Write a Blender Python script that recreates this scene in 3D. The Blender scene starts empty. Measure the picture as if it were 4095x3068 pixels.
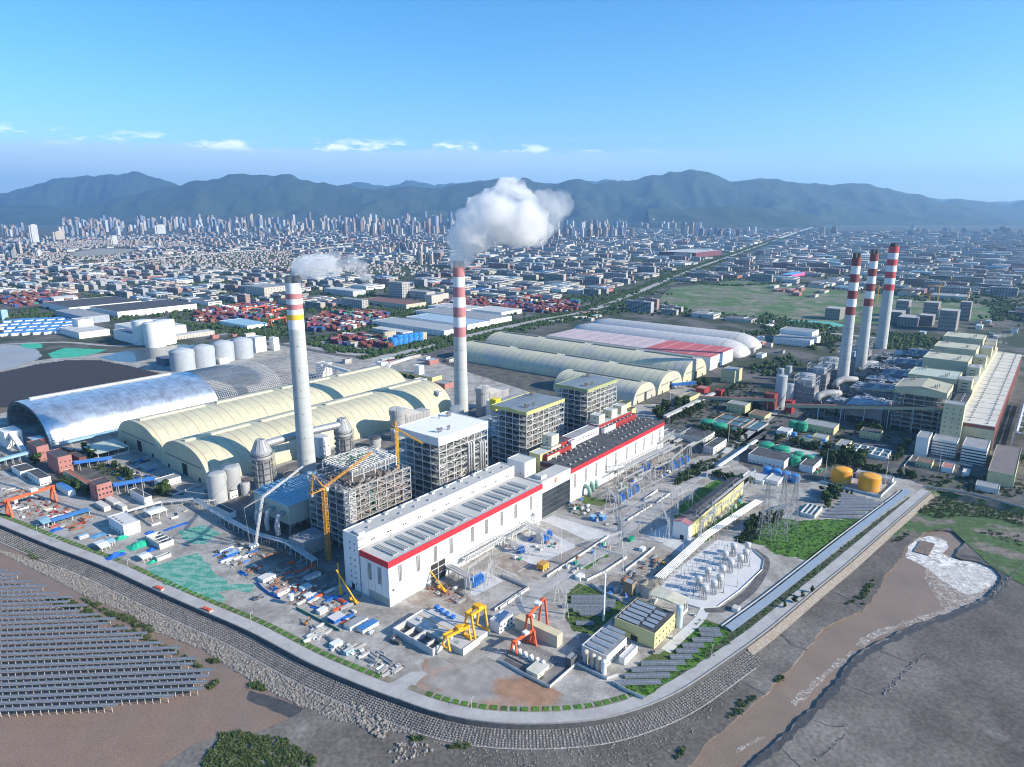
import bpy,bmesh,math,random
from math import sin,cos,tan,radians,pi,sqrt,atan2,hypot,floor
from mathutils import Vector,Matrix,noise as mnoise
random.seed(7)
sc=bpy.context.scene
COL=sc.collection
CAM_H,PITCH,FPX=318.0,radians(14.02),2750.0
cd=bpy.data.cameras.new('camera');cam=bpy.data.objects.new('camera',cd);COL.objects.link(cam)
cam.location=(0,0,CAM_H);cam.rotation_euler=(pi/2-PITCH,0,0)
cd.sensor_width=36;cd.lens=36*FPX/4095;cd.clip_start=1;cd.clip_end=120000
sc.camera=cam
SUN_EL,SUN_AZ=radians(26),radians(-17)
sund=bpy.data.lights.new('sun','SUN');sund.energy=5.0;sund.angle=radians(.53);sund.color=(1,.9,.75)
sun=bpy.data.objects.new('sun',sund);COL.objects.link(sun)
_sd=Vector((cos(SUN_EL)*cos(SUN_AZ),cos(SUN_EL)*sin(SUN_AZ),sin(SUN_EL)))
sun.rotation_euler=_sd.to_track_quat('Z','Y').to_euler()
world=bpy.data.worlds.new('World');sc.world=world;world.use_nodes=True
def build_world():
 nt=world.node_tree;N=nt.nodes;Lk=nt.links;N.clear()
 def nd(t,**k):
  n=N.new(t)
  for a,b in k.items():setattr(n,a,b)
  return n
 def mth(op,a,b=None,c=None,clamp=False):
  n=nd('ShaderNodeMath',operation=op,use_clamp=clamp)
  for i,v in enumerate((a,b,c)):
   if v is None:continue
   if isinstance(v,(int,float)):n.inputs[i].default_value=v
   else:Lk.new(v,n.inputs[i])
  return n.outputs[0]
 def ramp(v,lo,hi):
  n=nd('ShaderNodeMapRange',interpolation_type='SMOOTHSTEP');Lk.new(v,n.inputs[0])
  n.inputs[1].default_value=lo;n.inputs[2].default_value=hi
  return n.outputs[0]
 def mix(f,a,b):
  n=nd('ShaderNodeMix',data_type='RGBA')
  if isinstance(f,float):n.inputs[0].default_value=f
  else:Lk.new(f,n.inputs[0])
  for i,v in((6,a),(7,b)):
   if isinstance(v,tuple):n.inputs[i].default_value=(*v,1)
   else:Lk.new(v,n.inputs[i])
  return n.outputs[2]
 tc=nd('ShaderNodeTexCoord');sep=nd('ShaderNodeSeparateXYZ');Lk.new(tc.outputs['Generated'],sep.inputs[0])
 x,y,z=sep.outputs
 sky=nd('ShaderNodeTexSky',sky_type='NISHITA');sky.sun_disc=False;sky.sun_elevation=SUN_EL
 sky.sun_rotation=pi/2-SUN_AZ;sky.altitude=300;sky.air_density=1.0;sky.dust_density=.5;sky.ozone_density=3.0
 hs=nd('ShaderNodeHueSaturation');hs.inputs['Saturation'].default_value=1.28;hs.inputs['Value'].default_value=1.15
 tint=nd('ShaderNodeMix',data_type='RGBA',blend_type='MULTIPLY');tint.inputs[0].default_value=1;tint.inputs[7].default_value=(.98,1.07,1.1,1)
 Lk.new(sky.outputs[0],tint.inputs[6]);Lk.new(tint.outputs[2],hs.inputs['Color'])
 mp=nd('ShaderNodeMapping');Lk.new(tc.outputs['Generated'],mp.inputs[0]);mp.inputs['Scale'].default_value=(3,3,26)
 n1=nd('ShaderNodeTexNoise');Lk.new(mp.outputs[0],n1.inputs['Vector']);n1.inputs['Scale'].default_value=2.2;n1.inputs['Detail'].default_value=6
 top=mth('ADD',.078,mth('MULTIPLY',mth('SUBTRACT',n1.outputs[0],.5),.035))
 body=mth('SUBTRACT',1.0,ramp(mth('SUBTRACT',z,top),-.006,.006))
 az=mth('SUBTRACT',1.0,ramp(mth('ADD',x,mth('MULTIPLY',n1.outputs[0],.3)),.1,.66))
 bank=mth('MULTIPLY',mth('MULTIPLY',body,az),.8)
 c1=mix(bank,hs.outputs[0],(4.9,6.5,8.2))
 mp2=nd('ShaderNodeMapping');Lk.new(tc.outputs['Generated'],mp2.inputs[0]);mp2.inputs['Scale'].default_value=(14,14,46)
 n2=nd('ShaderNodeTexNoise');Lk.new(mp2.outputs[0],n2.inputs['Vector']);n2.inputs['Scale'].default_value=1.3;n2.inputs['Detail'].default_value=8
 n2.inputs['Roughness'].default_value=.62
 belt=mth('MULTIPLY',ramp(z,.074,.084),mth('SUBTRACT',1.0,ramp(z,.084,.1)))
 puff=mth('MULTIPLY',mth('MULTIPLY',ramp(n2.outputs[0],.5,.63),belt),mth('SUBTRACT',1.0,ramp(x,-.05,.3)))
 c2=mix(mth('MULTIPLY',puff,.9),c1,(10.5,11,11.5))
 bg=nd('ShaderNodeBackground');bg.inputs[1].default_value=.105;Lk.new(c2,bg.inputs[0])
 out=nd('ShaderNodeOutputWorld');Lk.new(bg.outputs[0],out.inputs[0])
build_world()
sc.view_settings.view_transform='Standard';sc.view_settings.look='None'
sc.view_settings.exposure=0.7;sc.view_settings.gamma=1;sc.view_settings.use_curve_mapping=False
sc.render.engine='CYCLES'
cy=sc.cycles
cy.use_denoising=True;cy.filter_width=1.1;cy.max_bounces=12;cy.diffuse_bounces=2;cy.glossy_bounces=2;cy.transmission_bounces=3
cy.transparent_max_bounces=16;cy.volume_bounces=10;cy.use_adaptive_sampling=True;cy.adaptive_threshold=.02
cy.caustics_reflective=False;cy.caustics_refractive=False
try:cy.volume_step_rate=1.0;cy.volume_max_steps=256
except Exception:pass
VIEWS={'A':(0,1700,2.157),'B':(1000,1500,2.157),'C':(2000,1500,2.157),'D':(3000,1300,2.018),'E':(0,2268,2.0713),'Q':(1000,2268,2.0713),'R':(2000,2000,2.0713),'S':(2700,2000,1.584),'T':(0,450,1.6193),'U':(1366,600,1.6193),'V':(2732,600,1.62),'K':(0,1100,2.011),'L':(1100,1100,2.209),'M':(1300,2200,2.4544),'N':(1300,1900,2.209),'F':(0,0,1/1.8513),'P':(0,0,1.0)}
CP,SP=cos(PITCH),sin(PITCH)
def g(v,x,y,z=0.0):
 ox,oy,s=VIEWS[v]
 a=(ox+x/s-2047.5)/FPX;b=(oy+y/s-1534)/FPX
 dz=-(SP+b*CP)
 t=(z-CAM_H)/dz
 return Vector((a*t,(CP-b*SP)*t,z))
def hgt(v,p,q):
 o=g(v,*p);ox,oy,s=VIEWS[v];b=(oy+q[1]/s-1534)/FPX
 return CAM_H-(SP+b*CP)*o.y/(CP-b*SP)
GA=radians(51.5)
U2,V2=Vector((cos(GA),sin(GA),0)),Vector((-sin(GA),cos(GA),0))
MATS={}
def M(name,col=(.5,.5,.5),rough=.7,var=.12,scale=.15,metal=0.0,bump=0.0,bscale=None,col2=None,edge=(.45,.6),detail=5,spec=.3,wear=None,stretch=(1,1,1)):
 if name in MATS:return MATS[name]
 m=bpy.data.materials.new(name);m.use_nodes=True;MATS[name]=m
 nt=m.node_tree;N=nt.nodes;Lk=nt.links
 b=N['Principled BSDF'];b.inputs['Roughness'].default_value=rough;b.inputs['Metallic'].default_value=metal
 b.inputs['Specular IOR Level'].default_value=spec
 geo=N.new('ShaderNodeNewGeometry');pos=geo.outputs['Position']
 if stretch!=(1,1,1):
  mp=N.new('ShaderNodeMapping');Lk.new(pos,mp.inputs[0]);mp.inputs['Scale'].default_value=stretch;pos=mp.outputs[0]
 def noise(s,d=detail):
  n=N.new('ShaderNodeTexNoise');n.inputs['Scale'].default_value=s;n.inputs['Detail'].default_value=d;Lk.new(pos,n.inputs['Vector']);return n.outputs[0]
 def rmp(src,lo,hi,a=0.0,c=1.0):
  r=N.new('ShaderNodeMapRange');Lk.new(src,r.inputs[0])
  for i,v in enumerate((lo,hi,a,c)):r.inputs[i+1].default_value=v
  return r.outputs[0]
 def mixc(f,a,c,mode='MIX'):
  n=N.new('ShaderNodeMix');n.data_type='RGBA';n.blend_type=mode
  if isinstance(f,float):n.inputs[0].default_value=f
  else:Lk.new(f,n.inputs[0])
  for i,v in((6,a),(7,c)):
   if isinstance(v,tuple):n.inputs[i].default_value=(*v,1)
   else:Lk.new(v,n.inputs[i])
  return n.outputs[2]
 cur=col
 if col2:cur=mixc(rmp(noise(scale),*edge),col,col2)
 if wear:cur=mixc(rmp(noise(wear[1],8),wear[2],wear[2]+.12,0,wear[3]if len(wear)>3 else .8),cur,wear[0])
 if var:
  hv=N.new('ShaderNodeHueSaturation');Lk.new(rmp(noise(scale*5 if col2 else scale),.3,.7,1-var,1+var),hv.inputs['Value'])
  if isinstance(cur,tuple):hv.inputs['Color'].default_value=(*cur,1)
  else:Lk.new(cur,hv.inputs['Color'])
  cur=hv.outputs[0]
 if bump:
  gv=N.new('ShaderNodeHueSaturation');Lk.new(rmp(noise((bscale or scale*4)*1.7,3),.3,.7,.72,1.28),gv.inputs['Value'])
  if isinstance(cur,tuple):gv.inputs['Color'].default_value=(*cur,1)
  else:Lk.new(cur,gv.inputs['Color'])
  cur=gv.outputs[0]
 if isinstance(cur,tuple):b.inputs['Base Color'].default_value=(*cur,1)
 else:Lk.new(cur,b.inputs['Base Color'])
 if bump:
  bp=N.new('ShaderNodeBump');bp.inputs['Strength'].default_value=1;bp.inputs['Distance'].default_value=bump
  Lk.new(noise(bscale or scale*4,6),bp.inputs['Height']);Lk.new(bp.outputs[0],b.inputs['Normal'])
 return m
def nodes_of(m):return m.node_tree.nodes,m.node_tree.links,m.node_tree.nodes['Principled BSDF']
white=M('white_cladding',(.78,.78,.78),.5,.04,.3,wear=((.56,.55,.52),.5,.57,.45),stretch=(1,1,.08))
whitep=M('white_paint',(.76,.76,.74),.6,.07,.1)
cream=M('cream_render',(.66,.62,.45),.7,.08,.08,wear=((.5,.47,.36),.1,.6,.6))
yellow=M('pale_yellow_cladding',(.66,.6,.28),.6,.06,.06,wear=((.5,.45,.25),.12,.62,.5))
redp=M('red_trim',(.6,.035,.05),.45,.05,.1)
darkred=M('dark_red_cladding',(.33,.04,.04),.55,.1,.1)
brick=M('salmon_brick_render',(.4,.18,.16),.8,.1,.1)
concrete=M('concrete',(.42,.41,.39),.85,.12,.12,wear=((.3,.29,.27),.08,.58,.6))
paleconc=M('pale_concrete',(.56,.56,.55),.85,.1,.1,wear=((.44,.42,.39),.06,.55,.6))
darkroof=M('dark_felt_roof',(.062,.066,.075),.85,.25,.1,col2=(.1,.1,.105),edge=(.4,.65))
greyroof=M('grey_roof',(.3,.31,.32),.7,.12,.1,wear=((.2,.2,.2),.08,.55,.6))
paleroof=M('pale_roof',(.52,.52,.5),.7,.1,.08,wear=((.4,.39,.36),.07,.55,.7))
blueroof=M('blue_sheet_roof',(.07,.22,.48),.5,.12,.1)
cyanroof=M('pale_blue_sheet_roof',(.3,.48,.58),.5,.1,.1)
steel=M('light_grey_steel',(.56,.56,.54),.5,.1,.3)
greysteel=M('grey_steel',(.3,.31,.32),.5,.15,.3)
darksteel=M('dark_steel',(.1,.1,.105),.6,.2,.3)
rust=M('rusty_steel',(.26,.12,.075),.8,.3,.4,col2=(.34,.2,.14))
alu=M('aluminium_cladding',(.55,.56,.57),.38,.08,.3,metal=.55)
ducts=M('grey_duct_cladding',(.36,.37,.38),.5,.12,.2)
glassm=M('dark_window',(.03,.04,.05),.12,.2,.3,spec=.6)
doorm=M('dark_doorway',(.035,.035,.038),.8,.1,.3)
orange=M('orange_crane_paint',(.72,.13,.05),.5,.1,.2)
yelcr=M('yellow_crane_paint',(.78,.42,.03),.5,.1,.2)
twr=M('amber_crane_paint',(.62,.3,.045),.55,.15,.2)
bluep=M('blue_machine_paint',(.03,.16,.5),.5,.15,.3)
tankblue=M('blue_tank_paint',(.03,.22,.58),.45,.1,.2)
tankgreen=M('green_tank_paint',(.02,.3,.17),.5,.12,.2)
tankorange=M('orange_tank_paint',(.75,.34,.03),.5,.08,.1,wear=((.55,.25,.04),.25,.6,.6))
asphalt=M('asphalt',(.1,.1,.1),.9,.18,.1,col2=(.15,.145,.14))
road_conc=M('concrete_road',(.4,.39,.375),.9,.1,.06,col2=(.3,.29,.275),edge=(.42,.7),wear=((.2,.2,.2),.5,.62,.35))
solarm=M('solar_glass',(.125,.145,.175),.42,.12,.4,spec=.4)
white_frame=M('panel_edge',(.5,.51,.53),.5,.1,.3)
pileconc=M('concrete_pile',(.5,.44,.39),.85,.12,.3)
trunkm=M('bark',(.1,.075,.055),.9,.2,.8)
class MB:
 def __init__(s):s.v=[];s.f=[];s.m=[]
 def add(s,vs,fs,m=0):
  o=len(s.v);s.v+=[tuple(p)for p in vs]
  for f in fs:s.f.append(tuple(i+o for i in f));s.m.append(m)
 def obox(s,o,a,b,c,m=0):
  o,a,b,c=Vector(o),Vector(a),Vector(b),Vector(c)
  s.add([o,o+a,o+a+b,o+b,o+c,o+a+c,o+a+b+c,o+b+c],[(3,2,1,0),(4,5,6,7),(0,1,5,4),(1,2,6,5),(2,3,7,6),(3,0,4,7)],m)
 def box(s,x0,y0,z0,x1,y1,z1,m=0):s.obox((x0,y0,z0),(x1-x0,0,0),(0,y1-y0,0),(0,0,z1-z0),m)
 def bar(s,p,q,w,h=None,m=0):
  p,q=Vector(p),Vector(q);d=q-p
  if d.length<1e-6:return
  h=h or w;n=d.normalized();up=Vector((0,0,1))if abs(n.z)<.95 else Vector((1,0,0))
  sx=n.cross(up).normalized();sy=sx.cross(n)
  s.obox(p-sx*w/2-sy*h/2,sx*w,d,sy*h,m)
 def cyl(s,p,q,r0,r1=None,n=12,m=0,caps=True):
  p,q=Vector(p),Vector(q);r1=r0 if r1 is None else r1;d=(q-p).normalized()
  a=d.cross(Vector((0,0,1))if abs(d.z)<.95 else Vector((1,0,0))).normalized();b=d.cross(a)
  ring=[a*cos(2*pi*i/n)+b*sin(2*pi*i/n)for i in range(n)]
  vs=[p+k*r0 for k in ring]+[q+k*r1 for k in ring]
  fs=[(i,(i+1)%n,n+(i+1)%n,n+i)for i in range(n)]
  if caps:fs+=[tuple(reversed(range(n))),tuple(range(n,2*n))]
  s.add(vs,fs,m)
 def lathe(s,prof,n=24,m=0,c=(0,0),cap=True):
  vs=[(c[0]+r*cos(2*pi*i/n),c[1]+r*sin(2*pi*i/n),z)for r,z in prof for i in range(n)]
  fs=[(k*n+i,k*n+(i+1)%n,(k+1)*n+(i+1)%n,(k+1)*n+i)for k in range(len(prof)-1)for i in range(n)]
  if cap:fs.append(tuple(range((len(prof)-1)*n,len(prof)*n)))
  s.add(vs,fs,m)
 def prism(s,pts,z0,z1,m=0):
  n=len(pts);ar=sum(pts[i][0]*pts[(i+1)%n][1]-pts[(i+1)%n][0]*pts[i][1]for i in range(n))
  if ar<0:pts=list(reversed(pts))
  s.add([(p[0],p[1],z0)for p in pts]+[(p[0],p[1],z1)for p in pts],[tuple(reversed(range(n))),tuple(range(n,2*n))]+[(i,(i+1)%n,n+(i+1)%n,n+i)for i in range(n)],m)
 def quad(s,a,b,c,d,m=0):s.add([a,b,c,d],[(0,1,2,3)],m)
 def mesh(s,name,mats,smooth=False):
  me=bpy.data.meshes.new(name);me.from_pydata(s.v,[],s.f)
  for m in(mats if isinstance(mats,(list,tuple))else[mats]):me.materials.append(m)
  if any(s.m):me.polygons.foreach_set('material_index',s.m)
  if smooth:me.polygons.foreach_set('use_smooth',[True]*len(s.f))
  me.update();return me
 def build(s,name,mats,parent=None,smooth=False):
  return link(name,s.mesh(name,mats,smooth),parent)
def link(name,me,parent=None):
 o=bpy.data.objects.new(name,me);COL.objects.link(o)
 if parent is not None:o.parent=parent
 return o
def tag(o,label,cat,group=None):
 o['label']=label;o['category']=cat
 if group:o['group']=group
 return o
def thing(name,label,cat,loc=(0,0,0),rot=0.0,group=None):
 o=bpy.data.objects.new(name,None);COL.objects.link(o);o.location=loc;o.rotation_euler=(0,0,rot)
 o.empty_display_size=2
 return tag(o,label,cat,group)
def struct(o,kind='structure'):o['kind']=kind;return o
def copy_tree(o,parent=None):
 c=o.copy();COL.objects.link(c);c.parent=parent
 for ch in kids(o):copy_tree(ch,c)
 return c
KID={}
def kids(o):return[c for c in o.children]
UNIT={}
def unit(kind,mat):
 k=(kind,mat.name)
 if k not in UNIT:
  b=MB()
  if kind=='cube':b.box(-.5,-.5,0,.5,.5,1)
  elif kind=='cyl':b.cyl((0,0,0),(0,0,1),.5,n=10)
  elif kind=='cyl24':b.cyl((0,0,0),(0,0,1),.5,n=24)
  UNIT[k]=b.mesh(kind,mat)
 return UNIT[k]
def bar(name,parent,p,q,w,mat,h=None,kind='cube'):
 p,q=Vector(p),Vector(q);d=q-p;n=d.normalized()
 up=Vector((0,0,1))if abs(n.z)<.95 else Vector((0,1,0))
 sx=up.cross(n).normalized();sy=n.cross(sx);h=h or w
 o=link(name,unit(kind,mat),parent)
 o.matrix_local=Matrix(((sx.x*w,sy.x*h,d.x,p.x),(sx.y*w,sy.y*h,d.y,p.y),(sx.z*w,sy.z*h,d.z,p.z),(0,0,0,1)))
 return o
def cube(name,parent,x0,y0,z0,x1,y1,z1,mat):
 o=link(name,unit('cube',mat),parent)
 o.matrix_local=Matrix(((x1-x0,0,0,(x0+x1)/2),(0,y1-y0,0,(y0+y1)/2),(0,0,z1-z0,z0),(0,0,0,1)))
 return o
def tube(name,parent,p,q,r,mat,kind='cyl'):return bar(name,parent,p,q,2*r,mat,kind=kind)
def pipe(mb,pts,r,n=8,m=0):
 P=[Vector(p)for p in pts];vs=[];a=None
 for i,p in enumerate(P):
  d=(P[min(i+1,len(P)-1)]-P[max(i-1,0)]).normalized()
  if a is None:a=d.cross(Vector((0,0,1))if abs(d.z)<.9 else Vector((1,0,0)))
  a=(a-d*a.dot(d)).normalized();b=d.cross(a);vs+=[p+(a*cos(2*pi*k/n)+b*sin(2*pi*k/n))*r for k in range(n)]
 mb.add(vs,[(i*n+k,i*n+(k+1)%n,(i+1)*n+(k+1)%n,(i+1)*n+k)for i in range(len(P)-1)for k in range(n)]+[tuple(range(n))[::-1],tuple(range((len(P)-1)*n,len(P)*n))],m)
def fit(v,a,b,c,z=0.0,ang=GA):
 A,B,C=g(v,*a,z),g(v,*b,z),g(v,*c,z)
 if ang is None:ang=atan2(B.y-A.y,B.x-A.x)
 u=Vector((cos(ang),sin(ang),0));w=Vector((-sin(ang),cos(ang),0))
 L,Wd=(B-A).dot(u),(C-A).dot(w)
 return Vector((A.x,A.y,0)),L,Wd,ang
def sheet(name,pts,mat,z=0.0,kind='structure',skirt=0):
 bm=bmesh.new();vs=[bm.verts.new((p[0],p[1],z))for p in pts];f=bm.faces.new(vs)
 f.normal_update()
 if f.normal.z<0:f.normal_flip()
 bmesh.ops.triangulate(bm,faces=[f])
 if skirt:
  n=len(vs)
  lo=[bm.verts.new((p[0],p[1],z-skirt))for p in pts]
  for i in range(n):
   bm.faces.new((vs[i],vs[(i+1)%n],lo[(i+1)%n],lo[i]))
 bmesh.ops.recalc_face_normals(bm,faces=bm.faces)if skirt else None
 me=bpy.data.meshes.new(name);bm.to_mesh(me);bm.free();me.materials.append(mat)
 return struct(link(name,me),kind)
def px(v,pts,z=0.0):return[g(v,x,y,z)for x,y in pts]
def offset_line(pts,d):
 out=[]
 for i,p in enumerate(pts):
  a=pts[max(i-1,0)];b=pts[min(i+1,len(pts)-1)];t=Vector((b[0]-a[0],b[1]-a[1],0)).normalized()
  out.append(Vector((p[0]-t.y*d,p[1]+t.x*d,0)))
 return out
def smooth_line(pts,step=12.0):
 P=[Vector((p[0],p[1],0))for p in pts];P=[P[0]*2-P[1]]+P+[P[-1]*2-P[-2]];out=[]
 for i in range(1,len(P)-2):
  a,b,c,d=P[i-1:i+3];n=max(1,int((c-b).length/step))
  for k in range(n):
   t=k/n;out.append(.5*((2*b)+(c-a)*t+(2*a-5*b+4*c-d)*t*t+(3*b-a-3*c+d)*t**3))
 out.append(P[-2]);return out
def inside(p,poly):
 x,y=p[0],p[1];r=False;j=len(poly)-1
 for i in range(len(poly)):
  xi,yi,xj,yj=poly[i][0],poly[i][1],poly[j][0],poly[j][1]
  if(yi>y)!=(yj>y)and x<(xj-xi)*(y-yi)/(yj-yi)+xi:r=not r
  j=i
 return r
plain_m=M('plain_ground',(.045,.06,.035),.95,.25,.008,col2=(.13,.125,.115),edge=(.46,.58))
yard_m=M('yard_ground',(.4,.385,.355),.95,.16,.045,col2=(.27,.25,.225),edge=(.42,.62),bump=.05,bscale=.6,wear=((.2,.18,.16),.11,.58,.55))
dirt_m=M('bare_dirt',(.27,.225,.185),.95,.2,.09,col2=(.38,.35,.31),edge=(.4,.65),bump=.12,bscale=.8)
reddirt_m=M('gravel_with_red_soil',(.31,.29,.27),.95,.25,.019,col2=(.34,.2,.13),edge=(.48,.58),bump=.25,bscale=.9,wear=((.25,.22,.2),.25,.58,.5))
grass_m=M('grass',(.07,.135,.028),.95,.35,.08,col2=(.1,.125,.045),edge=(.42,.6),bump=.5,bscale=1.5)
lush_m=M('lush_grass',(.085,.2,.03),.95,.35,.12,col2=(.06,.12,.03),edge=(.45,.62),bump=.5,bscale=1.5)
scrub_m=M('marsh_scrub_ground',(.07,.12,.045),.95,.35,.035,col2=(.2,.17,.15),edge=(.5,.6),bump=.5,bscale=.7)
mud_m=M('tidal_mud',(.125,.11,.097),.7,.25,.0065,col2=(.19,.172,.153),edge=(.42,.6),bump=.16,bscale=.22,wear=((.3,.285,.26),.018,.6,.75),spec=.2)
wetmud_m=M('wet_mud',(.075,.072,.072),.5,.2,.2,bump=.2,bscale=.5)
brown_m=M('brown_shallow_water',(.25,.175,.13),.5,.06,.012,col2=(.22,.17,.14),edge=(.42,.6),bump=.03,bscale=.9,spec=.2)
creek_m=M('muddy_creek_water',(.255,.19,.145),.4,.06,.02,col2=(.225,.17,.13),bump=.06,bscale=.7,spec=.2)
pond_m=M('dark_pond_water',(.06,.075,.09),.15,.1,.02,bump=.02,bscale=.6,spec=.5)
net_m=M('green_dust_net',(.07,.3,.22),.9,.25,.09,col2=(.22,.4,.34),edge=(.42,.58),bump=.5,bscale=.4,wear=((.34,.36,.31),.13,.6,.5),stretch=(1,2,1))
revet_m=M('stone_revetment',(.26,.24,.22),.95,.25,.5,bump=.25,bscale=1.2,col2=(.22,.18,.14),edge=(.45,.6))
wall_m=M('dark_seawall_face',(.085,.085,.09),.9,.25,.3)
SEA=-6.0
WT=smooth_line([g('P',x,y)for x,y in[(-420,1945),(-200,2024),(0,2100),(199,2182),(417,2266),(603,2352),(801,2440),(1000,2527),(1241,2654),(1483,2757),(1603,2800),(1724,2843),(1869,2877),(2066,2895),(2314,2887),(2500,2852),(2700,2773),(2889,2650),(3079,2512),(3268,2353),(3394,2250),(3521,2139),(3640,2036),(3723,1965)]],10)
NB=[g('P',3760,1957),g('P',3900,1990),g('P',4095,2031),g('P',4700,2165)]
BIG=45000
land=WT+NB+[Vector((2500,300,0)),Vector((BIG,-200,0)),Vector((BIG,BIG,0)),Vector((-BIG,BIG,0)),Vector((-BIG,300,0)),Vector((-900,700,0))]
sheet('ground',land,plain_m,0.0)
sea_pts=[Vector((-BIG,305,0)),Vector((-900,705,0))]+offset_line(WT,3)+NB+[Vector((2500,320,0)),Vector((BIG,-180,0)),Vector((BIG,-9000,0)),Vector((-BIG,-9000,0))]
def pj(v,pts,z,amp=1.2,step=6):
 L=smooth_line([g(v,x,y,z)for x,y in pts],step)
 return[p+Vector((random.uniform(-amp,amp),random.uniform(-amp,amp),0))for p in L]
creekL=pj('P',[(2560,3340),(2763,3046),(2858,2947),(3054,2776),(3224,2600),(3300,2511),(3445,2440),(3500,2380),(3540,2300),(3600,2240),(3622,2189),(3680,2140),(3723,2114)],SEA)
creekR=pj('P',[(2760,3340),(3016,3046),(3142,2934),(3331,2745),(3407,2638),(3502,2574),(3647,2505),(3868,2423),(3975,2360),(4003,2300),(3918,2246),(3824,2227),(3855,2177),(3880,2151),(3811,2126),(3723,2114)],SEA)
sheet('creek_water',creekL[:-1]+list(reversed(creekR)),creek_m,SEA-1.6)
sheet('creek_bed',[(-4000,-9000),(4000,-9000),(4000,300),(420,900),(-4000,300)],creek_m,SEA-1.66)
def dn(pts):return[Vector((p[0],p[1],0))for p in pts]
WTs=offset_line(WT,4)
half=next(i for i,p in enumerate(WT)if p.x>-40 and p.y<380)
flatL=[Vector((-130,330,0)),Vector((-130,380,0))]+WTs[half:]+[creekL[-1]]+list(reversed(creekL[:-1]))+[Vector((60,120,0))]
ml=sheet('mudflat',flatL,mud_m,SEA,skirt=2.6)
flatR=creekR+[WTs[-1]]+[n for n in NB]+[Vector((2500,310,0)),Vector((2500,-900,0)),Vector((200,-900,0))]
mr=sheet('mudflat',flatR,mud_m,SEA+.02,skirt=2.6)
wl=[Vector((-BIG,300,0)),Vector((-900,690,0))]+WTs[:half]+[Vector((-60,250,0)),Vector((80,100,0)),Vector((80,-9000,0)),Vector((-BIG,-9000,0))]
sheet('sea_water',wl,brown_m,SEA-.05)
fl2=pj('P',[(640,3068),(820,2960),(1000,2935),(1200,2850),(1262,2800),(1480,2900),(1560,2980),(1530,3020),(1400,3030),(1250,3068),(1200,3200),(700,3200)],SEA,1.0)
sheet('mud_spit',fl2,mud_m,SEA+.05)
sheet('mud_spit',pj('P',[(1420,3200),(1500,3040),(1650,2960),(1800,2930),(2300,2990),(2800,2860),(2900,2860),(2700,3090),(2500,3340)],SEA,1.0),mud_m,SEA+.08)
sheet('mud_spit',pj('P',[(1000,2760),(1180,2820),(1330,2880),(1300,2905),(1160,2870),(1060,2830),(985,2795)],SEA,.6),wetmud_m,SEA+.02)
def strip(name,line,w,mat,z,kind='structure',jit=0):
 l=[(p[0],p[1])for p in line];ws=[w*(1+random.uniform(-jit,jit))for _ in l]
 a=[Vector(p)for p in(offset_line(l,1))];mb=MB()
 base=[Vector((p[0],p[1],0))for p in l]
 for i in range(len(l)-1):
  n0,n1=a[i]-base[i],a[i+1]-base[i+1]
  p=[base[i]-n0*ws[i]/2,base[i+1]-n1*ws[i+1]/2,base[i+1]+n1*ws[i+1]/2,base[i]+n0*ws[i]/2]
  mb.quad(*[(q.x,q.y,z)for q in p])
 return struct(mb.build(name,mat),kind)
for pts,w in[([(3325,2365),(3400,2400),(3445,2432)],1.6),([(3115,2530),(3170,2580),(3230,2600)],1.6),([(2980,2735),(3030,2760),(3060,2780)],1.2),([(3620,2530),(3700,2570),(3800,2580)],.9),([(3490,2590),(3560,2620),(3620,2645)],1.6),([(3755,2480),(3830,2500),(3885,2522)],1.0),([(3350,2730),(3420,2755),(3500,2785)],.9),([(3230,2870),(3300,2900),(3380,2905)],.9),([(3120,2985),(3160,3030),(3200,3068)],.9),([(3925,2415),(4000,2440),(4095,2455)],.9)]:
 strip('tidal_gully',pj('P',pts,SEA,.4,3),w,wetmud_m,SEA+.05,jit=.5)
strip('mud_bank',pj('P',[(2980,3085),(3016,3056),(3152,2944),(3341,2755),(3417,2650),(3512,2586),(3657,2517),(3878,2433),(3985,2370),(4016,2300),(3925,2240),(3840,2222)],SEA,.6,4),5.0,wetmud_m,SEA+.08,jit=.5)
foam_m=M('outfall_foam',(.8,.78,.75),.8,.1,.2)
def foamify(m,lo,hi,scale):
 N,Lk,b=nodes_of(m)
 g_=N.new('ShaderNodeNewGeometry');n=N.new('ShaderNodeTexNoise');n.inputs['Scale'].default_value=scale;n.inputs['Detail'].default_value=7;n.inputs['Distortion'].default_value=1.5
 Lk.new(g_.outputs['Position'],n.inputs['Vector']);r=N.new('ShaderNodeMapRange');Lk.new(n.outputs[0],r.inputs[0])
 r.inputs[1].default_value=lo;r.inputs[2].default_value=hi;Lk.new(r.outputs[0],b.inputs['Alpha'])
foamify(foam_m,.22,.62,.14)
foam2_m=M('thin_foam',(.66,.62,.57),.8,.1,.2);foamify(foam2_m,.42,.75,.28)
sheet('outfall_foam',pj('S',[(1460,340),(1500,270),(1560,235),(1650,232),(1720,260),(1730,300),(1700,340),(1800,380),(1950,400),(2040,470),(2010,540),(1850,600),(1740,540),(1640,470),(1540,400),(1470,370)],SEA-1.6,1),foam_m,SEA-1.5,'stuff')
sheet('outfall_foam',pj('S',[(1600,420),(1800,420),(2050,440),(2055,500),(1980,620),(1850,680),(1720,690),(1640,600),(1580,500)],SEA-1.6,1),foam2_m,SEA-1.45,'stuff')
for ln,w in[([(1870,655),(1700,710),(1500,770),(1300,840),(1200,890),(1165,930)],6),([(1130,960),(1050,1020),(980,1080),(900,1150),(800,1250),(740,1290)],5),([(560,1500),(450,1560),(380,1600)],3)]:
 strip('foam_streak',pj('S',ln,SEA-1.6,.5,5),w,foam2_m,SEA-1.4,'stuff',jit=.5)
mb=MB()
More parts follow.
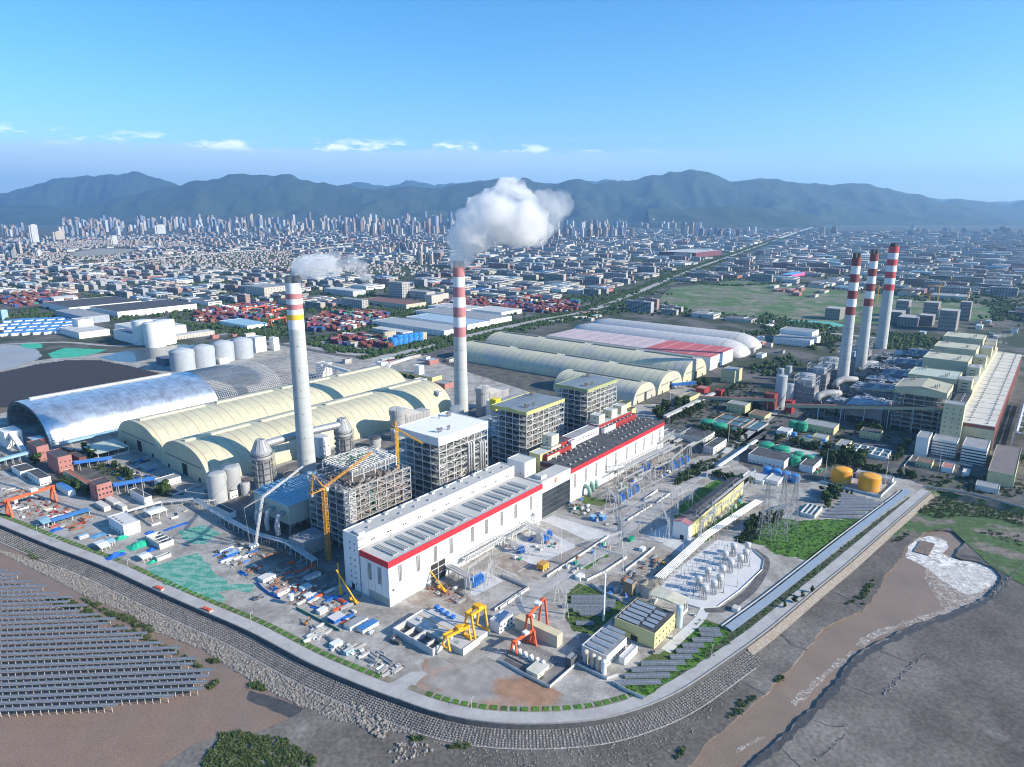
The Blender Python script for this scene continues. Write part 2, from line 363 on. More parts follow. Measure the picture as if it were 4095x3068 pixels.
o_=g('S',1510,320,SEA);e1=g('S',1605,345,SEA)-o_;e2=g('S',1555,250,SEA)-o_
mb.obox(o_-Vector((0,0,1.8)),e1,e2,(0,0,1.2));tag(mb.build('outfall_sill',M('weedy_sill',(.2,.155,.12),.7,.3,.4,bump=.2)),'square weedy concrete outfall sill ringed by white foam','outfall')
road_in=offset_line(WT,10.5)
def ribbon(name,a,b,za,zb,mat,kind='structure'):
 mb=MB()
 for i in range(len(a)-1):
  mb.quad((a[i].x,a[i].y,za),(a[i+1].x,a[i+1].y,za),(b[i+1].x,b[i+1].y,zb),(b[i].x,b[i].y,zb))
 return struct(mb.build(name,mat),kind)
droad=M('dike_road_concrete',(.43,.42,.41),.9,.08,.05,col2=(.36,.34,.33),edge=(.42,.66))
ribbon('dike_road',offset_line(WT,.9),road_in,.06,.06,droad)
mb=MB()
for i in range(len(WT)-1):
 mb.bar((WT[i].x,WT[i].y,.25),(WT[i+1].x,WT[i+1].y,.25),.7,.9)
struct(mb.build('seawall_coping',M('coping_concrete',(.3,.295,.285),.9,.15,.3)))
W0,W1=offset_line(WT,-.2),offset_line(WT,-1.0)
ribbon('seawall',W1,W0,-3.4,0.3,wall_m)
iR=next(i for i,p in enumerate(WT)if(p-g('P',3000,2570)).length<14)
AR=offset_line(WT,-15.0)
ribbon('armour_slope',AR[:iR+1],W1[:iR+1],-5.8,-3.3,M('armour_bed',(.15,.142,.132),.95,.2,.3,bump=.1))
ribbon('revetment',offset_line(WT,-5.5)[iR:],W1[iR:],-6.0,-1.4,revet_m)
NBW=[WT[-1]]+NB+[Vector((2500,300,0))];ribbon('marsh_bank',offset_line(NBW,-6),NBW,-6.1,-.01,scrub_m)
strip('armour_toe_kerb',AR[:iR],1.0,M('toe_kerb',(.42,.4,.38),.9,.15,.3),-5.55)
def joined(name,mat,items,kind='stuff',smooth=False):
 mb=MB()
 for vs,fs,mx in items:mb.add([mx@v for v in vs],fs)
 return struct(mb.build(name,mat,smooth=smooth),kind)
rocks=[]
for k in range(8):
 bm=bmesh.new();bmesh.ops.create_icosphere(bm,subdivisions=1,radius=1)
 for v in bm.verts:v.co*=random.uniform(.6,1.15);v.co.z*=.75
 bm.verts.ensure_lookup_table();rocks.append(([v.co.copy()for v in bm.verts],[tuple(v.index for v in f.verts)for f in bm.faces]));bm.free()
cubev=([Vector((x,y,z))for z in(-.5,.5)for x,y in((-.5,-.5),(.5,-.5),(.5,.5),(-.5,.5))],[(3,2,1,0),(4,5,6,7),(0,1,5,4),(1,2,6,5),(2,3,7,6),(3,0,4,7)])
items=[]
NROW=8
for k in range(NROW):
 off=-2.3-k*(12.2/(NROW-1));z=-3.55-2.2*k/(NROW-1)
 line=smooth_line(offset_line(WT,off)[:iR+1],2.0)
 for i,p in enumerate(line):
  if p.y>820:continue
  a=line[min(i+1,len(line)-1)]-line[max(i-1,0)]
  if random.random()<.05:continue
  items.append((*cubev,Matrix.Translation((p.x,p.y,z+.28+random.uniform(-.05,.05)))@Matrix.Rotation(atan2(a.y,a.x)+(.5 if i%2 else-.5),4,'Z')@Matrix.Diagonal((1.15,.55,.8,1))))
joined('armour_blocks',M('precast_blocks',(.33,.31,.285),.95,.25,.4,wear=((.16,.15,.14),.12,.52,.7)),items)
def ron(poly,n,smin,smax,z,fall=None):
 out=[];xs=[p[0]for p in poly];ys=[p[1]for p in poly];tries=0
 while len(out)<n and tries<n*40:
  tries+=1;p=(random.uniform(min(xs),max(xs)),random.uniform(min(ys),max(ys)))
  if not inside(p,poly):continue
  s=smin+(smax-smin)*random.random()**2
  out.append((*random.choice(rocks),Matrix.Translation((p[0],p[1],z+s*random.uniform(-.1,.5)))@Matrix.Rotation(random.uniform(0,6.28),4,'Z')@Matrix.Diagonal((s*random.uniform(.8,1.4),s,s,1))))
 return out
stone_m=M('riprap_stone',(.29,.27,.245),.95,.3,.35,col2=(.2,.185,.17),edge=(.4,.6))
rip_out=[g('P',*p,SEA)for p in[(-250,2120),(0,2210),(116,2268),(241,2331),(338,2384),(507,2451),(623,2529),(821,2601),(893,2654),(1014,2731),(1169,2809),(1241,2840),(1338,2881),(1434,2900),(1521,2922)]]
rip_in=[p for p in AR if-420<p.x<-55 and p.y<900]
rip=rip_in+list(reversed(rip_out))
sheet('riprap_bed',rip,M('riprap_bed_stone',(.2,.185,.165),.95,.3,.5,bump=.3,bscale=.9),SEA+.03)
joined('riprap_stones',stone_m,ron(rip,7600,.4,1.15,SEA))
joined('scattered_stones',stone_m,ron([g('P',*p,SEA)for p in[(1400,2790),(1500,2830),(1560,2900),(1530,2960),(1430,2900)]],160,.6,2.0,SEA)+ron([g('P',*p,SEA)for p in[(1550,3000),(1640,2950),(1740,2990),(1700,3030),(1580,3050)]],60,.6,1.7,SEA)+ron([g('P',*p,SEA)for p in[(1720,2960),(2066,2990),(2400,2960),(2700,2870),(2950,2690),(2960,2740),(2760,2950),(2600,3060),(1900,3068)]],1500,.2,.75,SEA)+ron([g('S',*p,SEA)for p in[(1310,1220),(1400,1130),(1500,1020),(1590,965),(1590,985),(1500,1060),(1400,1170),(1325,1245)]],170,.3,.9,SEA)+ron([g('S',*p,SEA)for p in[(880,1657),(980,1560),(1080,1480),(1090,1490),(980,1590),(910,1657)]],90,.3,.8,SEA)+ron([g('S',*p,SEA)for p in[(1985,600),(2060,520),(2120,480),(2200,400),(2210,410),(2120,500),(2010,620)]],220,.3,1.0,SEA))
verge_a,verge_b=offset_line(WT,10.6),offset_line(WT,16.5)
iG=next(i for i,p in enumerate(WT)if(p-g('P',2640,2800)).length<16)
ribbon('verge',verge_a[:iG],verge_b[:iG],.03,.03,M('verge_soil',(.22,.2,.15),.95,.25,.2))
va,vb=offset_line(WT,11.2),offset_line(WT,15.8)
gapA,gapB=g('P',1580,2725),g('P',1690,2775)
mb=MB();acc=0
dense=smooth_line(WT,2.2);da,db=offset_line(dense,11.4),offset_line(dense,15.6)
for i in range(0,len(dense)-2,3):
 p=dense[i]
 if(p-g('P',2640,2800)).length<12:break
 if(p-g('P',1560,2780)).length<17 or(p-g('P',440,2275)).length<9 or p.x<-900:continue
 q=[da[i],da[i+2],db[i+2],db[i]]
 mb.prism([(v.x,v.y)for v in q],.03,.3)
struct(mb.build('verge_grass_plots',lush_m),'stuff')
yard=[p for p in road_in if p.x>-700]+[g('P',3700,1955),g('P',3800,1890),g('P',3560,1780),g('P',3300,1720),g('P',2800,1560),g('P',2300,1440),g('P',1500,1350),g('P',1000,1380),g('P',300,1420),g('P',-250,1500)]
sheet('yard_ground',yard,yard_m,.012)
def gs(name,v,pts,mat,z=.03,kind='structure'):
 P_=[g(v,x,y)for x,y in pts]
 if name in('green_net','gravel_lot','bare_earth','grass_patch','dark_yard','worn_yard','pond','lagoon'):
  Q=[]
  for a,b in zip(P_,P_[1:]+P_[:1]):
   n=max(1,min(40,int((b-a).length/3.5)))
   for k in range(n):p=a+(b-a)*k/n;w=min(2.4,(b-a).length*.06);Q.append(p+Vector((mnoise.noise(p*.11),mnoise.noise(p*.11+Vector((50,0,0))),0))*w*2.2)
  P_=Q
 return sheet(name,P_,mat,z,kind)
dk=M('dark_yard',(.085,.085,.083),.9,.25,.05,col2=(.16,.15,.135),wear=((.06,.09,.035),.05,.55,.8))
for v,P_ in(('D',[(-60,620),(700,640),(1500,700),(1700,900),(2000,1000),(2400,1200),(2300,1480),(1500,1330),(1340,1270),(1100,1200),(600,1250),(300,1290),(-100,1120)]),('C',[(1330,290),(2209,60),(2300,560),(2100,640),(1650,720),(1430,640)]),('A',[(0,250),(300,330),(560,200),(900,330),(1330,470),(1600,600),(1300,640),(900,560),(760,640),(400,540),(0,430)]),('U',[(300,1250),(900,1200),(1900,1480),(2300,1640),(1500,1657),(700,1400)])):gs('dark_yard',v,P_,dk,.02)  # dark asphalt ground; the left patch also paints in shade over the coal road
for v,P_ in(('C',[(560,1150),(900,960),(1500,700),(1700,760),(1600,870),(1250,980),(1000,1130),(760,1200)]),('N',[(60,560),(160,500),(330,1060),(280,1080),(120,900)]),('B',[(0,1350),(500,1500),(760,1657),(0,1657)]),('R',[(700,1000),(900,950),(1000,1060),(760,1330),(600,1300)])):gs('worn_yard',v,P_,M('worn_yard',(.2,.195,.185),.9,.25,.08,col2=(.3,.285,.26)),.021)
gs('green_net','A',[(1235,1250),(1480,1170),(1700,1105),(1770,1180),(1850,1290),(1930,1310),(1960,1380),(2185,1375),(2180,1440),(2010,1420),(1880,1440),(1955,1500),(1930,1535),(1760,1500),(1500,1390)],net_m,.06)
tag(gs('green_net','A',[(1530,930),(1760,850),(1910,940),(1740,1035),(1590,990)],net_m,.06),'square of green dust net in the shade beside pipe rack','net')
gs('gravel_lot','Q',[(1440,760),(1540,735),(1760,850),(1940,740),(2290,910),(2700,1080),(2950,1140),(2650,1190),(2208,1215),(1800,1150),(1500,1050),(1370,990),(1430,900)],reddirt_m,.05)
gs('concrete_lane','Q',[(1190,950),(1330,870),(1450,865),(1470,890),(1320,985),(1300,1010),(1400,1050),(1250,1085),(1050,985)],droad,.055)
gs('bare_earth','N',[(710,1100),(900,1000),(1070,985),(1250,1060),(1420,1180),(1480,1220),(1400,1290),(1200,1250),(950,1180),(840,1190)],dirt_m,.05)
gs('bare_earth','N',[(1400,740),(1620,690),(1880,780),(1990,830),(1880,930),(1720,890),(1500,800)],dirt_m,.05)
gs('bare_earth','R',[(760,700),(870,620),(1060,620),(1300,400),(1480,450),(1500,520),(1330,680),(1280,760),(1050,830),(900,790)],dirt_m,.05)
gs('concrete_apron','N',[(1470,640),(1780,500),(1920,470),(2209,620),(2209,640),(1850,800),(1640,700)],paleconc,.06)
gs('concrete_apron','R',[(340,170),(460,110),(700,200),(910,280),(900,310),(710,330),(560,260)],paleconc,.06)
gs('concrete_apron','N',[(1330,870),(1420,850),(1580,935),(1320,1070),(1260,1050),(1400,960)],paleconc,.06)
gs('concrete_apron','R',[(1210,290),(1420,180),(1440,250),(1660,370),(1560,460),(1400,390),(1290,330)],paleconc,.06)
gs('grass_patch','R',[(560,780),(640,690),(740,720),(870,790),(1060,870),(1050,940),(900,1060),(780,1120),(600,1080),(540,960)],grass_m,.06)
gs('grass_patch','R',[(1600,300),(1680,260),(1960,40),(2060,20),(1950,130),(1700,350)],lush_m,.07)
gs('grass_patch','C',[(1690,1000),(1860,900),(1990,940),(1900,990),(1740,1110),(1590,1230),(1500,1250),(1560,1130)],lush_m,.06)
gs('grass_patch','S',[(400,250),(500,180),(640,110),(800,130),(1180,115),(1080,220),(860,385),(640,345),(560,290)],lush_m,.06)
gs('grass_patch','S',[(330,820),(0,1110),(-90,1190),(-330,1130),(-210,1020),(60,870),(180,740)],grass_m,.06)
gs('grass_patch','R',[(1000,1560),(1350,1400),(1650,980),(1920,1090),(1650,1330),(1400,1500),(1190,1640)],lush_m,.065)
gs('grass_patch','R',[(690,560),(880,445),(900,460),(720,580)],lush_m,.07)
gs('grass_patch','C',[(680,1080),(740,1040),(830,1060),(960,1090),(870,1130),(720,1110)],grass_m,.06)
gs('grass_patch','C',[(1480,950),(1640,800),(1760,740),(1900,700),(1850,800),(1560,940)],grass_m,.06)
scr=[g('P',x,y,-3)for x,y in[(3500,2150),(3600,2040),(3723,1968),(3900,2010),(4095,2060),(4400,2130),(4400,2400),(4095,2330),(3960,2250),(3800,2100),(3640,2130)]]
sheet('marsh',scr,scrub_m,SEA+.3)
RZ=[.075]
def road(name,v,pts,w,mat=None,z=None):
 RZ[0]+=.012;return strip(name,smooth_line([g(v,x,y)for x,y in pts],8),w,mat or road_conc,z or RZ[0])
road('works_road','R',[(-60,960),(160,900),(330,760),(500,640),(830,420),(1130,190),(1380,0),(1740,-300),(2150,-620),(2400,-820)],11)
road('works_road','N',[(250,1350),(560,1250),(820,1180)],12,yard_m,.04)
road('works_road','R',[(800,1130),(1000,950),(1080,870)],7)
road('works_road','R',[(1370,1250),(1500,1130),(1660,980),(1700,900)],8,paleconc)
road('works_road','R',[(1690,910),(1830,910),(1950,850),(2100,720),(2190,560),(2190,480),(2110,420),(2030,410)],8,asphalt)
road('works_road','C',[(480,1200),(700,1270),(950,1330),(1080,1250),(1200,1130),(1500,1000),(1750,850),(2000,680),(2209,560)],9)
road('works_road','A',[(440,960),(640,900),(860,820),(760,720),(540,620),(300,520),(0,400)],9)
road('works_road','A',[(500,1010),(440,965)],9)
road('works_road','D',[(0,950),(200,820),(330,720),(700,760),(900,860),(1250,960),(1450,1050),(1800,1180),(2210,1250)],9,asphalt)
O0=g('N',575,1168)
def UV(u,v,z=0.0):p=O0+U2*u+V2*v;return Vector((p.x,p.y,z))
def uv(p):d=Vector((p[0],p[1],0))-Vector((O0.x,O0.y,0));return d.dot(U2),d.dot(V2)
def gu(v,x,y,z=0.0):return uv(g(v,x,y,z))
def block(mb,x0,y0,z0,x1,y1,z1,m=0,par=0.0,pw=.35,mr=None):
 mb.box(x0,y0,z0,x1,y1,z1,m)
 if par:
  for a in((x0,y0,x1,y0+pw),(x0,y1-pw,x1,y1),(x0,y0+pw,x0+pw,y1-pw),(x1-pw,y0+pw,x1,y1-pw)):
   mb.box(a[0],a[1],z1,a[2],a[3],z1+par,m)
def windows(t,L,W,h,rows,n,face,mat=glassm,w=1.6,hh=1.4,z0=1.4,name='window',gap=None):
 run=L if face[1]=='v' else W
 for r in range(rows):
  z=z0+r*(h-z0-.6)/max(rows,1)
  for k in range(n):
   c=run*(k+.5)/n
   if face=='-v':cube(name,t,c-w/2,-.06,z,c+w/2,.05,z+hh,mat)
   elif face=='+v':cube(name,t,c-w/2,W-.05,z,c+w/2,W+.06,z+hh,mat)
   elif face=='-u':cube(name,t,-.06,c-w/2,z,.05,c+w/2,z+hh,mat)
   else:cube(name,t,L-.05,c-w/2,z,L+.06,c+w/2,z+hh,mat)
FOOT=[]
def bld(label,cat,o,L,W,h,wall=white,roof=paleroof,wf=(0,0),wu=(0,0),par=.7,gable=0,axis='u',ang=GA,group=None,door=None,ww=1.6,wh=1.4,over=0,wz=1.4,wc=None,name=None):
 t=thing(name or cat.replace(' ','_'),label,cat,UV(*o)if not isinstance(o,Vector)else Vector((o.x,o.y,0)),ang,group)
 FOOT.append((t.location+Vector((cos(ang)*L/2-sin(ang)*W/2,sin(ang)*L/2+cos(ang)*W/2,0)),max(L,W)*.5))
 mb=MB()
 if gable:
  mb.box(0,0,0,L,W,h)
  a=((0,0,h),(0,W,h),(0,W/2,h+gable),(L,0,h),(L,W,h),(L,W/2,h+gable))if axis=='u' else((0,0,h),(L,0,h),(L/2,0,h+gable),(0,W,h),(L,W,h),(L/2,W,h+gable))
  mb.add(a,[(0,2,1),(3,4,5)]if axis=='u' else[(0,1,2),(3,5,4)])
  mb.build('wall',wall,t)
  rb=MB();e=.5+over;q=.22
  if axis=='u':
   s=gable/(W/2)
   for y0,y1,z0,z1 in((-e,W/2,h-e*s,h+gable),(W+e,W/2,h-e*s,h+gable)):
    rb.add([(-e,y0,z0+.03),(L+e,y0,z0+.03),(L+e,y1,z1+.03),(-e,y1,z1+.03),(-e,y0,z0+q),(L+e,y0,z0+q),(L+e,y1,z1+q),(-e,y1,z1+q)],[(0,1,2,3),(4,5,6,7),(0,1,5,4),(1,2,6,5),(3,0,4,7)])
  else:
   s=gable/(L/2)
   for x0,x1,z0,z1 in((-e,L/2,h-e*s,h+gable),(L+e,L/2,h-e*s,h+gable)):
    rb.add([(x0,-e,z0+.03),(x0,W+e,z0+.03),(x1,W+e,z1+.03),(x1,-e,z1+.03),(x0,-e,z0+q),(x0,W+e,z0+q),(x1,W+e,z1+q),(x1,-e,z1+q)],[(0,1,2,3),(4,5,6,7),(0,1,5,4),(1,2,6,5),(3,0,4,7)])
  rb.build('roof',roof,t)
 else:
  block(mb,0,0,0,L,W,h-.02,0,par);mb.build('wall',wall,t)
  q=.36 if par else-over
  cube('roof',t,q,q,h-.02,L-q,W-q,h+.1,roof)
 if wf[0]:windows(t,L,W,wc or h,wf[0],wf[1],'-v',w=ww,hh=wh,z0=wz)
 if wu[0]:windows(t,L,W,wc or h,wu[0],wu[1],'-u',w=ww,hh=wh,z0=wz)
 if door:
  f,c,dw,dh=door
  if f=='v':cube('door',t,c-dw/2,-.08,0,c+dw/2,.05,dh,doorm)
  else:cube('door',t,-.08,c-dw/2,0,.05,c+dw/2,dh,doorm)
 return t
def pbld(label,cat,v,a,b,c,h,roofz=False,**k):
 z=h if roofz else 0.0
 A,B,Cc=gu(v,*a,z),gu(v,*b,z),gu(v,*c,z)
 L,W=B[0]-A[0],Cc[1]-A[1]
 o=(A[0],A[1])
 if L<0:o=(A[0]+L,o[1]);L=-L
 if W<0:o=(o[0],A[1]+W);W=-W
 return bld(label,cat,o,L,W,h,**k)
def chimney(label,top,h,r0,r1,bands,base_mat,flues,fm,group):
 p=g('P',*top,h);t=thing('chimney',label,'chimney',(p.x,p.y,0),0,group)
 R=lambda f:r0+(r1-r0)*(1-(1-f)**1.5)
 def seg(name,a,b,m,k=6):
  mb=MB();mb.lathe([(R(a+(b-a)*i/k),h*(a+(b-a)*i/k))for i in range(k+1)],40,cap=False);return mb.build(name,m,t,True)
 z=0;lo=min(b[0]for b in bands)
 seg('shaft',0,lo,base_mat,14)
 for a,b,m in bands:seg('band',a,b,m,2)
 mb=MB();mb.lathe([(R(1),h),(R(1)+.1,h+.05),(R(1)-.9,h+.05),(R(1)-.9,h-2)],40,cap=False);mb.lathe([(R(1)-.9,h-1.2)],40);mb.build('rim',M('chimney_rim',(.3,.3,.3),.9),t)
 fr=R(1)*(.46 if flues==2 else .36)
 for k in range(flues):
  a=(2*pi*k/flues)+.15;c=(cos(a)*R(1)*.47,sin(a)*R(1)*.47)
  mb=MB();mb.lathe([(fr,h-2),(fr,h+7.5),(fr-.3,h+7.5),(fr-.3,h+4)],20,c=c,cap=True);mb.build('flue',fm,t,True)
 for k,f in enumerate((.12,.24,.36,.48,.58,.7)):
  for a in(-2.2,-1.3):
   rr=R(f);c=Vector((cos(a)*rr,sin(a)*rr,h*f));n=Vector((cos(a),sin(a),0))
   bar('vent_hole',t,c-n*.5,c+n*.12,.9,doorm,1.3)
 return t
def arch(mb,L,W,h,n=22,thick=0,x0=0.0,m=0,seg=1,zb=0.0):
 def P(i):
  a=pi*i/n;c,s=cos(a),sin(a)
  return W/2-W/2*(abs(c)**.86)*(1 if c>0 else-1),zb+(h-zb)*abs(s)**.92
 for j in range(seg):
  xa,xb=x0+L*j/seg,x0+L*(j+1)/seg
  mb.add([(xa,*P(i))for i in range(n+1)]+[(xb,*P(i))for i in range(n+1)],[(i+1,i,n+1+i,n+2+i)for i in range(n)],m)
 return[P(i)for i in range(n+1)]
def barn(label,o,L,W,h,skin,rib,every,red_every=0,redm=None,axis='u',vents=5,ends=True,door=True,group=None,ventm=cream,endm=None,skirtm=None,vside=.5,name='coal_dome',cat='storage dome'):
 ang=GA if axis=='u' else GA+pi/2
 t=thing(name,label,cat,UV(*o),ang,group)
 mb=MB();P=arch(mb,L,W,h,26);mb.build('shell',skin,t,True)
 k,x=0,every*.5
 while x<L-1:
  rb=MB();w_=.4
  for i in range(3,24):
   (y0,z0),(y1,z1)=P[i],P[i+1]
   rb.bar((x,y0,z0),(x,y1,z1),w_,.35)
  isred=red_every and k%red_every==0
  rb.build('rib',redm if isred else rib,t);x+=every;k+=1
 if ends:
  for xx in(0,L):
   eb=MB();eb.add([(xx,*p)for p in P],[tuple(range(len(P)))if xx else tuple(reversed(range(len(P))))]);e=eb.build('end_wall',endm or skin,t)
  cube('end_band',t,-.1,W*.12,h*.42,.1,W*.88,h*.42+2.2,M('end_band_grey',(.24,.24,.22),.7))
  if door:
   cube('door',t,-.15,W*.42,0,.15,W*.52,15,doorm);cube('door',t,-.15,W*.16,0,.15,W*.2,5,doorm);cube('door',t,-.15,W*.8,0,.15,W*.84,5,doorm)
 if vents:
  vl=L/vents
  for k in range(vents):
   if k%2==0 or vents<4 or True:
    cube('ridge_vent',t,vl*k+vl*.06,W*vside-2.6,h-1.2,vl*(k+1)-vl*.1,W*vside+2.6,h+2.2,ventm)
 return t
def silo(label,c,r,h,mat,cone=.25,group=None,cat='silo',rail=True,rotv=0,base=0.0,n=28,topm=None):
 t=thing(cat.replace(' ','_'),label,cat,Vector((c[0],c[1],base)),0,group)
 mb=MB();mb.lathe([(r,0),(r,h)],n,cap=False);mb.build('shell',mat,t,True)
 mb=MB();mb.lathe([(r+.12,h-.25),(r+.12,h+.02),(r*.5,h+r*cone*.62),(r*.12,h+r*cone)],n);mb.build('roof',topm or mat,t,True)
 if rail:
  mb=MB();nn=max(10,int(r*2.2))
  for k in range(nn):
   a,b=2*pi*k/nn,2*pi*(k+1)/nn
   p,q=(cos(a)*r,sin(a)*r),(cos(b)*r,sin(b)*r)
   mb.bar((*p,h),(*p,h+1.1),.09);mb.bar((*p,h+1.1),(*q,h+1.1),.09)
  mb.build('railing',steel,t)
  mb=MB();s0,turns=26,.55
  for k in range(s0):
   a0,a1=-2.4+2*pi*turns*k/s0,-2.4+2*pi*turns*(k+1)/s0
   mb.bar(((r+.5)*cos(a0),(r+.5)*sin(a0),h*k/s0),((r+.5)*cos(a1),(r+.5)*sin(a1),h*(k+1)/s0),.8,.3)
  mb.build('stair',steel,t)
 return t
def lattice(mb,p,q,w,n,t=.18,up=Vector((0,0,1)),h=None,diag=True):
 p,q=Vector(p),Vector(q);d=(q-p).normalized();sx=d.cross(up)
 sx=sx.normalized()if sx.length>.05 else Vector((1,0,0));sy=sx.cross(d).normalized();h=h or w
 cs=[sx*w/2*a+sy*h/2*b for a,b in((-1,-1),(1,-1),(1,1),(-1,1))]
 for c in cs:mb.bar(p+c,q+c,t)
 for k in range(n):
  a,b=p+(q-p)*k/n,p+(q-p)*(k+1)/n
  for i in range(4):
   c0,c1=cs[i],cs[(i+1)%4]
   mb.bar(a+c0,a+c1,t*.7)
   if diag:mb.bar(a+(c0 if k%2 else c1),b+(c1 if k%2 else c0),t*.7)
def tower_crane(label,base,H,jib,counter,yaw,luff=0.0,mat=twr,w=2.6,group='tower cranes over the boiler houses'):
 t=thing('tower_crane',label,'tower crane',base,yaw,group)
 mb=MB();lattice(mb,(0,0,0),(0,0,H),w,int(H/3),.34,Vector((0,1,0)));mb.build('mast',mat,t)
 mb=MB();lattice(mb,(1,0,H+1.5),(jib*cos(luff),0,H+1.5+jib*sin(luff)),1.5,int(jib/3.5),.24);mb.build('jib',mat,t)
 mb=MB();mb.box(-counter,-1.6,H+.4,1,1.6,H+1.1);mb.build('counter_jib',mat,t)
 for k in range(3):tube('winch_drum',t,(-counter+3+k*3.2,-1.3,H+2.2),(-counter+3+k*3.2,1.3,H+2.2),1.0,darksteel)
 cube('counterweight',t,-counter,-1.4,H-2.2,-counter+2.4,1.4,H+.4,greysteel)
 mb=MB();top=Vector((-counter*.72,0,H+18))if luff>.1 else Vector((0,0,H+10))
 for s in(-1,1):mb.bar((1,s*1.1,H+1),top,.45);mb.bar((-counter+1.5,s*1.1,H+1),top,.4)
 mb.build('apex_frame',mat,t)
 mb=MB();mb.bar(top,(jib*cos(luff)*.85,0,H+1.8+jib*sin(luff)*.85),.12)
 if luff<=.1:mb.bar(top,(-counter+2,0,H+1),.12)
 mb.build('tie_rope',darksteel,t)
 cube('cab',t,.3,-3.4,H-1.6,2.8,-1.3,H+1.2,whitep);cube('turntable',t,-2,-1.9,H-1.4,2,1.9,H+.4,mat)
 return t
def gantry_crane(label,p,q,H,leg_w,mat,group,cab=True,trolley=True,gw=2.2,beams=1,n='gantry_crane'):
 p,q=Vector((p.x,p.y,0)),Vector((q.x,q.y,0));d=q-p;L=d.length
 t=thing(n,label,'gantry crane',p,atan2(d.y,d.x),group)
 for k in range(beams):
  y=0 if beams==1 else(-leg_w*.22 if k==0 else leg_w*.22)
  cube('girder',t,-L*.06,y-gw/2*.6,H-gw,L*1.06,y+gw/2*.6,H,mat)
 for x in(0,L):
  for s in(-1,1):bar('leg',t,(x,s*leg_w/2,0),(x,s*leg_w*.2,H-gw*.9),gw*.62,mat)
  cube('sill_beam',t,x-gw*.35,-leg_w/2-.8,0.1,x+gw*.35,leg_w/2+.8,gw*.5,mat)
  cube('top_beam',t,x-gw*.4,-leg_w*.3,H-gw*1.1,x+gw*.4,leg_w*.3,H-gw*.3,mat)
 if trolley:cube('trolley',t,L*.5,-leg_w*.28,H+.05,L*.5+gw*2.2,leg_w*.28,H+gw*.9,mat if mat is not orange else whitep)
 if cab:cube('cab',t,L*.12,-leg_w*.3,H-gw*2,L*.12+gw,-leg_w*.3+gw,H-gw,whitep)
 return t
def gallery(label,p,q,z0,z1,w,h,wall,roof,legs=4,name='conveyor_gallery',group='conveyor galleries',legm=greysteel,panes=0):
 p,q=Vector((p[0],p[1],0)),Vector((q[0],q[1],0));d=q-p;L=d.length
 t=thing(name,label,'conveyor bridge',p,atan2(d.y,d.x),group)
 mb=MB();mb.add([(0,-w/2,z0),(L,-w/2,z1),(L,w/2,z1),(0,w/2,z0),(0,-w/2,z0+h),(L,-w/2,z1+h),(L,w/2,z1+h),(0,w/2,z0+h)],[(3,2,1,0),(4,5,6,7),(0,1,5,4),(1,2,6,5),(2,3,7,6),(3,0,4,7)]);mb.build('body',wall,t)
 mb=MB();mb.add([(-.3,-w/2-.3,z0+h+.02),(L+.3,-w/2-.3,z1+h+.02),(L+.3,w/2+.3,z1+h+.02),(-.3,w/2+.3,z0+h+.02),(-.3,-w/2-.3,z0+h+.3),(L+.3,-w/2-.3,z1+h+.3),(L+.3,w/2+.3,z1+h+.3),(-.3,w/2+.3,z0+h+.3)],[(3,2,1,0),(4,5,6,7),(0,1,5,4),(1,2,6,5),(2,3,7,6),(3,0,4,7)]);mb.build('roof',roof,t)
 for k in range(legs):
  f=(k+.5)/legs;x=L*f;z=z0+(z1-z0)*f
  for s in(-1,1):bar('trestle_leg',t,(x,s*w*(.5+.02*z),0),(x,s*w*.42,z),.7,legm)
 for k in range(panes):
  f=(k+.5)/panes;x=L*f;z=z0+(z1-z0)*f;s=(z1-z0)/L
  bar('window',t,(x-.8,-w/2-.02,z+h*.5),(x+.8,-w/2-.02,z+h*.5+s*1.6),.12,glassm,1.1)
 return t
def pipe_rack(label,pts,z,w=4.0,npipes=5,every=8.0,group='pipe racks',mat=steel,pm=alu,name='pipe_rack'):
 p0=pts[0];t=thing(name,label,'pipe rack',(p0.x,p0.y,0),0,group);pts=[Vector((p.x-p0.x,p.y-p0.y,0))for p in pts]
 for a,b in zip(pts,pts[1:]):
  d=b-a;L=d.length;n=max(1,int(L/every));u=d.normalized();s=Vector((-u.y,u.x,0))
  for k in range(n+1):
   c=a+d*k/n
   for m in(-1,1):bar('post',t,c+s*w/2*m,c+s*w/2*m+Vector((0,0,z)),.4,mat)
   bar('crossbeam',t,c-s*w/2+Vector((0,0,z-.1)),c+s*w/2+Vector((0,0,z-.1)),.35,mat)
  for m in(-1,1):bar('side_beam',t,a+s*w/2*m+Vector((0,0,z+.25)),b+s*w/2*m+Vector((0,0,z+.25)),.3,mat,.5)
  for k in range(npipes):
   o=s*(w*(-.4+.8*k/max(1,npipes-1)))+Vector((0,0,z+.3));tube('pipe',t,a+o,b+o,random.uniform(.18,.38),pm)
 return t
def aframe(label,p,q,H,mat=steel,spike=9,group='switchyard gantries',span=True,w=3.2,axis=None):
 p,q=Vector((p.x,p.y,0)),Vector((q.x,q.y,0));d=(q-p);L=d.length
 t=thing('line_gantry',label,'line gantry',p,atan2(d.y,d.x),group)
 for x in((0,L)if L>1 else(0,)):
  for s in(-1,1):bar('leg',t,(x,s*H*.13,0),(x,0,H),.42,mat)
  bar('tie',t,(x,-H*.07,H*.45),(x,H*.07,H*.45),.22,mat)
  if spike:bar('lightning_spike',t,(x,0,H),(x,0,H+spike),.22,mat)
 if span and L>1:
  mb=MB();lattice(mb,(0,0,H-.8),(L,0,H-.8),1.4,max(3,int(L/2.2)),.17);mb.build('lattice_beam',mat,t)
  for k in range(1,4):
   tube('insulator',t,(L*k/4,0,H-1.6),(L*k/4+.01,0,H-4),.16,M('insulator_porcelain',(.35,.33,.31),.4))
 return t
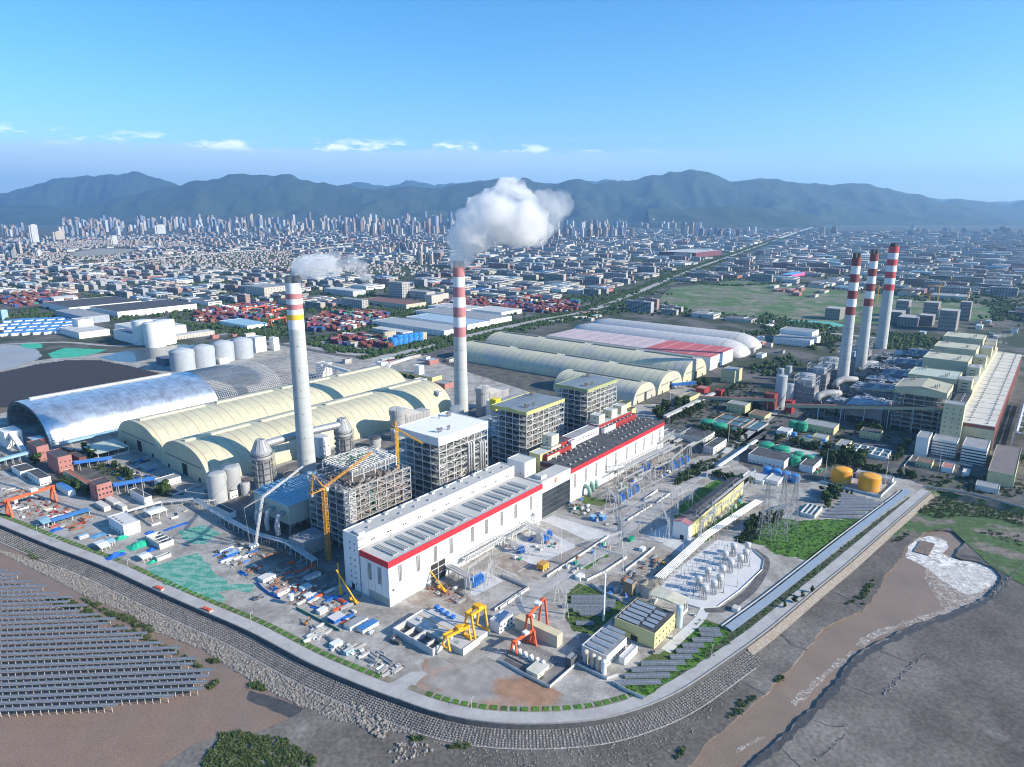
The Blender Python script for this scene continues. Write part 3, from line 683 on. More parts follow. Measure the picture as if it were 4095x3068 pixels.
def mast(label,p,H,mat=steel,r=.35,group='lightning masts',name='lightning_mast'):
 t=thing(name,label,'mast',Vector((p.x,p.y,0)),0,group)
 mb=MB();mb.lathe([(r,0),(r*.75,H*.5),(r*.72,H*.5),(r*.4,H*.8),(r*.12,H)],10);mb.build('pole',mat,t,True)
 cube('footing',t,-.8,-.8,0,.8,.8,.4,concrete)
 return t
def wires(label,pairs,sag=.03,r=.09,name='overhead_conductor',group='overhead lines'):
 mb=MB()
 for a,b in pairs:
  a,b=Vector(a),Vector(b);L=(b-a).length;prev=a;n=10
  for k in range(1,n+1):
   f=k/n;c=a+(b-a)*f-Vector((0,0,4*sag*L*f*(1-f)));mb.bar(prev,c,r);prev=c
 return tag(mb.build(name,steel),label,'power line',group)
def transformer(label,o,L=9.0,W=5.0,h=4.5,mat=bluep,ang=GA,group='blue power transformers',fire=True):
 t=thing('transformer',label,'transformer',o if isinstance(o,Vector)else UV(*o),ang,group)
 cube('plinth',t,-1.5,-1.5,0,L+1.5,W+1.5,.35,concrete)
 cube('tank',t,0,W*.2,.35,L,W*.8,h,mat);cube('tank_cover',t,-.2,W*.15,h,L+.2,W*.85,h+.25,mat)
 for k in range(6):
  for y in(-.4,W*.82):cube('radiator',t,L*(.04+.16*k),y,1.0,L*(.04+.16*k)+L*.1,y+W*.2,h-.2,mat)
 tube('conservator',t,(L*.1,W*.5,h+2),(L*.9,W*.5,h+2),.65,mat)
 for k in range(2):bar('conservator_stand',t,(L*(.2+.6*k),W*.5,h),(L*(.2+.6*k),W*.5,h+1.6),.35,mat)
 for k in range(3):tube('bushing',t,(L*(.22+.28*k),W*.25,h),(L*(.22+.28*k)+.4,-W*.25,h+3.6),.2,darksteel)
 if fire:cube('fire_wall',t,-2.2,-1,.01,-1.8,W+2,h+2.6,paleconc)
 return t
def pylon(label,p,H,w0,mat=greysteel,arms=3,group='transmission pylons',yaw=0.0):
 t=thing('pylon',label,'pylon',Vector((p.x,p.y,0)),yaw,group);mb=MB();n=9
 W=lambda f:w0*(1-f)**1.25+1.6
 zs=[H*(k/n)**.9 for k in range(n+1)]
 for k in range(n):
  a,b=W(zs[k]/H)/2,W(zs[k+1]/H)/2;z0,z1=zs[k],zs[k+1]
  cs=[(-1,-1),(1,-1),(1,1),(-1,1)]
  for i in range(4):
   (x0,y0),(x1,y1)=cs[i],cs[(i+1)%4]
   mb.bar((x0*a,y0*a,z0),(x0*b,y0*b,z1),.34);mb.bar((x0*a,y0*a,z0),(x1*b,y1*b,z1),.17);mb.bar((x1*a,y1*a,z0),(x0*b,y0*b,z1),.17);mb.bar((x0*b,y0*b,z1),(x1*b,y1*b,z1),.17)
 mb.build('tower_body',mat,t)
 for k in range(arms):
  z=H*(.72+.12*k);ab=MB();l=9-1.5*k
  for s in(-1,1):
   ab.bar((0,0,z+1.6),(0,s*l,z),.22);ab.bar((1,0,z-.6),(0,s*l,z),.2);ab.bar((-1,0,z-.6),(0,s*l,z),.2)
  ab.build('crossarm',mat,t)
 return t
def lamp(label,p,H=9,yaw=0.0):
 t=thing('street_lamp',label,'street lamp',Vector((p.x,p.y,0)),yaw,'street lamps in the works');bar('pole',t,(0,0,0),(0,0,H),.2,steel);bar('arm',t,(0,0,H),(1.8,0,H+.4),.14,steel);cube('lamp_head',t,1.4,-.2,H+.32,2.3,.2,H+.5,whitep)
 return t
def fence_wall(label,line,h=2.4,w=.3,mat=paleconc,every=6.0,name='boundary_wall',group='walls round the works yards',cat='wall',posts=True):
 p0=line[0];t=thing(name,label,cat,(p0.x,p0.y,0),0,group);L=[Vector((p.x-p0.x,p.y-p0.y,0))for p in line]
 for a,b in zip(L,L[1:]):
  bar('wall_panel',t,a+Vector((0,0,h/2)),b+Vector((0,0,h/2)),w,mat,h)
  n=max(1,int((b-a).length/every))
  if posts:
   for k in range(n+1):c=a+(b-a)*k/n;cube('pillar',t,c.x-w*.9,c.y-w*.9,0,c.x+w*.9,c.y+w*.9,h+.25,mat)
 return t
def vehicle(kind,label,p,yaw,mat,group=None):
 if kind=='car':
  t=thing('parked_car',label,'car',Vector((p.x,p.y,.08)),yaw,group)
  mb=MB();mb.prism([(-2.2,-.88),(2.2,-.88),(2.25,0),(2.2,.88),(-2.2,.88)],.35,.95);mb.build('body',mat,t)
  mb=MB();mb.add([(-1.7,-.82,.95),(1.1,-.82,.95),(1.1,.82,.95),(-1.7,.82,.95),(-1.2,-.66,1.48),(.4,-.66,1.48),(.4,.66,1.48),(-1.2,.66,1.48)],[(0,1,5,4),(1,2,6,5),(2,3,7,6),(3,0,4,7)]);mb.build('window_glass',glassm,t)
  cube('roof',t,-1.2,-.66,1.48,.4,.66,1.53,mat);ws=((-1.35,-.85),(1.35,-.85),(-1.35,.85),(1.35,.85));r=.34
 elif kind=='van':
  t=thing('van',label,'van',Vector((p.x,p.y,.08)),yaw,group)
  mb=MB();mb.add([(-2.4,-.95,.4),(2.5,-.95,.4),(2.5,.95,.4),(-2.4,.95,.4),(-2.4,-.9,2.1),(1.3,-.9,2.1),(1.3,.9,2.1),(-2.4,.9,2.1),(2.5,-.95,1.1),(2.5,.95,1.1)],[(3,2,1,0),(4,5,6,7),(0,1,8,5,4),(3,7,6,9,2),(0,4,7,3),(1,2,9,8),(8,9,6,5)]);mb.build('body',mat,t)
  bar('windscreen',t,(2.0,0,1.5),(2.02,0,1.52),1.5,glassm,.6);cube('side_window',t,-1.8,-.97,1.35,1.0,-.91,1.85,glassm);ws=((-1.5,-.9),(1.6,-.9),(-1.5,.9),(1.6,.9));r=.38
 else:
  t=thing('truck',label,'truck',Vector((p.x,p.y,.08)),yaw,group)
  cube('cargo_bed',t,-4.5,-1.2,1.1,2.0,1.2,2.9,mat);cube('cab',t,2.3,-1.15,.7,4.4,1.15,2.8,whitep);cube('windscreen',t,4.35,-1,1.7,4.45,1,2.5,glassm);cube('chassis',t,-4.5,-.8,.7,4.2,.8,1.1,darksteel)
  ws=((-3.6,-1.05),(-2.4,-1.05),(3.3,-1.05),(-3.6,1.05),(-2.4,1.05),(3.3,1.05));r=.5
 for x,y in ws:tube('wheel',t,(x,y-.12,r),(x,y+.12,r),r,darksteel)
 return t
def container(label,o,ang,mat,z=0.0,L=12.2,group=None,name='shipping_container',cat='container'):
 t=thing(name,label,cat,Vector((o.x,o.y,z)),ang,group)
 key=('cont',mat.name,L)
 if key not in UNIT:
  mb=MB();mb.box(0,0,.15,L,2.44,2.55);n=int(L/.8)
  for k in range(n):
   for y in(-.05,2.44):mb.box(L*k/n+.12,y,.3,L*k/n+.5,y+.05,2.4)
  UNIT[key]=mb.mesh('container_body',mat)
  mb=MB();mb.box(0,-.06,2.55,L,2.5,2.62);UNIT[key+('r',)]=mb.mesh('container_roof',mat)
 link('body',UNIT[key],t);link('roof',UNIT[key+('r',)],t)
 return t
def cabin(label,o,L,W,h=2.9,wall=whitep,roof=paleroof,ang=GA,z=0,group='site cabins and containers on the works yards',name='site_cabin',n=2):
 t=thing(name,label,'site cabin',Vector((o.x,o.y,z)),ang,group)
 cube('wall',t,0,0,0,L,W,h,wall);cube('roof',t,-.15,-.15,h,L+.15,W+.15,h+.15,roof)
 for k in range(n):cube('window',t,L*(k+.6)/(n+.3)-.5,-.05,1.1,L*(k+.6)/(n+.3)+.5,.03,2.0,glassm)
 return t
sheet('boiler_yard',[UV(*q)for q in((-20,62),(20,62),(560,62),(560,345),(30,360),(-20,200))],M('dark_boiler_ground',(.13,.125,.12),.9,.25,.06,col2=(.21,.2,.185)),.023)  # darker ground sheet from the boiler houses back towards the coal stores
stripem=M('wall_seam',(.42,.42,.43),.7,.05)
louvre=M('window_louvre',(.05,.052,.055),.4,.2,.3)
lightroof=M('pale_grey_membrane',(.47,.47,.45),.8,.08,.05,wear=((.38,.37,.35),.06,.55,.7))
def tall_window(t,x,z0,z1,w,face,off=0.0):
 if face=='v':o=cube('window',t,x-w/2,-.08,z0,x+w/2,.05,z1,louvre)
 else:o=cube('window',t,-.08,x-w/2,z0,.05,x+w/2,z1,louvre)
 mb=MB();n=int((z1-z0)/1.7)
 for k in range(n+1):
  z=z0+(z1-z0)*k/n
  mb.box(x-w/2,-.16,z-.12,x+w/2,-.08,z+.12)if face=='v' else mb.box(-.16,x-w/2,z-.12,-.08,x+w/2,z+.12)
 for k in range(4):
  xx=x-w/2+w*k/3
  mb.box(xx-.12,-.17,z0,xx+.12,-.08,z1)if face=='v' else mb.box(-.17,xx-.12,z0,-.08,xx+.12,z1)
 mb.build('window_frame',whitep,t)
H1L,H1W,H1H,H1R=213.3,35.5,41.0,35.4
t=thing('turbine_hall','new white turbine hall with red fascia and pale grey roof, nearest the dike','turbine hall',UV(0,0),GA,'turbine halls')
mb=MB();mb.box(0,0,0,H1L,H1W,H1R);mb.build('wall',white,t)
mb=MB();mb.box(-.45,-.45,H1R,H1L+.2,H1W,H1H-.9);mb.box(-.45,-.45,H1H-.9,H1L+.2,.1,H1H);mb.box(-.45,.1,H1H-.9,.1,H1W,H1H);mb.build('red_fascia',redp,t)
cube('roof',t,.1,.1,H1H-.9,H1L,H1W,H1H-.55,lightroof)
cube('wall_base',t,-.1,.1,0,.05,26,7.5,M('grey_plinth',(.35,.38,.37),.7,.08))
for k in range(1,15):
 x=H1L*k/15;cube('wall_seam',t,x-.16,-.14,.2,x+.16,.02,H1R-.02,stripem)
for y in(9,17.8,26.5):cube('wall_seam',t,-.14,y-.16,.2,.02,y+.16,H1R-.02,stripem)
for x in(12.5,33,54,74,103,123,146,168,194):tall_window(t,x,18.5,33.5,4.4,'v')
for y in(11.5,23.5):tall_window(t,y,17,32.5,4.2,'u')
cube('opening',t,47.5,-.1,0,66,.05,17.5,doorm)
for x,z in((47.2,0),(56.8,0),(66,0)):cube('opening_post',t,x-.35,-.4,0,x+.35,.2,17.5,steel)
for z in(5.8,11.6,17.3):cube('opening_beam',t,46.5,-.3,z,66.5,-.1,z+.7,steel)
for x,z in((4,13),(136,10),(174,10),(205,22),(205,27),(205,17),(3,13)):cube('small_window',t,x,-.07,z,x+1.6,.05,z+1.6,glassm)
cube('roof_joint',t,107.5,.6,H1H-.55,108,H1W-.5,H1H-.25,greysteel)
mono=M('ridge_ventilator',(.4,.41,.4),.6,.06,.3)
for k in range(15):
 x=10+k*12.3+(9 if k>7 else 0)
 if k==8:x+=4
 v=MB();z=H1H-.55
 for j in range(3):
  v.add([(x+j*2.1,5,z),(x+j*2.1+1.9,5,z),(x+j*2.1+1.9,29,z),(x+j*2.1,29,z),(x+j*2.1+.35,5,z+1.5),(x+j*2.1+1.55,5,z+1.5),(x+j*2.1+1.55,29,z+1.5),(x+j*2.1+.35,29,z+1.5)],[(0,1,5,4),(1,2,6,5),(2,3,7,6),(3,0,4,7),(4,5,6,7)])
 v.build('roof_ventilator',mono,t)
AV0,AV1,AH=37.5,57.5,52.0
mb=MB();block(mb,0,AV0,0,H1L,AV1,AH-1,0,1.1,.5);mb.build('deaerator_bay',white,t)
cube('bay_roof',t,.55,AV0+.55,AH-1,H1L-.5,AV1-.55,AH-.75,lightroof)
for z in range(0,50,7):cube('stair_landing',t,-.1,35.6,z,6,37.4,z+.5,concrete)
cube('recess_wall',t,3,35.6,0,H1L,37.4,H1R,greysteel)
for k in range(11):
 x=14+k*18.5
 for j in(0,2.6):cube('bay_window',t,x+j,AV0-.07,H1H+2.2,x+j+1.9,AV0+.05,H1H+3.6,glassm)
 cube('bay_seam',t,x+9,AV0-.06,H1H,x+9.2,AV0+.02,AH,stripem)
 m_=MB();m_.lathe([(1.5,AH-.75),(1.5,AH+.1),(.5,AH+.7)],12,c=(x+4,AV0+8));m_.build('roof_fan',greysteel,t,True)
for y in(42,48):
 for z in(5,11,16,22,28,37,43):
  if(y+z)%3:cube('end_window',t,-.07,y,z,.05,y+1.4,z+1.5,glassm)
cube('end_door',t,-.09,45,0,.05,49,5,doorm)
cube('roof_cabin',t,2,38.5,AH-.75,9,46,AH+2,paleconc)
for k in range(9):cube('roof_cabinet',t,24+k*20,AV1-4.5,AH-.75,28+k*20,AV1-1.5,AH+1.2,paleroof)
LK0,LK1,LH=213.6,268.4,41.5
t=thing('link_building','glazed link between the halls, white band above a dark glass front','link building',UV(LK0,1.2),GA)
w=LK1-LK0
cube('wall',t,.2,.4,0,w-.2,20,LH-.2,white);cube('upper_band',t,.2,-.05,29,w-.2,.42,LH+.6,M('white_band',(.68,.69,.71),.6,.05))
cube('roof',t,.2,.45,LH-.15,w-.2,20,LH+.05,lightroof);cube('roof_cabin',t,6,5,LH+.05,16,13,LH+4,paleroof)
curtain=M('curtain_wall_glass',(.02,.03,.04),.06,.2,.08,spec=.8)
cube('glass_front',t,.5,.2,.3,w-.5,.38,29,curtain)
mb=MB()
for k in range(31):mb.box(.5+(w-1)*k/30-.09,.05,.3,.5+(w-1)*k/30+.09,.22,29)
for z in(6,12,18,24):mb.box(.5,.08,z,w-.5,.21,z+.14)
mb.build('mullion',M('mullion_grey',(.2,.21,.22),.5,.05),t)
cx,cz=w*.47,36.6
mb=MB();mb.add([(cx,-.12,cz+3.2),(cx-3.0,-.12,cz+.35),(cx-1.6,-.12,cz-.25),(cx+.1,-.12,cz+.85),(cx+1.6,-.12,cz+.35),(cx+3.0,-.12,cz+.75)],[(0,1,2,3,4,5)])
mb.add([(cx-2.9,-.12,cz-.15),(cx-1.6,-.12,cz-.75),(cx+.1,-.12,cz+.3),(cx+1.6,-.12,cz-.2),(cx+2.9,-.12,cz+.2),(cx,-.12,cz-3.0)],[(0,5,4,3,2,1)])
mb.build('emblem',M('emblem_red',(.78,.09,.03),.5,0),t)
mb=MB()
rs=random.Random(3)
for k in range(6):
 x=cx-4.3+k*1.46;z=cz-5.6
 mb.box(x,-.14,z+1.15,x+1.15,-.06,z+1.3);mb.box(x,-.14,z+.5,x+1.15,-.06,z+.64);mb.box(x+.5,-.14,z,x+.66,-.06,z+1.3);mb.box(x+.05,-.14,z,x+.2,-.06,z+.55)
 if k%2:mb.box(x+.95,-.14,z,x+1.1,-.06,z+1.3)
 else:mb.box(x,-.14,z,x+1.15,-.06,z+.14)
mb.build('lettering',M('lettering_dark',(.05,.05,.06),.6,0),t)
mb=MB()
for k in range(9):mb.box(cx-2.6+k*.6,-.14,cz-6.7,cx-2.2+k*.6,-.06,cz-6.2)
mb.build('small_lettering',MATS['lettering_dark'],t)
H2A,H2L,H2W,H2H,H2R=268.5,229.5,41.5,39.5,34.5
t=thing('turbine_hall','older white turbine hall with red fascia, dark felt roof and red and yellow bays behind','turbine hall',UV(H2A,1.2),GA,'turbine halls')
mb=MB();mb.box(0,0,0,H2L,H2W,H2R);mb.build('wall',white,t)
mb=MB();mb.box(0,-.4,H2R,H2L,.4,H2H);mb.box(H2L-.4,.4,H2R,H2L,H2W,H2H);mb.build('red_fascia',redp,t)
mb=MB();mb.add([(0,.4,H2R),(H2L-.4,.4,H2R),(H2L-.4,H2W,H2R),(0,H2W,H2R),(0,.4,H2H-.6),(H2L-.4,.4,H2H-.6),(H2L-.4,H2W*.5,H2H+1.4),(0,H2W*.5,H2H+1.4),(H2L-.4,H2W,H2H+.2),(0,H2W,H2H+.2)],[(4,5,6,7),(7,6,8,9),(0,4,7,9,3),(1,2,8,6,5)]);mb.build('roof',darkroof,t)
cube('end_wall',t,-.15,18,0,.02,H2W,H2R-.1,M('olive_end_wall',(.3,.29,.2),.7,.1))
cube('end_fascia',t,-.2,3,H2R-.05,.0,H2W,H2H-.8,M('maroon_fascia',(.12,.06,.06),.7,.1))
for k in range(1,16):x=H2L*k/16;cube('wall_seam',t,x-.16,-.14,.2,x+.16,.02,H2R-.02,stripem)
for k in range(10):tall_window(t,9.5+k*22.6+(5 if k>4 else 0),15,32,4.0,'v')
cube('canopy_band',t,4,-.5,7.4,H2L-8,.02,8.2,M('grey_band',(.5,.5,.5),.7,.1))
domem=M('roof_ventilator_dome',(.36,.36,.35),.5,.1,.5)
for blk0,n in((12,8),(128,9)):
 for k in range(n):
  for j,y in enumerate((9,21,32.5)):
   x=blk0+k*10.4+j*2.5;z=H2H-.6+2*(y/H2W*2 if y<H2W/2 else 2-y/H2W*1.2)
   m_=MB();r=1.9 if j!=1 else 1.2;m_.lathe([(r*.8,z-.6),(r*.8,z+.5),(r,z+.6),(r*.7,z+1.4),(r*.2,z+1.8)],12,c=(x,y));m_.build('roof_ventilator',domem,t,True)
def bay(name,x0,y0,x1,y1,z0,z1,m,rm,par=.6):
 b=MB();block(b,x0,y0,z0,x1,y1,z1,0,par);o=b.build(name,m,t);cube(name+'_roof',t,x0+.4,y0+.4,z1,x1-.4,y1-.4,z1+.15,rm)
bay('deaerator_bay',0,42,22,58,0,47,yellow,paleroof);bay('deaerator_bay',22,42,42,58,0,49,cream,greyroof);bay('deaerator_bay',42,42,64,58,0,50,darkred,darkroof)
bay('deaerator_bay',64,42,128,58,0,49,white,greyroof);bay('deaerator_bay',128,42,214,58,0,50.5,darkred,paleroof);bay('deaerator_bay',214,42,226,62,0,53,yellow,darkroof)
bay('lower_bay',6,36,56,42,H2H,46,darkred,darkroof);bay('lower_bay',56,37,66,42,H2H,49.5,white,greyroof);bay('lower_bay',132,36,160,42,H2H,47,white,darkroof);bay('lower_bay',160,36,216,42,H2H,47.5,darkred,darkroof)
bay('wall_panel',6,35.8,30,36.1,H2H,44.5,cream,cream,0)
for x0 in(28,134,166,192):bay('coal_bunker_head',x0,46,x0+15,60,49,61,cream,paleroof)
bay('coal_bunker_head',214,50,226,64,53,60,yellow,darkroof)
for k in range(10):cube('bay_window',t,66+k*6,41.9,43.5,68.6+k*6,42.05,45,glassm)
for k in range(12):cube('bay_window',t,162+k*4.5,35.9,41.5,164+k*4.5,36.05,43,glassm)
for x0 in(28,134,166,192):
 for z in(52,56.5):cube('head_window',t,x0-.06,51,z,x0+.05,54,z+1.2,glassm)
for x in range(10,56,8):m_=MB();m_.lathe([(1.4,46),(1.4,47),(.4,47.6)],10,c=(x,39));m_.build('bay_fan',domem,t,True)
for x in range(136,214,10):m_=MB();m_.lathe([(1.4,47.4),(1.4,48.4),(.4,49)],10,c=(x,39));m_.build('bay_fan',domem,t,True)
t2=bld('white stair tower block joined by a footbridge to the older hall','building',(222,30),20,24,54,white,lightroof,(0,0),(4,2))
gallery('white enclosed footbridge from stair tower to the yellow bay',UV(243,52),UV(270,52),33,33,5,4.5,white,paleroof,1,'footbridge',None,greysteel,5)
pipem=M('boiler_pipe',(.5,.5,.49),.45,.1,.3)
def boiler_house(label,u0,v0,L,W,H,roof_mat,fascia,fas_h=5.0,nx=7,ny=6,nz=9,clutter=1.0,roof=True,colm=steel,core=None,seed=1,seams=True,slope=0,group='boiler houses',redgreen=False,cut=0):
 rnd=random.Random(seed)
 t=thing('boiler_house',label,'boiler house',UV(u0,v0),GA,group)
 zt=H-fas_h if roof else H
 xs=[L*i/(nx-1)for i in range(nx)];ys=[W*i/(ny-1)for i in range(ny)];zs=[zt*(k+1)/nz for k in range(nz)]
 for x in xs:
  for y in(0,W):bar('column',t,(x,y,0),(x,y,zt),.85,colm)
 for y in ys[1:-1]:
  for x in(0,L):bar('column',t,(x,y,0),(x,y,zt),.85,colm)
 for z in zs:
  bar('floor_beam',t,(0,0,z-.35),(L,0,z-.35),.5,colm,.7);bar('floor_beam',t,(0,0,z-.35),(0,W,z-.35),.7,colm,.9)
  bar('floor_beam',t,(L,0,z-.35),(L,W,z-.35),.7,colm,.9);bar('floor_beam',t,(0,W,z-.35),(L,W,z-.35),.7,colm,.9)
 for i in range(nx-1):
  for k in range(nz):
   if(i+k)%3==0 or i in(0,nx-2)and k%2:
    z0=zs[k]-zt/nz;a,b=(xs[i],xs[i+1])if(i+k)%2 else(xs[i+1],xs[i]);bar('brace',t,(a,-.1,z0),(b,-.1,zs[k]),.42,colm)
 for i in range(ny-1):
  for k in range(nz):
   if(i+k)%3==0:z0=zs[k]-zt/nz;bar('brace',t,(-.1,ys[i],z0),(-.1,ys[i+1],zs[k]),.42,colm)
 c=core or M('furnace_casing',(.24,.24,.235),.6,.15,.2)
 cube('furnace',t,L*.24,W*.2,zt*.12,L*.78,W*.86,zt*.93,c)
 for z in zs[:-1]:
  d=MB();d.box(.6,2.0,z-.15,L-.6,W*.2-.1,z);d.box(.6,W*.2-.1,z-.15,L*.24-.1,W-.6,z)
  d.build('platform',greysteel,t)
 mb=MB();rl=MB()
 n=int(260*clutter)
 for _ in range(n):
  f=rnd.random();z=rnd.choice(zs)-rnd.uniform(.5,zt/nz*.9)
  if f<.62:
   x=rnd.uniform(1,L-8);y=rnd.uniform(.4,W*.19);mb.bar((x,y,z),(x+rnd.uniform(3,9),y,z+rnd.choice((0,0,0,2))),rnd.uniform(.2,.7),rnd.uniform(.2,.9))
  else:
   y=rnd.uniform(1,W-8);x=rnd.uniform(.4,L*.22);mb.bar((x,y,z),(x,y+rnd.uniform(3,9),z),rnd.uniform(.2,.7),rnd.uniform(.2,.9))
 struct(mb.build('small_pipework',colm,t),'stuff');mb=MB()
 for _ in range(n//2):
  z=rnd.choice(zs)-rnd.uniform(.5,zt/nz*.9);x=rnd.uniform(1,L-7)
  if rnd.random()<.6:mb.obox((x,rnd.uniform(.5,W*.17),z),(rnd.uniform(1.5,5),0,0),(0,2,0),(0,0,rnd.uniform(1,4)))
  else:mb.obox((rnd.uniform(.5,L*.2),rnd.uniform(1,W-6),z),(2,0,0),(0,rnd.uniform(1.5,5),0),(0,0,rnd.uniform(1,4)))
 struct(mb.build('dark_equipment',M('site_brown',(.17,.125,.1),.8,.3,.3,col2=(.22,.21,.2))if redgreen else M('dark_equipment',(.13,.13,.13),.7,.3,.3,col2=(.24,.2,.16)),t),'stuff')
 for z in zs:
  rl.bar((0,-.3,z+1.1),(L,-.3,z+1.1),.12);rl.bar((0,-.3,z+.55),(L,-.3,z+.55),.1);rl.bar((-.3,0,z+1.1),(-.3,W,z+1.1),.12);rl.bar((-.3,0,z+.55),(-.3,W,z+.55),.1)
 rl.build('railing',colm,t)
 k=0
 for _ in range(int(10*clutter)):
  x=rnd.uniform(L*.1,L*.95);z0=rnd.uniform(zt*.1,zt*.5);z1=z0+rnd.uniform(zt*.2,zt*.45);y=rnd.uniform(1.2,W*.16);r=rnd.uniform(.5,1.0)
  m=pipem if not redgreen else rnd.choice((pipem,M('primer_red_pipe',(.42,.05,.06),.6),M('primer_green_pipe',(.03,.16,.11),.6)))
  p=MB();pipe(p,[(x,y,z0),(x,y,z1),(x+rnd.choice((-1,1))*rnd.uniform(1,4),y+.3,z1+1.5)],r,10);p.build('steam_pipe',m,t,True)
 if roof:
  f=MB();e=.7
  for a in((-e,-e,L+e,-.05),(-e,W+.05,L+e,W+e),(-e,-.05,-.05,W+.05),(L+.05,-.05,L+e,W+.05)):f.box(a[0],a[1],zt-.01,a[2],a[3],H)
  f.build('fascia',fascia,t)
  r_=MB();z=H-.6
  if slope:r_.add([(-.05,-.05,z),(L,-.05,z),(L,W/2,z+slope),(-.05,W/2,z+slope),(L,W,z),(-.05,W,z)],[(0,1,2,3),(3,2,4,5),(0,3,5),(1,4,2)])
  else:r_.box(-.05,-.05,z-.4,L+.05,W+.05,z)
  r_.build('roof',roof_mat,t)
  ex=M('exhaust_pipe',(.18,.17,.16),.5,.2)
  for cx_,cy_,nn in((L*.18,W*.22,6),(L*.34,W*.2,3),(L*.8,W*.75,7),(L*.66,W*.8,2)):
   for k in range(nn):
    x=cx_+k%4*1.7;y=cy_+(k//4)*2
    s_=MB();zz=H-.6+(slope*(1-abs(y-W/2)/(W/2))if slope else 0);s_.lathe([(.35,zz-.3),(.35,zz+3.4),(.75,zz+3.5),(.75,zz+4.6),(.3,zz+5.2)],8,c=(x,y));s_.build('silencer',ex,t)
 return t
snow=M('white_roof_membrane',(.8,.8,.8),.7,.03,.05)
bwhite=boiler_house('boiler house with a snow white roof and fascia behind the new turbine hall',162,100,80,64,84,snow,white,9,8,6,10,1.5,seed=2)
for k,x in enumerate((46,50,54,66,70,74)):
 p=MB();z1=66 if k<3 else 62
 pipe(p,[(x,-1.4,18+4*(k%3)),(x,-1.4,z1-3),(x+.4,-.9,z1-1),(x+.4,1,z1),(x+.4,4,z1)],1.05,12);p.build('riser_pipe',pipem,bwhite,True)
p=MB();pipe(p,[(30,-1.5,20),(42,-1.5,20),(43.5,-1.5,22),(43.5,-1.5,26),(58,-1.5,30)],1.2,12);p.build('riser_pipe',pipem,bwhite,True)
greenroof=M('slate_blue_sheet_roof',(.21,.245,.27),.5,.06,.06)
boiler_house('boiler house with slate roof edged in bright yellow',317,100,82,56,77,greenroof,M('yellow_fascia',(.62,.58,.2),.6,.06),4,8,6,10,1.3,seed=3,slope=1.2)
boiler_house('boiler house with slate roof edged in olive green',462,103,81,54,76,greenroof,M('olive_fascia',(.36,.38,.17),.6,.06),4,8,6,10,1.3,seed=4,slope=1.2)
b1=boiler_house('boiler house under construction, bare steel frame with no roof, beside tower cranes',40,96,76,66,66,None,None,0,8,7,10,3.2,roof=False,colm=M('greyer_frame',(.4,.39,.37),.6,.2,.3),seed=5,redgreen=True,core=M('unfinished_furnace',(.2,.165,.14),.8,.3,.2))  # columns coloured greyer than on the roofed boiler houses
mb=MB()
for k in range(9):mb.bar((14+k*7,14,76),(14+k*7,60,76),.9,1.2)
for k in range(12):mb.bar((14,14+k*4.2,77),(70,14+k*4.2,77),.5,.8)
mb.build('roof_girder',steel,b1)
for k in range(5):
 for y in(14,60):bar('upper_column',b1,(14+k*14,y,66),(14+k*14,y,76),1,steel)
mb=MB();
for k in range(8):lattice(mb,(14+k*7,14,73),(21+k*7,14,73),.6,2,.3,h=5)
mb.build('edge_truss',steel,b1)
rr=random.Random(8);mb=MB();mb2=MB()
for _ in range(170):
 x,y=rr.uniform(12,70),rr.uniform(12,62);mb.bar((x,y,77.6),(x+rr.uniform(-6,6),y+rr.uniform(-3,3),77.6),rr.uniform(.2,.6))
for _ in range(40):
 x,y=rr.uniform(20,55),rr.uniform(25,58);mb2.bar((x,y,78),(x+rr.uniform(-4,4),y+rr.uniform(-2,2),78.2),.8)
struct(mb.build('loose_roof_steel',steel,b1),'stuff');struct(mb2.build('green_tarpaulin',M('dark_green_tarp',(.03,.14,.09),.8),b1),'stuff')
mb=MB();lattice(mb,(-3,-3,0),(-3,-3,68),7,24,.55,Vector((0,1,0)));mb.build('stair_tower',steel,b1)
shaft=M('chimney_concrete',(.47,.49,.48),.85,.05,.03,wear=((.4,.42,.42),.02,.5,.5),stretch=(1,1,14))
bandw=M('chimney_white',(.74,.76,.76),.7,.04,.05,wear=((.6,.6,.58),.1,.64,.5));bandr=M('chimney_faded_red',(.46,.2,.21),.7,.06,.05);bandd=M('chimney_dark_red',(.24,.065,.06),.7,.08,.05);bandb=M('chimney_bright_red',(.52,.075,.08),.7,.06,.05)
bandy=M('chimney_yellow',(.75,.5,.04),.6,.04,.05);flue_m=M('flue_concrete',(.28,.28,.27),.8,.15,.2);flue_d=M('sooty_flue',(.07,.065,.065),.8,.2,.2)
chimney('tall white chimney with pink and yellow bands near the top, twin flues',(1172,1130.4),240,10.8,8.9,[(.78,.825,bandw),(.825,.85,bandy),(.85,.875,bandw),(.875,.9,bandr),(.9,.925,bandw),(.925,.95,bandr),(.95,1,bandw)],shaft,2,flue_m,'power station chimneys')
chimney('chimney with faded pink and white bands standing behind the white roofed boiler house',(1834,1065.5),240,11.2,9.0,[(.565+.0621*i,.565+.0621*(i+1),(bandr,bandw)[i%2])for i in range(7)],shaft,2,flue_m,'power station chimneys')
chimney('left chimney of the three on the right, dark red and white bands',(3427,1030),240,10.6,7.6,[(.58+.06*i,.58+.06*(i+1),(bandd,bandw)[i%2])for i in range(7)],shaft,2,flue_d,'power station chimneys')
chimney('slender middle chimney of the three, dark red and white bands',(3498,1014),240,11,7.6,[(.58+.06*i,.58+.06*(i+1),(bandd,bandw)[i%2])for i in range(7)],shaft,2,flue_d,'power station chimneys')
chimney('widest chimney on the far right with bright red and white bands',(3576,986),240,12.8,11.2,[(.58+.06*i,.58+.06*(i+1),(bandb,bandw)[i%2])for i in range(7)],shaft,3,flue_d,'power station chimneys')
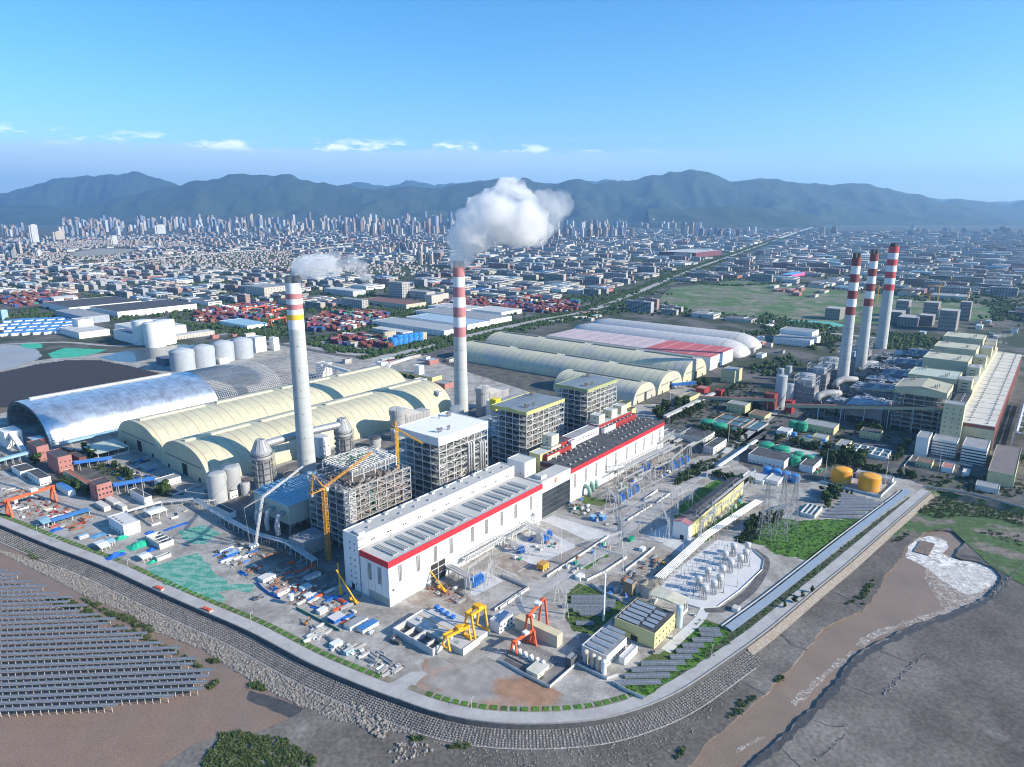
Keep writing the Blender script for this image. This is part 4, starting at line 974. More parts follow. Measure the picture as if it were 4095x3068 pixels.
ribm=M('grey_rib',(.3,.29,.26),.7,.1);ribr=M('red_rib',(.36,.08,.06),.6,.1)
creamsk=M('cream_dome_sheet',(.55,.52,.37),.55,.06,.05,wear=((.4,.38,.3),.12,.56,.4),stretch=(1,1,.35))
barn('long cream arched coal store, the farther of the two, red and grey ribs',(46,497),444,130,41,creamsk,ribm,13.2,4,ribr,group='arched coal stores',vents=4,vside=.52)
barn('long cream arched coal store, nearer to the white chimney, red and grey ribs',(41,366),421,121,41,creamsk,ribm,13.2,4,ribr,group='arched coal stores',vents=4,vside=.52)
silver=M('polished_aluminium_sheet',(.78,.8,.82),.4,.04,.03,metal=.85,bump=.05,bscale=.05)
t=barn('huge silver metal arched shed, open ended, half its length still bare frame',(-25,673),250,172,48,silver,M('silver_seam',(.22,.27,.28),.6),20,0,None,group='arched coal stores',vents=1,ends=False,ventm=paleroof,vside=.62)
def skeleton(t,x0,x1,W,H,nx,na,w,mat):
 mb=MB();P=[]
 for i in range(na+1):
  a=pi*i/na;c,s=cos(a),sin(a);P.append((W/2-W/2*(abs(c)**.86)*(1 if c>0 else-1),H*abs(s)**.92))
 for j in range(nx+1):
  x=x0+(x1-x0)*j/nx
  for i in range(na):mb.bar((x,*P[i]),(x,*P[i+1]),w)
 for i in range(1,na):
  mb.bar((x0,*P[i]),(x1,*P[i]),w*.8)
 return mb.build('bare_frame',mat,t)
skeleton(t,250,372,172,47,34,50,.5,M('galvanised_frame',(.5,.5,.5),.5,.1));skeleton(t,372,500,172,43,22,30,.5,M('grey_frame',(.36,.36,.36),.6,.1));skeleton(t,.5,4,170,46,1,60,.6,greysteel)
skeleton(t,0,250,165,44,14,40,.7,M('inner_truss',(.2,.2,.2),.7,.1))
rsk=M('sage_dome_sheet',(.57,.54,.39),.55,.06,.05,wear=((.44,.42,.42),.02,.5,.6))
barn('right hand arched coal store, nearest of the two long sage ones',(855,140),495,99,34,rsk,M('dark_rib',(.2,.18,.16),.7),16,0,None,'v',4,group='arched coal stores',ventm=M('grey_ridge',(.25,.26,.23),.7),vside=.45)
barn('right hand arched coal store, far one of the two long sage ones',(969,140),500,111,40,rsk,M('dark_rib',(.2,.18,.16),.7),16,0,None,'v',4,group='arched coal stores',ventm=MATS['grey_ridge'],vside=.45)
barn('short sage arched store tucked behind the olive edged boiler house',(752,142),165,82,31,rsk,M('dark_rib',(.2,.18,.16),.7),16,0,None,'v',1,group='arched coal stores',ventm=MATS['grey_ridge'],vside=.45)
airm=M('grey_air_dome_fabric',(.52,.51,.5),.55,.05,.05,bump=.15,bscale=.3)
for lab,u0,W,h,v0 in(('inflated grey air dome beside the red roofed shed',1248,96,33,140),('farthest inflated grey air dome of the pair',1348,92,33,148)):
 tt=thing('air_dome',lab,'air dome',UV(u0,v0),GA+pi/2,'inflated grey domes');mb=MB();L=480;nn=18;prof=[]
 st=[(0,.02),(4,.35),(12,.6),(26,.82),(44,.95),(62,1),(L-60,1),(L-26,.82),(L-6,.35),(L,.02)]
 for x,f in st:
  for i in range(nn+1):
   a=pi*i/nn;prof.append((x,W/2-W/2*cos(a)*(f**.45),h*f*sin(a)**.85))
 n1=nn+1
 mb.add(prof,[(j*n1+i+1,j*n1+i,(j+1)*n1+i,(j+1)*n1+i+1)for j in range(len(st)-1)for i in range(nn)]);mb.build('membrane',airm,tt,True)
 mb=MB()
 for k in range(1,24):
  x=30+k*(L-60)/24
  for i in range(nn):a,b=pi*i/nn,pi*(i+1)/nn;mb.bar((x,W/2-W/2*cos(a),h*sin(a)**.85),(x,W/2-W/2*cos(b),h*sin(b)**.85),.5,.3)
 mb.build('cable_net',M('dome_cable',(.38,.38,.38),.6),tt)
pinkroof=M('red_roof_half_faded',(.5,.27,.28),.6,.1,.05,col2=(.58,.52,.52),edge=(.4,.55))
t=thing('red_roofed_shed','vast flat shed with a faded red and white roof between the arched stores','shed',UV(1000,146),GA)
cube('wall',t,0,0,0,124,414,28,white);cube('roof',t,-.5,-.5,28,124.5,150,29,M('salmon_red_roof',(.52,.13,.13),.6,.07,.06));cube('roof',t,-.5,150.02,28,124.5,414.5,29,M('pinkish_grey_roof',(.5,.42,.43),.7,.12,.08,wear=((.42,.14,.15),.06,.6,.8)))
for k in range(11):cube('roof_seam',t,0,k*37+12,29,124,k*37+12.6,29.3,M('faded_seam',(.6,.45,.45),.6))
cube('door',t,40,-.1,0,52,.05,9,doorm)
def absorber(label,u,v,r,h,group='flue gas absorbers'):
 t=thing('absorber_tower',label,'absorber tower',UV(u,v),GA,group)
 mb=MB();mb.lathe([(r,0),(r,h*.62),(r*1.12,h*.63),(r*1.12,h*.68),(r,h*.69),(r,h*.74)],28,cap=False);mb.build('shell',ducts,t,True)
 mb=MB();mb.lathe([(r*1.16,h*.74),(r*1.16,h*.78),(r*.55,h),(r*.5,h+.6)],28);mb.build('cone',ducts,t)
 for k in range(14):
  a=2*pi*k/14;bar('cone_rib',t,(cos(a)*r*1.14,sin(a)*r*1.14,h*.785),(cos(a)*r*.56,sin(a)*r*.56,h+.1),.5,greysteel)
  bar('cap_rib',t,(0,0,h+.9),(cos(a)*r*.52,sin(a)*r*.52,h+.7),.35,greysteel)
 for z in(.2,.33,.45,.57,.7):
  m_=MB();m_.lathe([(r+.1,h*z-.3),(r+1.7,h*z-.3),(r+1.7,h*z),(r+.1,h*z)],28,cap=False);m_.build('walkway',darksteel,t)
  m_=MB()
  for k in range(20):
   a,b=2*pi*k/20,2*pi*(k+1)/20;m_.bar(((r+1.6)*cos(a),(r+1.6)*sin(a),h*z+1.1),((r+1.6)*cos(b),(r+1.6)*sin(b),h*z+1.1),.14);m_.bar(((r+1.6)*cos(a),(r+1.6)*sin(a),h*z),((r+1.6)*cos(a),(r+1.6)*sin(a),h*z+1.1),.12)
  m_.build('railing',greysteel,t)
 m_=MB();lattice(m_,(r+3,-2,0),(r+3,-2,h*.75),3.5,14,.35,Vector((0,1,0)));m_.build('stair_tower',greysteel,t)
 for a in(-1.2,-2.0,-2.7):tube('riser_pipe',t,(cos(a)*(r+1),sin(a)*(r+1),0),(cos(a)*(r+1),sin(a)*(r+1),h*.6),.6,alu)
 return t
absorber('grey absorber tower left of the white chimney, with ribbed conical top',79,309,10,60)
absorber('grey absorber tower right of the white chimney, with ribbed conical top',192,303,10,60)
def flue_duct(label,a,b,z,r):
 p=UV(*a);q=UV(*b);d=q-p;t=thing('flue_duct',label,'duct',p,atan2(d.y,d.x),'ribbed ducts into the white chimney');L=d.length
 tube('duct',t,(0,0,z),(L,0,z),r,alu,'cyl24')
 for k in range(1,15):tube('stiffener',t,(L*k/15-.25,0,z),(L*k/15+.25,0,z),r+.28,alu,'cyl24')
flue_duct('fat ribbed duct from left absorber top into the white chimney',(86,309),(131,310),53,4.6)
flue_duct('fat ribbed duct from right absorber top into the white chimney',(186,303),(146,309),53,4.6)
gsilo=M('grey_silo_concrete',(.4,.41,.42),.8,.1,.06)
for lab,c in(('grey ash silo standing outermost by the near coal store',g('A',1885,650)),('grey ash silo between its twin and the absorber',g('A',2010,590))):
 silo(lab,c,10.2,33,gsilo,.08,'grey ash silos')
silo('dark rimmed slurry tank at the foot of white chimney',UV(102,287),9,16,gsilo,.02,topm=darkroof)
silo('squat round tank behind the tower crane mast',g('B',1080,620),8,13,gsilo,.02,topm=darkroof)
silo('small tank in front of the absorber stair',g('A',2120,600),5,14,gsilo,.12)
pbld('white desulphurisation block between white chimney and the right absorber','building','B',(600,720),(700,690),(560,640),26,wall=white,roof=paleroof,wf=(2,3),par=.5)
bld('white pump block beside the right absorber','building',(205,262),26,18,14,white,paleroof,(2,4))
bld('low pale block in front of the right absorber','building',(178,235),30,18,12,paleconc,paleroof,(1,4))
t=thing('filter_house','filter house with pale blue ribbed roof left of the unfinished boiler','filter house',UV(22,172),GA)
cube('wall',t,0,0,14,70,62,34,M('pale_green_cladding',(.42,.47,.42),.6,.06));cube('roof',t,-.6,-.6,34,70.6,62.6,35,cyanroof)
for k in range(22):cube('roof_rib',t,k*3.2+1,0,35.02,k*3.2+1.5,62,35.4,M('blue_grey_rib',(.22,.36,.44),.6))
for x in(0,34,69):
 for y in(1,20,41,61):bar('leg',t,(x+.5,y,0),(x+.5,y,14),1.2,greysteel)
for k in range(5):cube('roof_hood',t,6+k*6,46,35,10.5+k*6,60,38.5,cyanroof)
for k in range(7):cube('roof_hood',t,62,4+k*8,35,68,9+k*8,38,cyanroof)
for k in range(8):
 mb=MB();x=4+k*8.5;mb.add([(x,3,14),(x+7,3,14),(x+7,10,14),(x,10,14),(x+2.6,5.6,7),(x+4.4,5.6,7),(x+4.4,7.4,7),(x+2.6,7.4,7)],[(0,1,5,4),(1,2,6,5),(2,3,7,6),(3,0,4,7),(7,6,5,4)]);mb.build('hopper',greysteel,t)
for k in range(3):
 p=MB();y0=8+k*18;pipe(p,[(-2,y0,26),(-8,y0-1,24),(-12,y0-4,16),(-13,y0-8,8)],2.6,12);p.build('inlet_duct',ducts,t,True)
bld('steel framed lean-to below the filter house','building',(8,128),28,26,12,greysteel,greyroof,(0,0))
def precip(label,u,v,L,W,h,roof=None,hop=6,wall=None):
 t=thing('precipitator',label,'precipitator',UV(u,v),GA,'precipitators behind the boiler houses')
 cube('casing',t,0,0,h*.42,L,W,h,wall or ducts)
 r_=MB();r_.add([(-.4,-.4,h+.02),(L+.4,-.4,h+.02),(L+.4,W+.4,h+.02),(-.4,W+.4,h+.02),(L*.5,-.4,h+2.6),(L*.5,W+.4,h+2.6)],[(0,4,5,3),(4,1,2,5),(0,1,4),(2,3,5)]);r_.build('roof',roof or cyanroof,t)
 for i in range(hop):
  x=L*(i+.5)/hop;w=L/hop*.42
  mb=MB();mb.add([(x-w,1,h*.42),(x+w,1,h*.42),(x+w,9,h*.42),(x-w,9,h*.42),(x-.8,4.2,h*.16),(x+.8,4.2,h*.16),(x+.8,5.8,h*.16),(x-.8,5.8,h*.16)],[(0,1,5,4),(1,2,6,5),(2,3,7,6),(3,0,4,7),(7,6,5,4)]);mb.build('hopper',greysteel,t)
 for i in range(hop+1):
  x=L*i/hop
  for y in(.5,W-.5):bar('leg',t,(x,y,0),(x,y,h*.42),.8,steel)
  cube('stiffener',t,x-.3,-.25,h*.42,x+.3,.02,h-.1,greysteel)
 for i in range(hop):cube('rapper_box',t,L*(i+.3)/hop,W*.2,h+1.2,L*(i+.7)/hop,W*.34,h+3,paleroof);cube('rapper_box',t,L*(i+.3)/hop,W*.6,h+1.2,L*(i+.7)/hop,W*.74,h+3,paleroof)
 return t
precip('precipitator with grey roof behind the white roofed boiler house',150,172,84,60,26,greyroof)
precip('precipitator with slate roof behind the yellow edged boiler house',318,164,80,66,30,greenroof)
precip('precipitator with slate roof behind the olive edged boiler house',462,164,80,60,30,greenroof)
for lab,u,v,s in(('round ribbed reactor and sloping duct house left of the pink banded chimney',300,318,1),('round ribbed reactor and sloping duct house right of the pink banded chimney',470,305,1)):
 t=thing('scrubber',lab,'absorber tower',UV(u,v),GA,'scrubbers behind the boiler houses')
 mb=MB();mb.lathe([(11,0),(11,38),(12.5,38),(12.5,46),(3,49)],24);mb.build('shell',ducts,t)
 for k in range(16):a=2*pi*k/16;bar('roof_rib',t,(cos(a)*12.5,sin(a)*12.5,46.1),(cos(a)*3,sin(a)*3,49.1),.6,steel)
 mb=MB();mb.add([(8,-9,24),(56,-9,24),(56,9,24),(8,9,24),(8,-9,46),(40,-9,34),(56,-9,34),(8,9,46),(40,9,34),(56,9,34)],[(3,2,1,0),(0,1,6,5,4),(3,7,8,9,2),(4,5,8,7),(5,6,9,8),(1,2,9,6),(0,4,7,3)]);mb.build('duct_house',M('ribbed_grey_sheet',(.4,.4,.4),.6,.1,.4),t)
 for k in range(16):cube('duct_rib',t,10+k*2.9,-9.3,24,10.6+k*2.9,-8.98,33.5,greysteel)
 for k in range(6):
  for y in(-8,8):bar('leg',t,(9+k*9,y,0),(9+k*9,y,24),1,steel)
 for z in(8,16,23):bar('frame_beam',t,(8,-8.6,z),(56,-8.6,z),.7,steel);bar('frame_beam',t,(8,-8.6,z),(8,8.6,z),.7,steel)
 for k in range(5):cube('fan',t,12+k*9,-7,10,17+k*9,-3,15,greysteel)
pb=g('B',680,1600)
tower_crane('amber luffing tower crane in front of the unfinished boiler, long boom over its roof',pb,72,66,16,GA+.12,.22,w=3.4)
tower_crane('slim amber tower crane between the unfinished and white roofed boilers',UV(128,128),96,58,13,-.95,0,yelcr,w=2.6)
t=thing('crawler_crane','white lattice boomed crawler crane at the filter house foot','crawler crane',g('A',2190,1060),.9)
cube('body',t,-4,-2.4,1.2,4,2.4,3.8,whitep);cube('track',t,-4.5,-3.4,0,4.5,-2.2,1.3,darksteel);cube('track',t,-4.5,2.2,0,4.5,3.4,1.3,darksteel)
mb=MB();lattice(mb,(2,0,2.5),(14,0,48),1.8,20,.26);mb.build('boom',whitep,t);mb=MB();lattice(mb,(14,0,48),(62,0,66),1.4,20,.22);mb.build('jib',whitep,t)
mb=MB();mb.bar((14,0,48),(-6,0,44),.3);mb.bar((-6,0,44),(62,0,66),.12);mb.bar((-6,0,44),(-3,0,3),.12);mb.build('guy_line',steel,t)
pbld('white flat roofed workshop with roof fans, on the open yard','building','A',(1075,965),(1215,915),(935,885),11.5,wall=white,roof=M('offwhite_roof',(.62,.6,.58),.7,.06),par=.6,wu=(1,5),wh=2)
def roof_fans(v,pts,z,grp='roof fans of the white workshop'):
 for x,y in pts:
  t=thing('roof_fan','dark round fan on the white workshop roof','fan',g(v,x,y,z),0,grp)
  tube('drum',t,(0,0,0),(0,0,.8),.9,darksteel);tube('hood',t,(0,0,.8),(0,0,1.1),1.2,greysteel)
roof_fans('A',[(985,795),(1010,812),(1035,828),(1058,845)],11.6)
def canopy(label,v,a,b,c,h,roof,cat='canopy',name='open_shed',nx=4,walls=None):
 A,B,Cc=gu(v,*a),gu(v,*b),gu(v,*c);L,W=B[0]-A[0],Cc[1]-A[1]
 t=thing(name,label,cat,UV(*A),GA,'open sided sheds')
 mb=MB();mb.add([(-.6,-.6,h),(L+.6,-.6,h),(L+.6,W+.6,h),(-.6,W+.6,h),(-.6,W/2,h+1.2),(L+.6,W/2,h+1.2),(-.6,-.6,h-.3),(L+.6,-.6,h-.3),(L+.6,W+.6,h-.3),(-.6,W+.6,h-.3)],[(0,1,5,4),(4,5,2,3),(9,8,7,6),(6,7,1,0),(7,8,2,5,1),(8,9,3,2),(9,6,0,4,3)]);mb.build('roof',roof,t)
 for i in range(nx):
  for y in(.6,W-.6):bar('post',t,(.6+(L-1.2)*i/(nx-1),y,0),(.6+(L-1.2)*i/(nx-1),y,h-.3),.6,paleconc)
 if walls:cube('low_wall',t,0,0,0,L,.4,walls,paleconc);cube('low_wall',t,0,W-.4,0,L,W,walls,paleconc)
 return t
canopy('open sided shed with wide pale green roof beside the cream stores','A',(850,305),(1115,235),(730,235),9,M('pale_green_roof',(.5,.55,.47),.6,.05),walls=2.4)
canopy('white arched canopy over a yard store','A',(1310,835),(1450,790),(1255,800),8,whitep,nx=3)
t=thing('concrete_basin','empty white concrete basin with cross beams on the yard','basin',UV(*gu('A',1380,1078)),GA)
B_,C_=gu('A',1505,1035),gu('A',1265,1000);A_=gu('A',1380,1078);L_,W_=B_[0]-A_[0],C_[1]-A_[1]
for a in((0,0,L_,.7),(0,W_-.7,L_,W_),(0,.7,.7,W_-.7),(L_-.7,.7,L_,W_-.7)):cube('side_wall',t,a[0],a[1],0,a[2],a[3],6,paleconc)
for k in range(1,4):cube('cross_beam',t,.7,W_*k/4-.4,5,L_-.7,W_*k/4+.4,5.9,paleconc)
for lab,v,a,b,c,h,k in(('salmon pink transfer house with two rows of windows, nearest the works road','A',(855,668),(985,632),(795,625),20,dict(wf=(3,4),wu=(3,2),ww=2,wh=2.2)),('salmon pink transfer house with tank on its side, middle of three','A',(520,430),(640,400),(445,365),22,dict(wf=(3,3),wu=(2,2))),('salmon pink transfer house beside the silver shed mouth','A',(335,318),(432,290),(268,265),20,dict(wf=(2,3),wu=(2,2)))):
 pbld(lab,'building',v,a,b,c,h,wall=brick,roof=darkroof,group='pink transfer houses',**k)
pbld('small dark red house with pale top at the silver shed corner','building','A',(300,235),(400,200),(240,205),16,wall=M('maroon_render',(.2,.07,.06),.8,.1),roof=cyanroof)
pbld('small dark brown house right of the pink transfer house','building','A',(690,345),(745,325),(620,300),9,wall=M('maroon_render'),roof=darkroof)
t=pbld('long low building with red tiled strip roof running up to pink house','building','A',(800,595),(850,575),(560,445),8,wall=M('pale_green_wall',(.45,.48,.33),.7,.1),roof=M('terracotta_strip',(.33,.13,.09),.7,.15),wu=(1,9),ww=1.8)
for lab,a,b,c,h,rf,k in(('white two storey office with dark roof by the left edge road',(180,455),(300,415),(105,405),7,darkroof,dict(wf=(1,6))),('white windowed building with dark roof behind the orange crane',(350,530),(440,500),(250,455),9,darkroof,dict(wu=(2,8),wf=(1,3))),('long shed with bright blue roof right of the orange crane',(595,620),(650,600),(465,560),7,blueroof,dict(par=0)),('white flat roofed pump building below the cream store doors',(1390,545),(1560,490),(1345,515),7,greyroof,dict(wf=(1,6))),('small white wing of the pump building',(1385,545),(1440,528),(1340,515),4,whitep,dict()),('white hall with dark roof behind three pale sheds',(1260,697),(1320,680),(1120,625),9,darkroof,dict(wu=(1,5))),('white block house at the end of the silver shed',(60,205),(195,165),(0,165),22,whitep,dict(wf=(2,3),wu=(2,3))),('small white shed in front of the grey silos',(1985,810),(2040,790),(1875,735),6,darkroof,dict()),('white hut on the filter house lane',(1990,640),(2060,620),(1950,600),8,darkroof,dict(wf=(1,2)))):
 pbld(lab,'building','A',a,b,c,h,roof=rf,wall=whitep,**k)
for i,(a,b,c)in enumerate((((900,750),(955,730),(825,700)),((985,712),(1040,692),(905,665)),((1060,745),(1098,730),(1015,715)))):
 pbld(('pale flat shed beside the boundary, nearest of a cluster of three','pale flat shed, farthest of the cluster of three','pale flat shed, shortest of the cluster of three')[i],'shed','A',a,b,c,5,wall=M('beige_sheet',(.58,.56,.5),.6),roof=M('beige_roof',(.6,.58,.53),.6),par=0,group='three pale sheds')
bl=M('bright_blue_cladding',(.03,.14,.5),.5,.1)
gallery('bright blue conveyor gallery from the middle pink house to the cream stores',g('A',645,400),g('A',965,310),10,3,5,3,bl,blueroof,4)
gallery('bright blue conveyor gallery from the near pink house toward the silos',g('A',985,612),g('A',1340,500),12,5,5,3,bl,blueroof,5)
gallery('pale blue conveyor gallery entering at the left edge, upper',g('A',-40,375),g('A',265,300),8,9,5,3,cyanroof,cyanroof,5)
gallery('pale blue conveyor gallery running along the silver shed',UV(-18,655),UV(230,655),6,6,5,3,cyanroof,cyanroof,9)
gallery('white sloping gallery from the white block house',g('A',120,190),g('A',215,275),18,6,6,4,whitep,whitep,2)
fb=lambda lab,pts,z:gallery(lab,pts[0],pts[1],z[0],z[1],5.5,5,white,paleroof,3,panes=6)
fb('white windowed gallery behind the cream stores',(UV(478,560),UV(545,610)),(18,26));fb('white windowed gallery ending at the pink banded chimney',(UV(470,470),UV(440,370)),(22,28));fb('white windowed gallery between two white towers',(UV(470,640),UV(470,720)),(20,24));fb('white windowed gallery climbing from the skeleton shed',(UV(520,650),UV(600,612)),(12,30))
for lab,u,v,L,W,h in(('white conveyor tower behind the farther cream store',462,715,24,20,28),('white conveyor tower left of the pink banded chimney',500,480,18,16,24),('white conveyor tower right beside the pink banded chimney',445,262,16,14,34),('tall white conveyor tower by the skeleton shed',525,612,16,14,34),('white lift tower beyond the farther cream store',575,560,14,14,26)):
 bld(lab,'building',(u,v),L,W,h,white,paleroof,(2,3),(2,2),group='white conveyor towers')
pipe_rack('pipe rack along the yard boundary',px('A',[(1100,790),(1400,705),(1665,680)]),6,5,6)
pipe_rack('pipe rack running down the shaded lane below the filter house',px('A',[(1690,690),(1960,860),(2209,990)])+px('B',[(330,1500),(560,1657)]),7,6,7,9)
pipe_rack('pipe rack beside the grey ash silos',px('A',[(1660,690),(1800,690),(1930,660)]),5,5,4)
o1,o2=g('A',85,785),g('A',470,660)
gantry_crane('orange gantry crane spanning the steel yard at the left edge',o1,o2,hgt('A',(85,785),(55,640)),12,orange,'gantry cranes',gw=3.2,trolley=True)
tarp={'blue':M('blue_tarpaulin',(.02,.12,.5),.6,.2,.5,bump=.15),'green':M('green_tarpaulin',(.03,.42,.26),.6,.2,.5,bump=.15),'lightblue':M('light_blue_tarp',(.12,.32,.55),.6,.15,.5,bump=.15)}
def heap(label,p,L,W,h,yaw,mat,name='tarpaulin_heap',cat='covered heap',group='tarpaulin covered heaps'):
 mb=MB();n,k=9,7;vs=[]
 for j in range(k+1):
  for i in range(n+1):
   x,y=(i/n-.5)*L,(j/k-.5)*W;e=min(1,2.6*min(i/n,1-i/n)+.0)*min(1,2.6*min(j/k,1-j/k))
   vs.append((x,y,h*e*(.65+.5*mnoise.noise(Vector((x*.3+p.x,y*.3+p.y,0))))))
 mb.add(vs,[(j*(n+1)+i,j*(n+1)+i+1,(j+1)*(n+1)+i+1,(j+1)*(n+1)+i)for j in range(k)for i in range(n)])
 o=mb.build(name,mat);o.location=(p.x,p.y,.08);o.rotation_euler=(0,0,yaw);return tag(o,label,cat,group)
for lab,v,x,y,L,W,h,m in(('green and blue tarpaulin heap beside the concrete basin','A',1205,1035,22,15,6,'green'),('blue skirt of tarpaulin at the basin corner','A',1300,1080,9,7,3,'blue'),('blue tarpaulin heap below the yard canopies','A',995,1130,17,9,4,'blue'),('green topped tarpaulin heap at the white workshop corner','A',1050,975,12,9,4,'green'),('blue tarpaulin sheet heap right of the white workshop','A',1290,930,9,6,2.5,'blue'),('small green heap beside light blue canopy','A',1040,1095,8,5,2,'green'),('long blue tarpaulin over pipes near the shaded net','A',1520,875,26,5,1.5,'blue'),('purple blue tarpaulin heap near the verge shed','A',485,905,11,7,3,'blue'),('green heap beside the white verge canopy','A',1310,1185,9,6,2.5,'green'),('light blue sheeted stack left of the white workshop','A',850,950,14,10,1.5,'lightblue')):
 heap(lab,g(v,x,y),L,W,h,GA,tarp[m])
def canlow(label,v,a,b,c,h,roof,wall=None):return canopy(label,v,a,b,c,h,roof,'canopy','low_canopy',3)
canlow('white sheeted low canopy pair near the verge','A',(880,1095),(945,1060),(810,1045),4,whitep);canlow('pale blue low canopy behind the white pair','A',(945,1050),(990,1025),(870,1030),4,cyanroof);canlow('white canopy over scrap beside the net','A',(1240,1190),(1305,1155),(1180,1155),4,whitep)
canlow('long blue roofed canopy row in the left yard','A',(470,870),(775,770),(440,845),5,blueroof)
canlow('white roofed shed at the end of the blue canopy row','A',(380,890),(455,860),(310,850),5,cyanroof)
pbld('long white trough beside the verge canopy','trough','A',(1360,1180),(1470,1130),(1345,1165),3,wall=paleconc,roof=greyroof)
rs=random.Random(11)
matl=[(rust,'rusty'),(steel,'pale'),(greysteel,'grey'),(whitep,'white'),(M('red_primer',(.36,.06,.05),.6,.2),'red'),(bluep,'blue'),(darksteel,'dark'),(M('timber',(.42,.33,.22),.8,.2),'timber'),(orange,'orange'),(concrete,'concrete')]
def bundle(p,yaw,mat,cname,where,L,n,kind):
 t=thing(kind+'_stack',f'{cname} {kind} stack lying {where}','material stack',Vector((p.x,p.y,.08)),yaw,f'material stacks {where}')
 mb=MB()
 for k in range(n):
  y=(k%4-1.5)*.75+rs.uniform(-.1,.1);z=.3+(k//4)*.62;o=rs.uniform(-.6,.6)
  if kind=='pipe':mb.cyl((-L/2+o,y,z),(L/2+o,y,z),.32,n=7)
  elif kind=='beam':mb.box(-L/2+o,y-.25,z-.3,L/2+o,y+.25,z+.22)
  else:mb.box(-L/2+k*.9,-1.2+rs.uniform(-.3,.3),0,-L/2+k*.9+.7,1.0+rs.uniform(-.3,.3),rs.uniform(.8,2))
 struct(mb.build(kind,mat,t),'thing')
YARDS=[('in the steel yard by the left edge','A',[(0,540),(150,540),(560,690),(860,810),(600,930),(470,880),(130,790),(0,720)],100,(0,1,3,4,6,7)),('between the net and the hall end','A',[(1850,1060),(2209,1000),(2209,1350),(2080,1330),(1900,1180)],40,(0,1,2,3,5)),('on the construction lot before the hall','Q',[(120,60),(400,60),(760,230),(880,360),(780,470),(600,420),(420,300),(200,210)],75,(0,1,2,3,5,8)),('beside the dike verge','Q',[(420,560),(560,490),(650,520),(640,600),(820,640),(1040,680),(1320,830),(1180,900),(900,760),(700,690),(560,630)],46,(1,2,3,9,9,9)),('in the dark lane beside the pipe rack','B',[(0,1540),(250,1500),(560,1640),(660,1657),(560,1800),(100,1800)],26,(0,1,2,8)),('in the transformer yard','N',[(880,960),(1080,960),(1300,1060),(1230,1160),(960,1080)],22,(0,2,6,1)),('on the torn up lot by the slurry tanks','R',[(1060,620),(1250,440),(1450,460),(1480,540),(1280,740),(1050,800),(960,720)],22,(9,0,6,2)),('on the coal road behind the far store','A',[(940,330),(1300,280),(1340,470),(1100,520),(900,400)],26,(0,1,5,6))]
for where,v,poly,n,cols in YARDS:
 P_=[g(v,x,y)for x,y in poly];xs=[p.x for p in P_];ys=[p.y for p in P_];k=0
 while k<n:
  p=Vector((rs.uniform(min(xs),max(xs)),rs.uniform(min(ys),max(ys)),0))
  if not inside(p,P_):continue
  m,cn=matl[rs.choice(cols)];kind=rs.choice(('pipe','beam','beam','crate'));k+=1
  bundle(p,GA+rs.choice((0,0,pi/2))+rs.uniform(-.15,.15),m,cn,where,rs.uniform(5,12)if kind!='crate' else 4,rs.randint(4,11)if kind!='crate' else rs.randint(2,5),kind)
 mb=MB()
 for _ in range(n*5):
  p=Vector((rs.uniform(min(xs),max(xs)),rs.uniform(min(ys),max(ys)),.08))
  if inside(p,P_):a=rs.uniform(0,6.28);l=rs.uniform(.8,4);mb.bar(p+Vector((0,0,.15)),p+Vector((cos(a)*l,sin(a)*l,.2)),rs.uniform(.2,.7))
 struct(mb.build('scattered_debris',rs.choice((rust,concrete,greysteel)),None),'stuff')
cab_m=[(whitep,'white'),(paleconc,'grey'),(cyanroof,'pale blue')]
for lab,v,x,y,L,W,wm,rm in(('white site cabin with rust patched roof beside the lane','Q',230,250,12,6,whitep,M('rust_patched_roof',(.6,.5,.45),.7,.2,.3,col2=(.4,.16,.1))),('white box cabin alone on the red pipe yard','Q',580,400,8,5,whitep,whitep),('large white roofed cabin at the lane top','Q',110,135,13,9,whitep,M('offwhite_roof')),('white container pair beside the red pipes at verge','Q',700,685,8,6,whitep,whitep),('grey green generator box on a pallet near verge','Q',800,740,7,4,cyanroof,paleroof),('white roofed end cabin of the crew row','Q',700,475,11,9,bl,M('offwhite_roof')),('grey roofed crew row cabin','Q',830,530,18,8,whitep,greyroof),('blue roofed crew row cabin beside the van','Q',935,555,16,7,whitep,blueroof),('white shed in the dark corner of the lot','Q',440,210,9,6,whitep,cyanroof),('blue container by the lane bend','A',1960,1150,12,4,bl,cyanroof),('grey long cabin by the shaded lane','A',1900,1110,14,4,paleconc,greyroof),('white container near the workshop','A',690,990,8,5,whitep,cyanroof),('white cabin row in the shade by the hall','Q',480,120,14,5,whitep,greyroof),('small white store by the crew cabins','Q',470,275,7,5,whitep,whitep),('beige cabin at the switchyard corner','R',1580,360,7,4,whitep,whitep),('white cabin at the torn up lot','R',1180,430,6,4,whitep,whitep),('white cabin near the road gate','R',660,670,8,5,whitep,whitep),('white hut on the dike strip','S',395,715,6,5,whitep,paleroof),('green container at the road fork','R',1080,350,8,4,tankgreen,tankgreen)):
 cabin(lab,g(v,x,y),L,W,3,wm,rm)
t=thing('water_tank','white water tank on rusty stand beside the lane','tank',g('Q',345,305));tube('tank',t,(0,0,4),(0,0,9),2.2,whitep,'cyl24')
for a in(0,1.57,3.14,4.71):bar('leg',t,(cos(a)*1.7,sin(a)*1.7,0),(cos(a)*1.7,sin(a)*1.7,4),.4,rust)
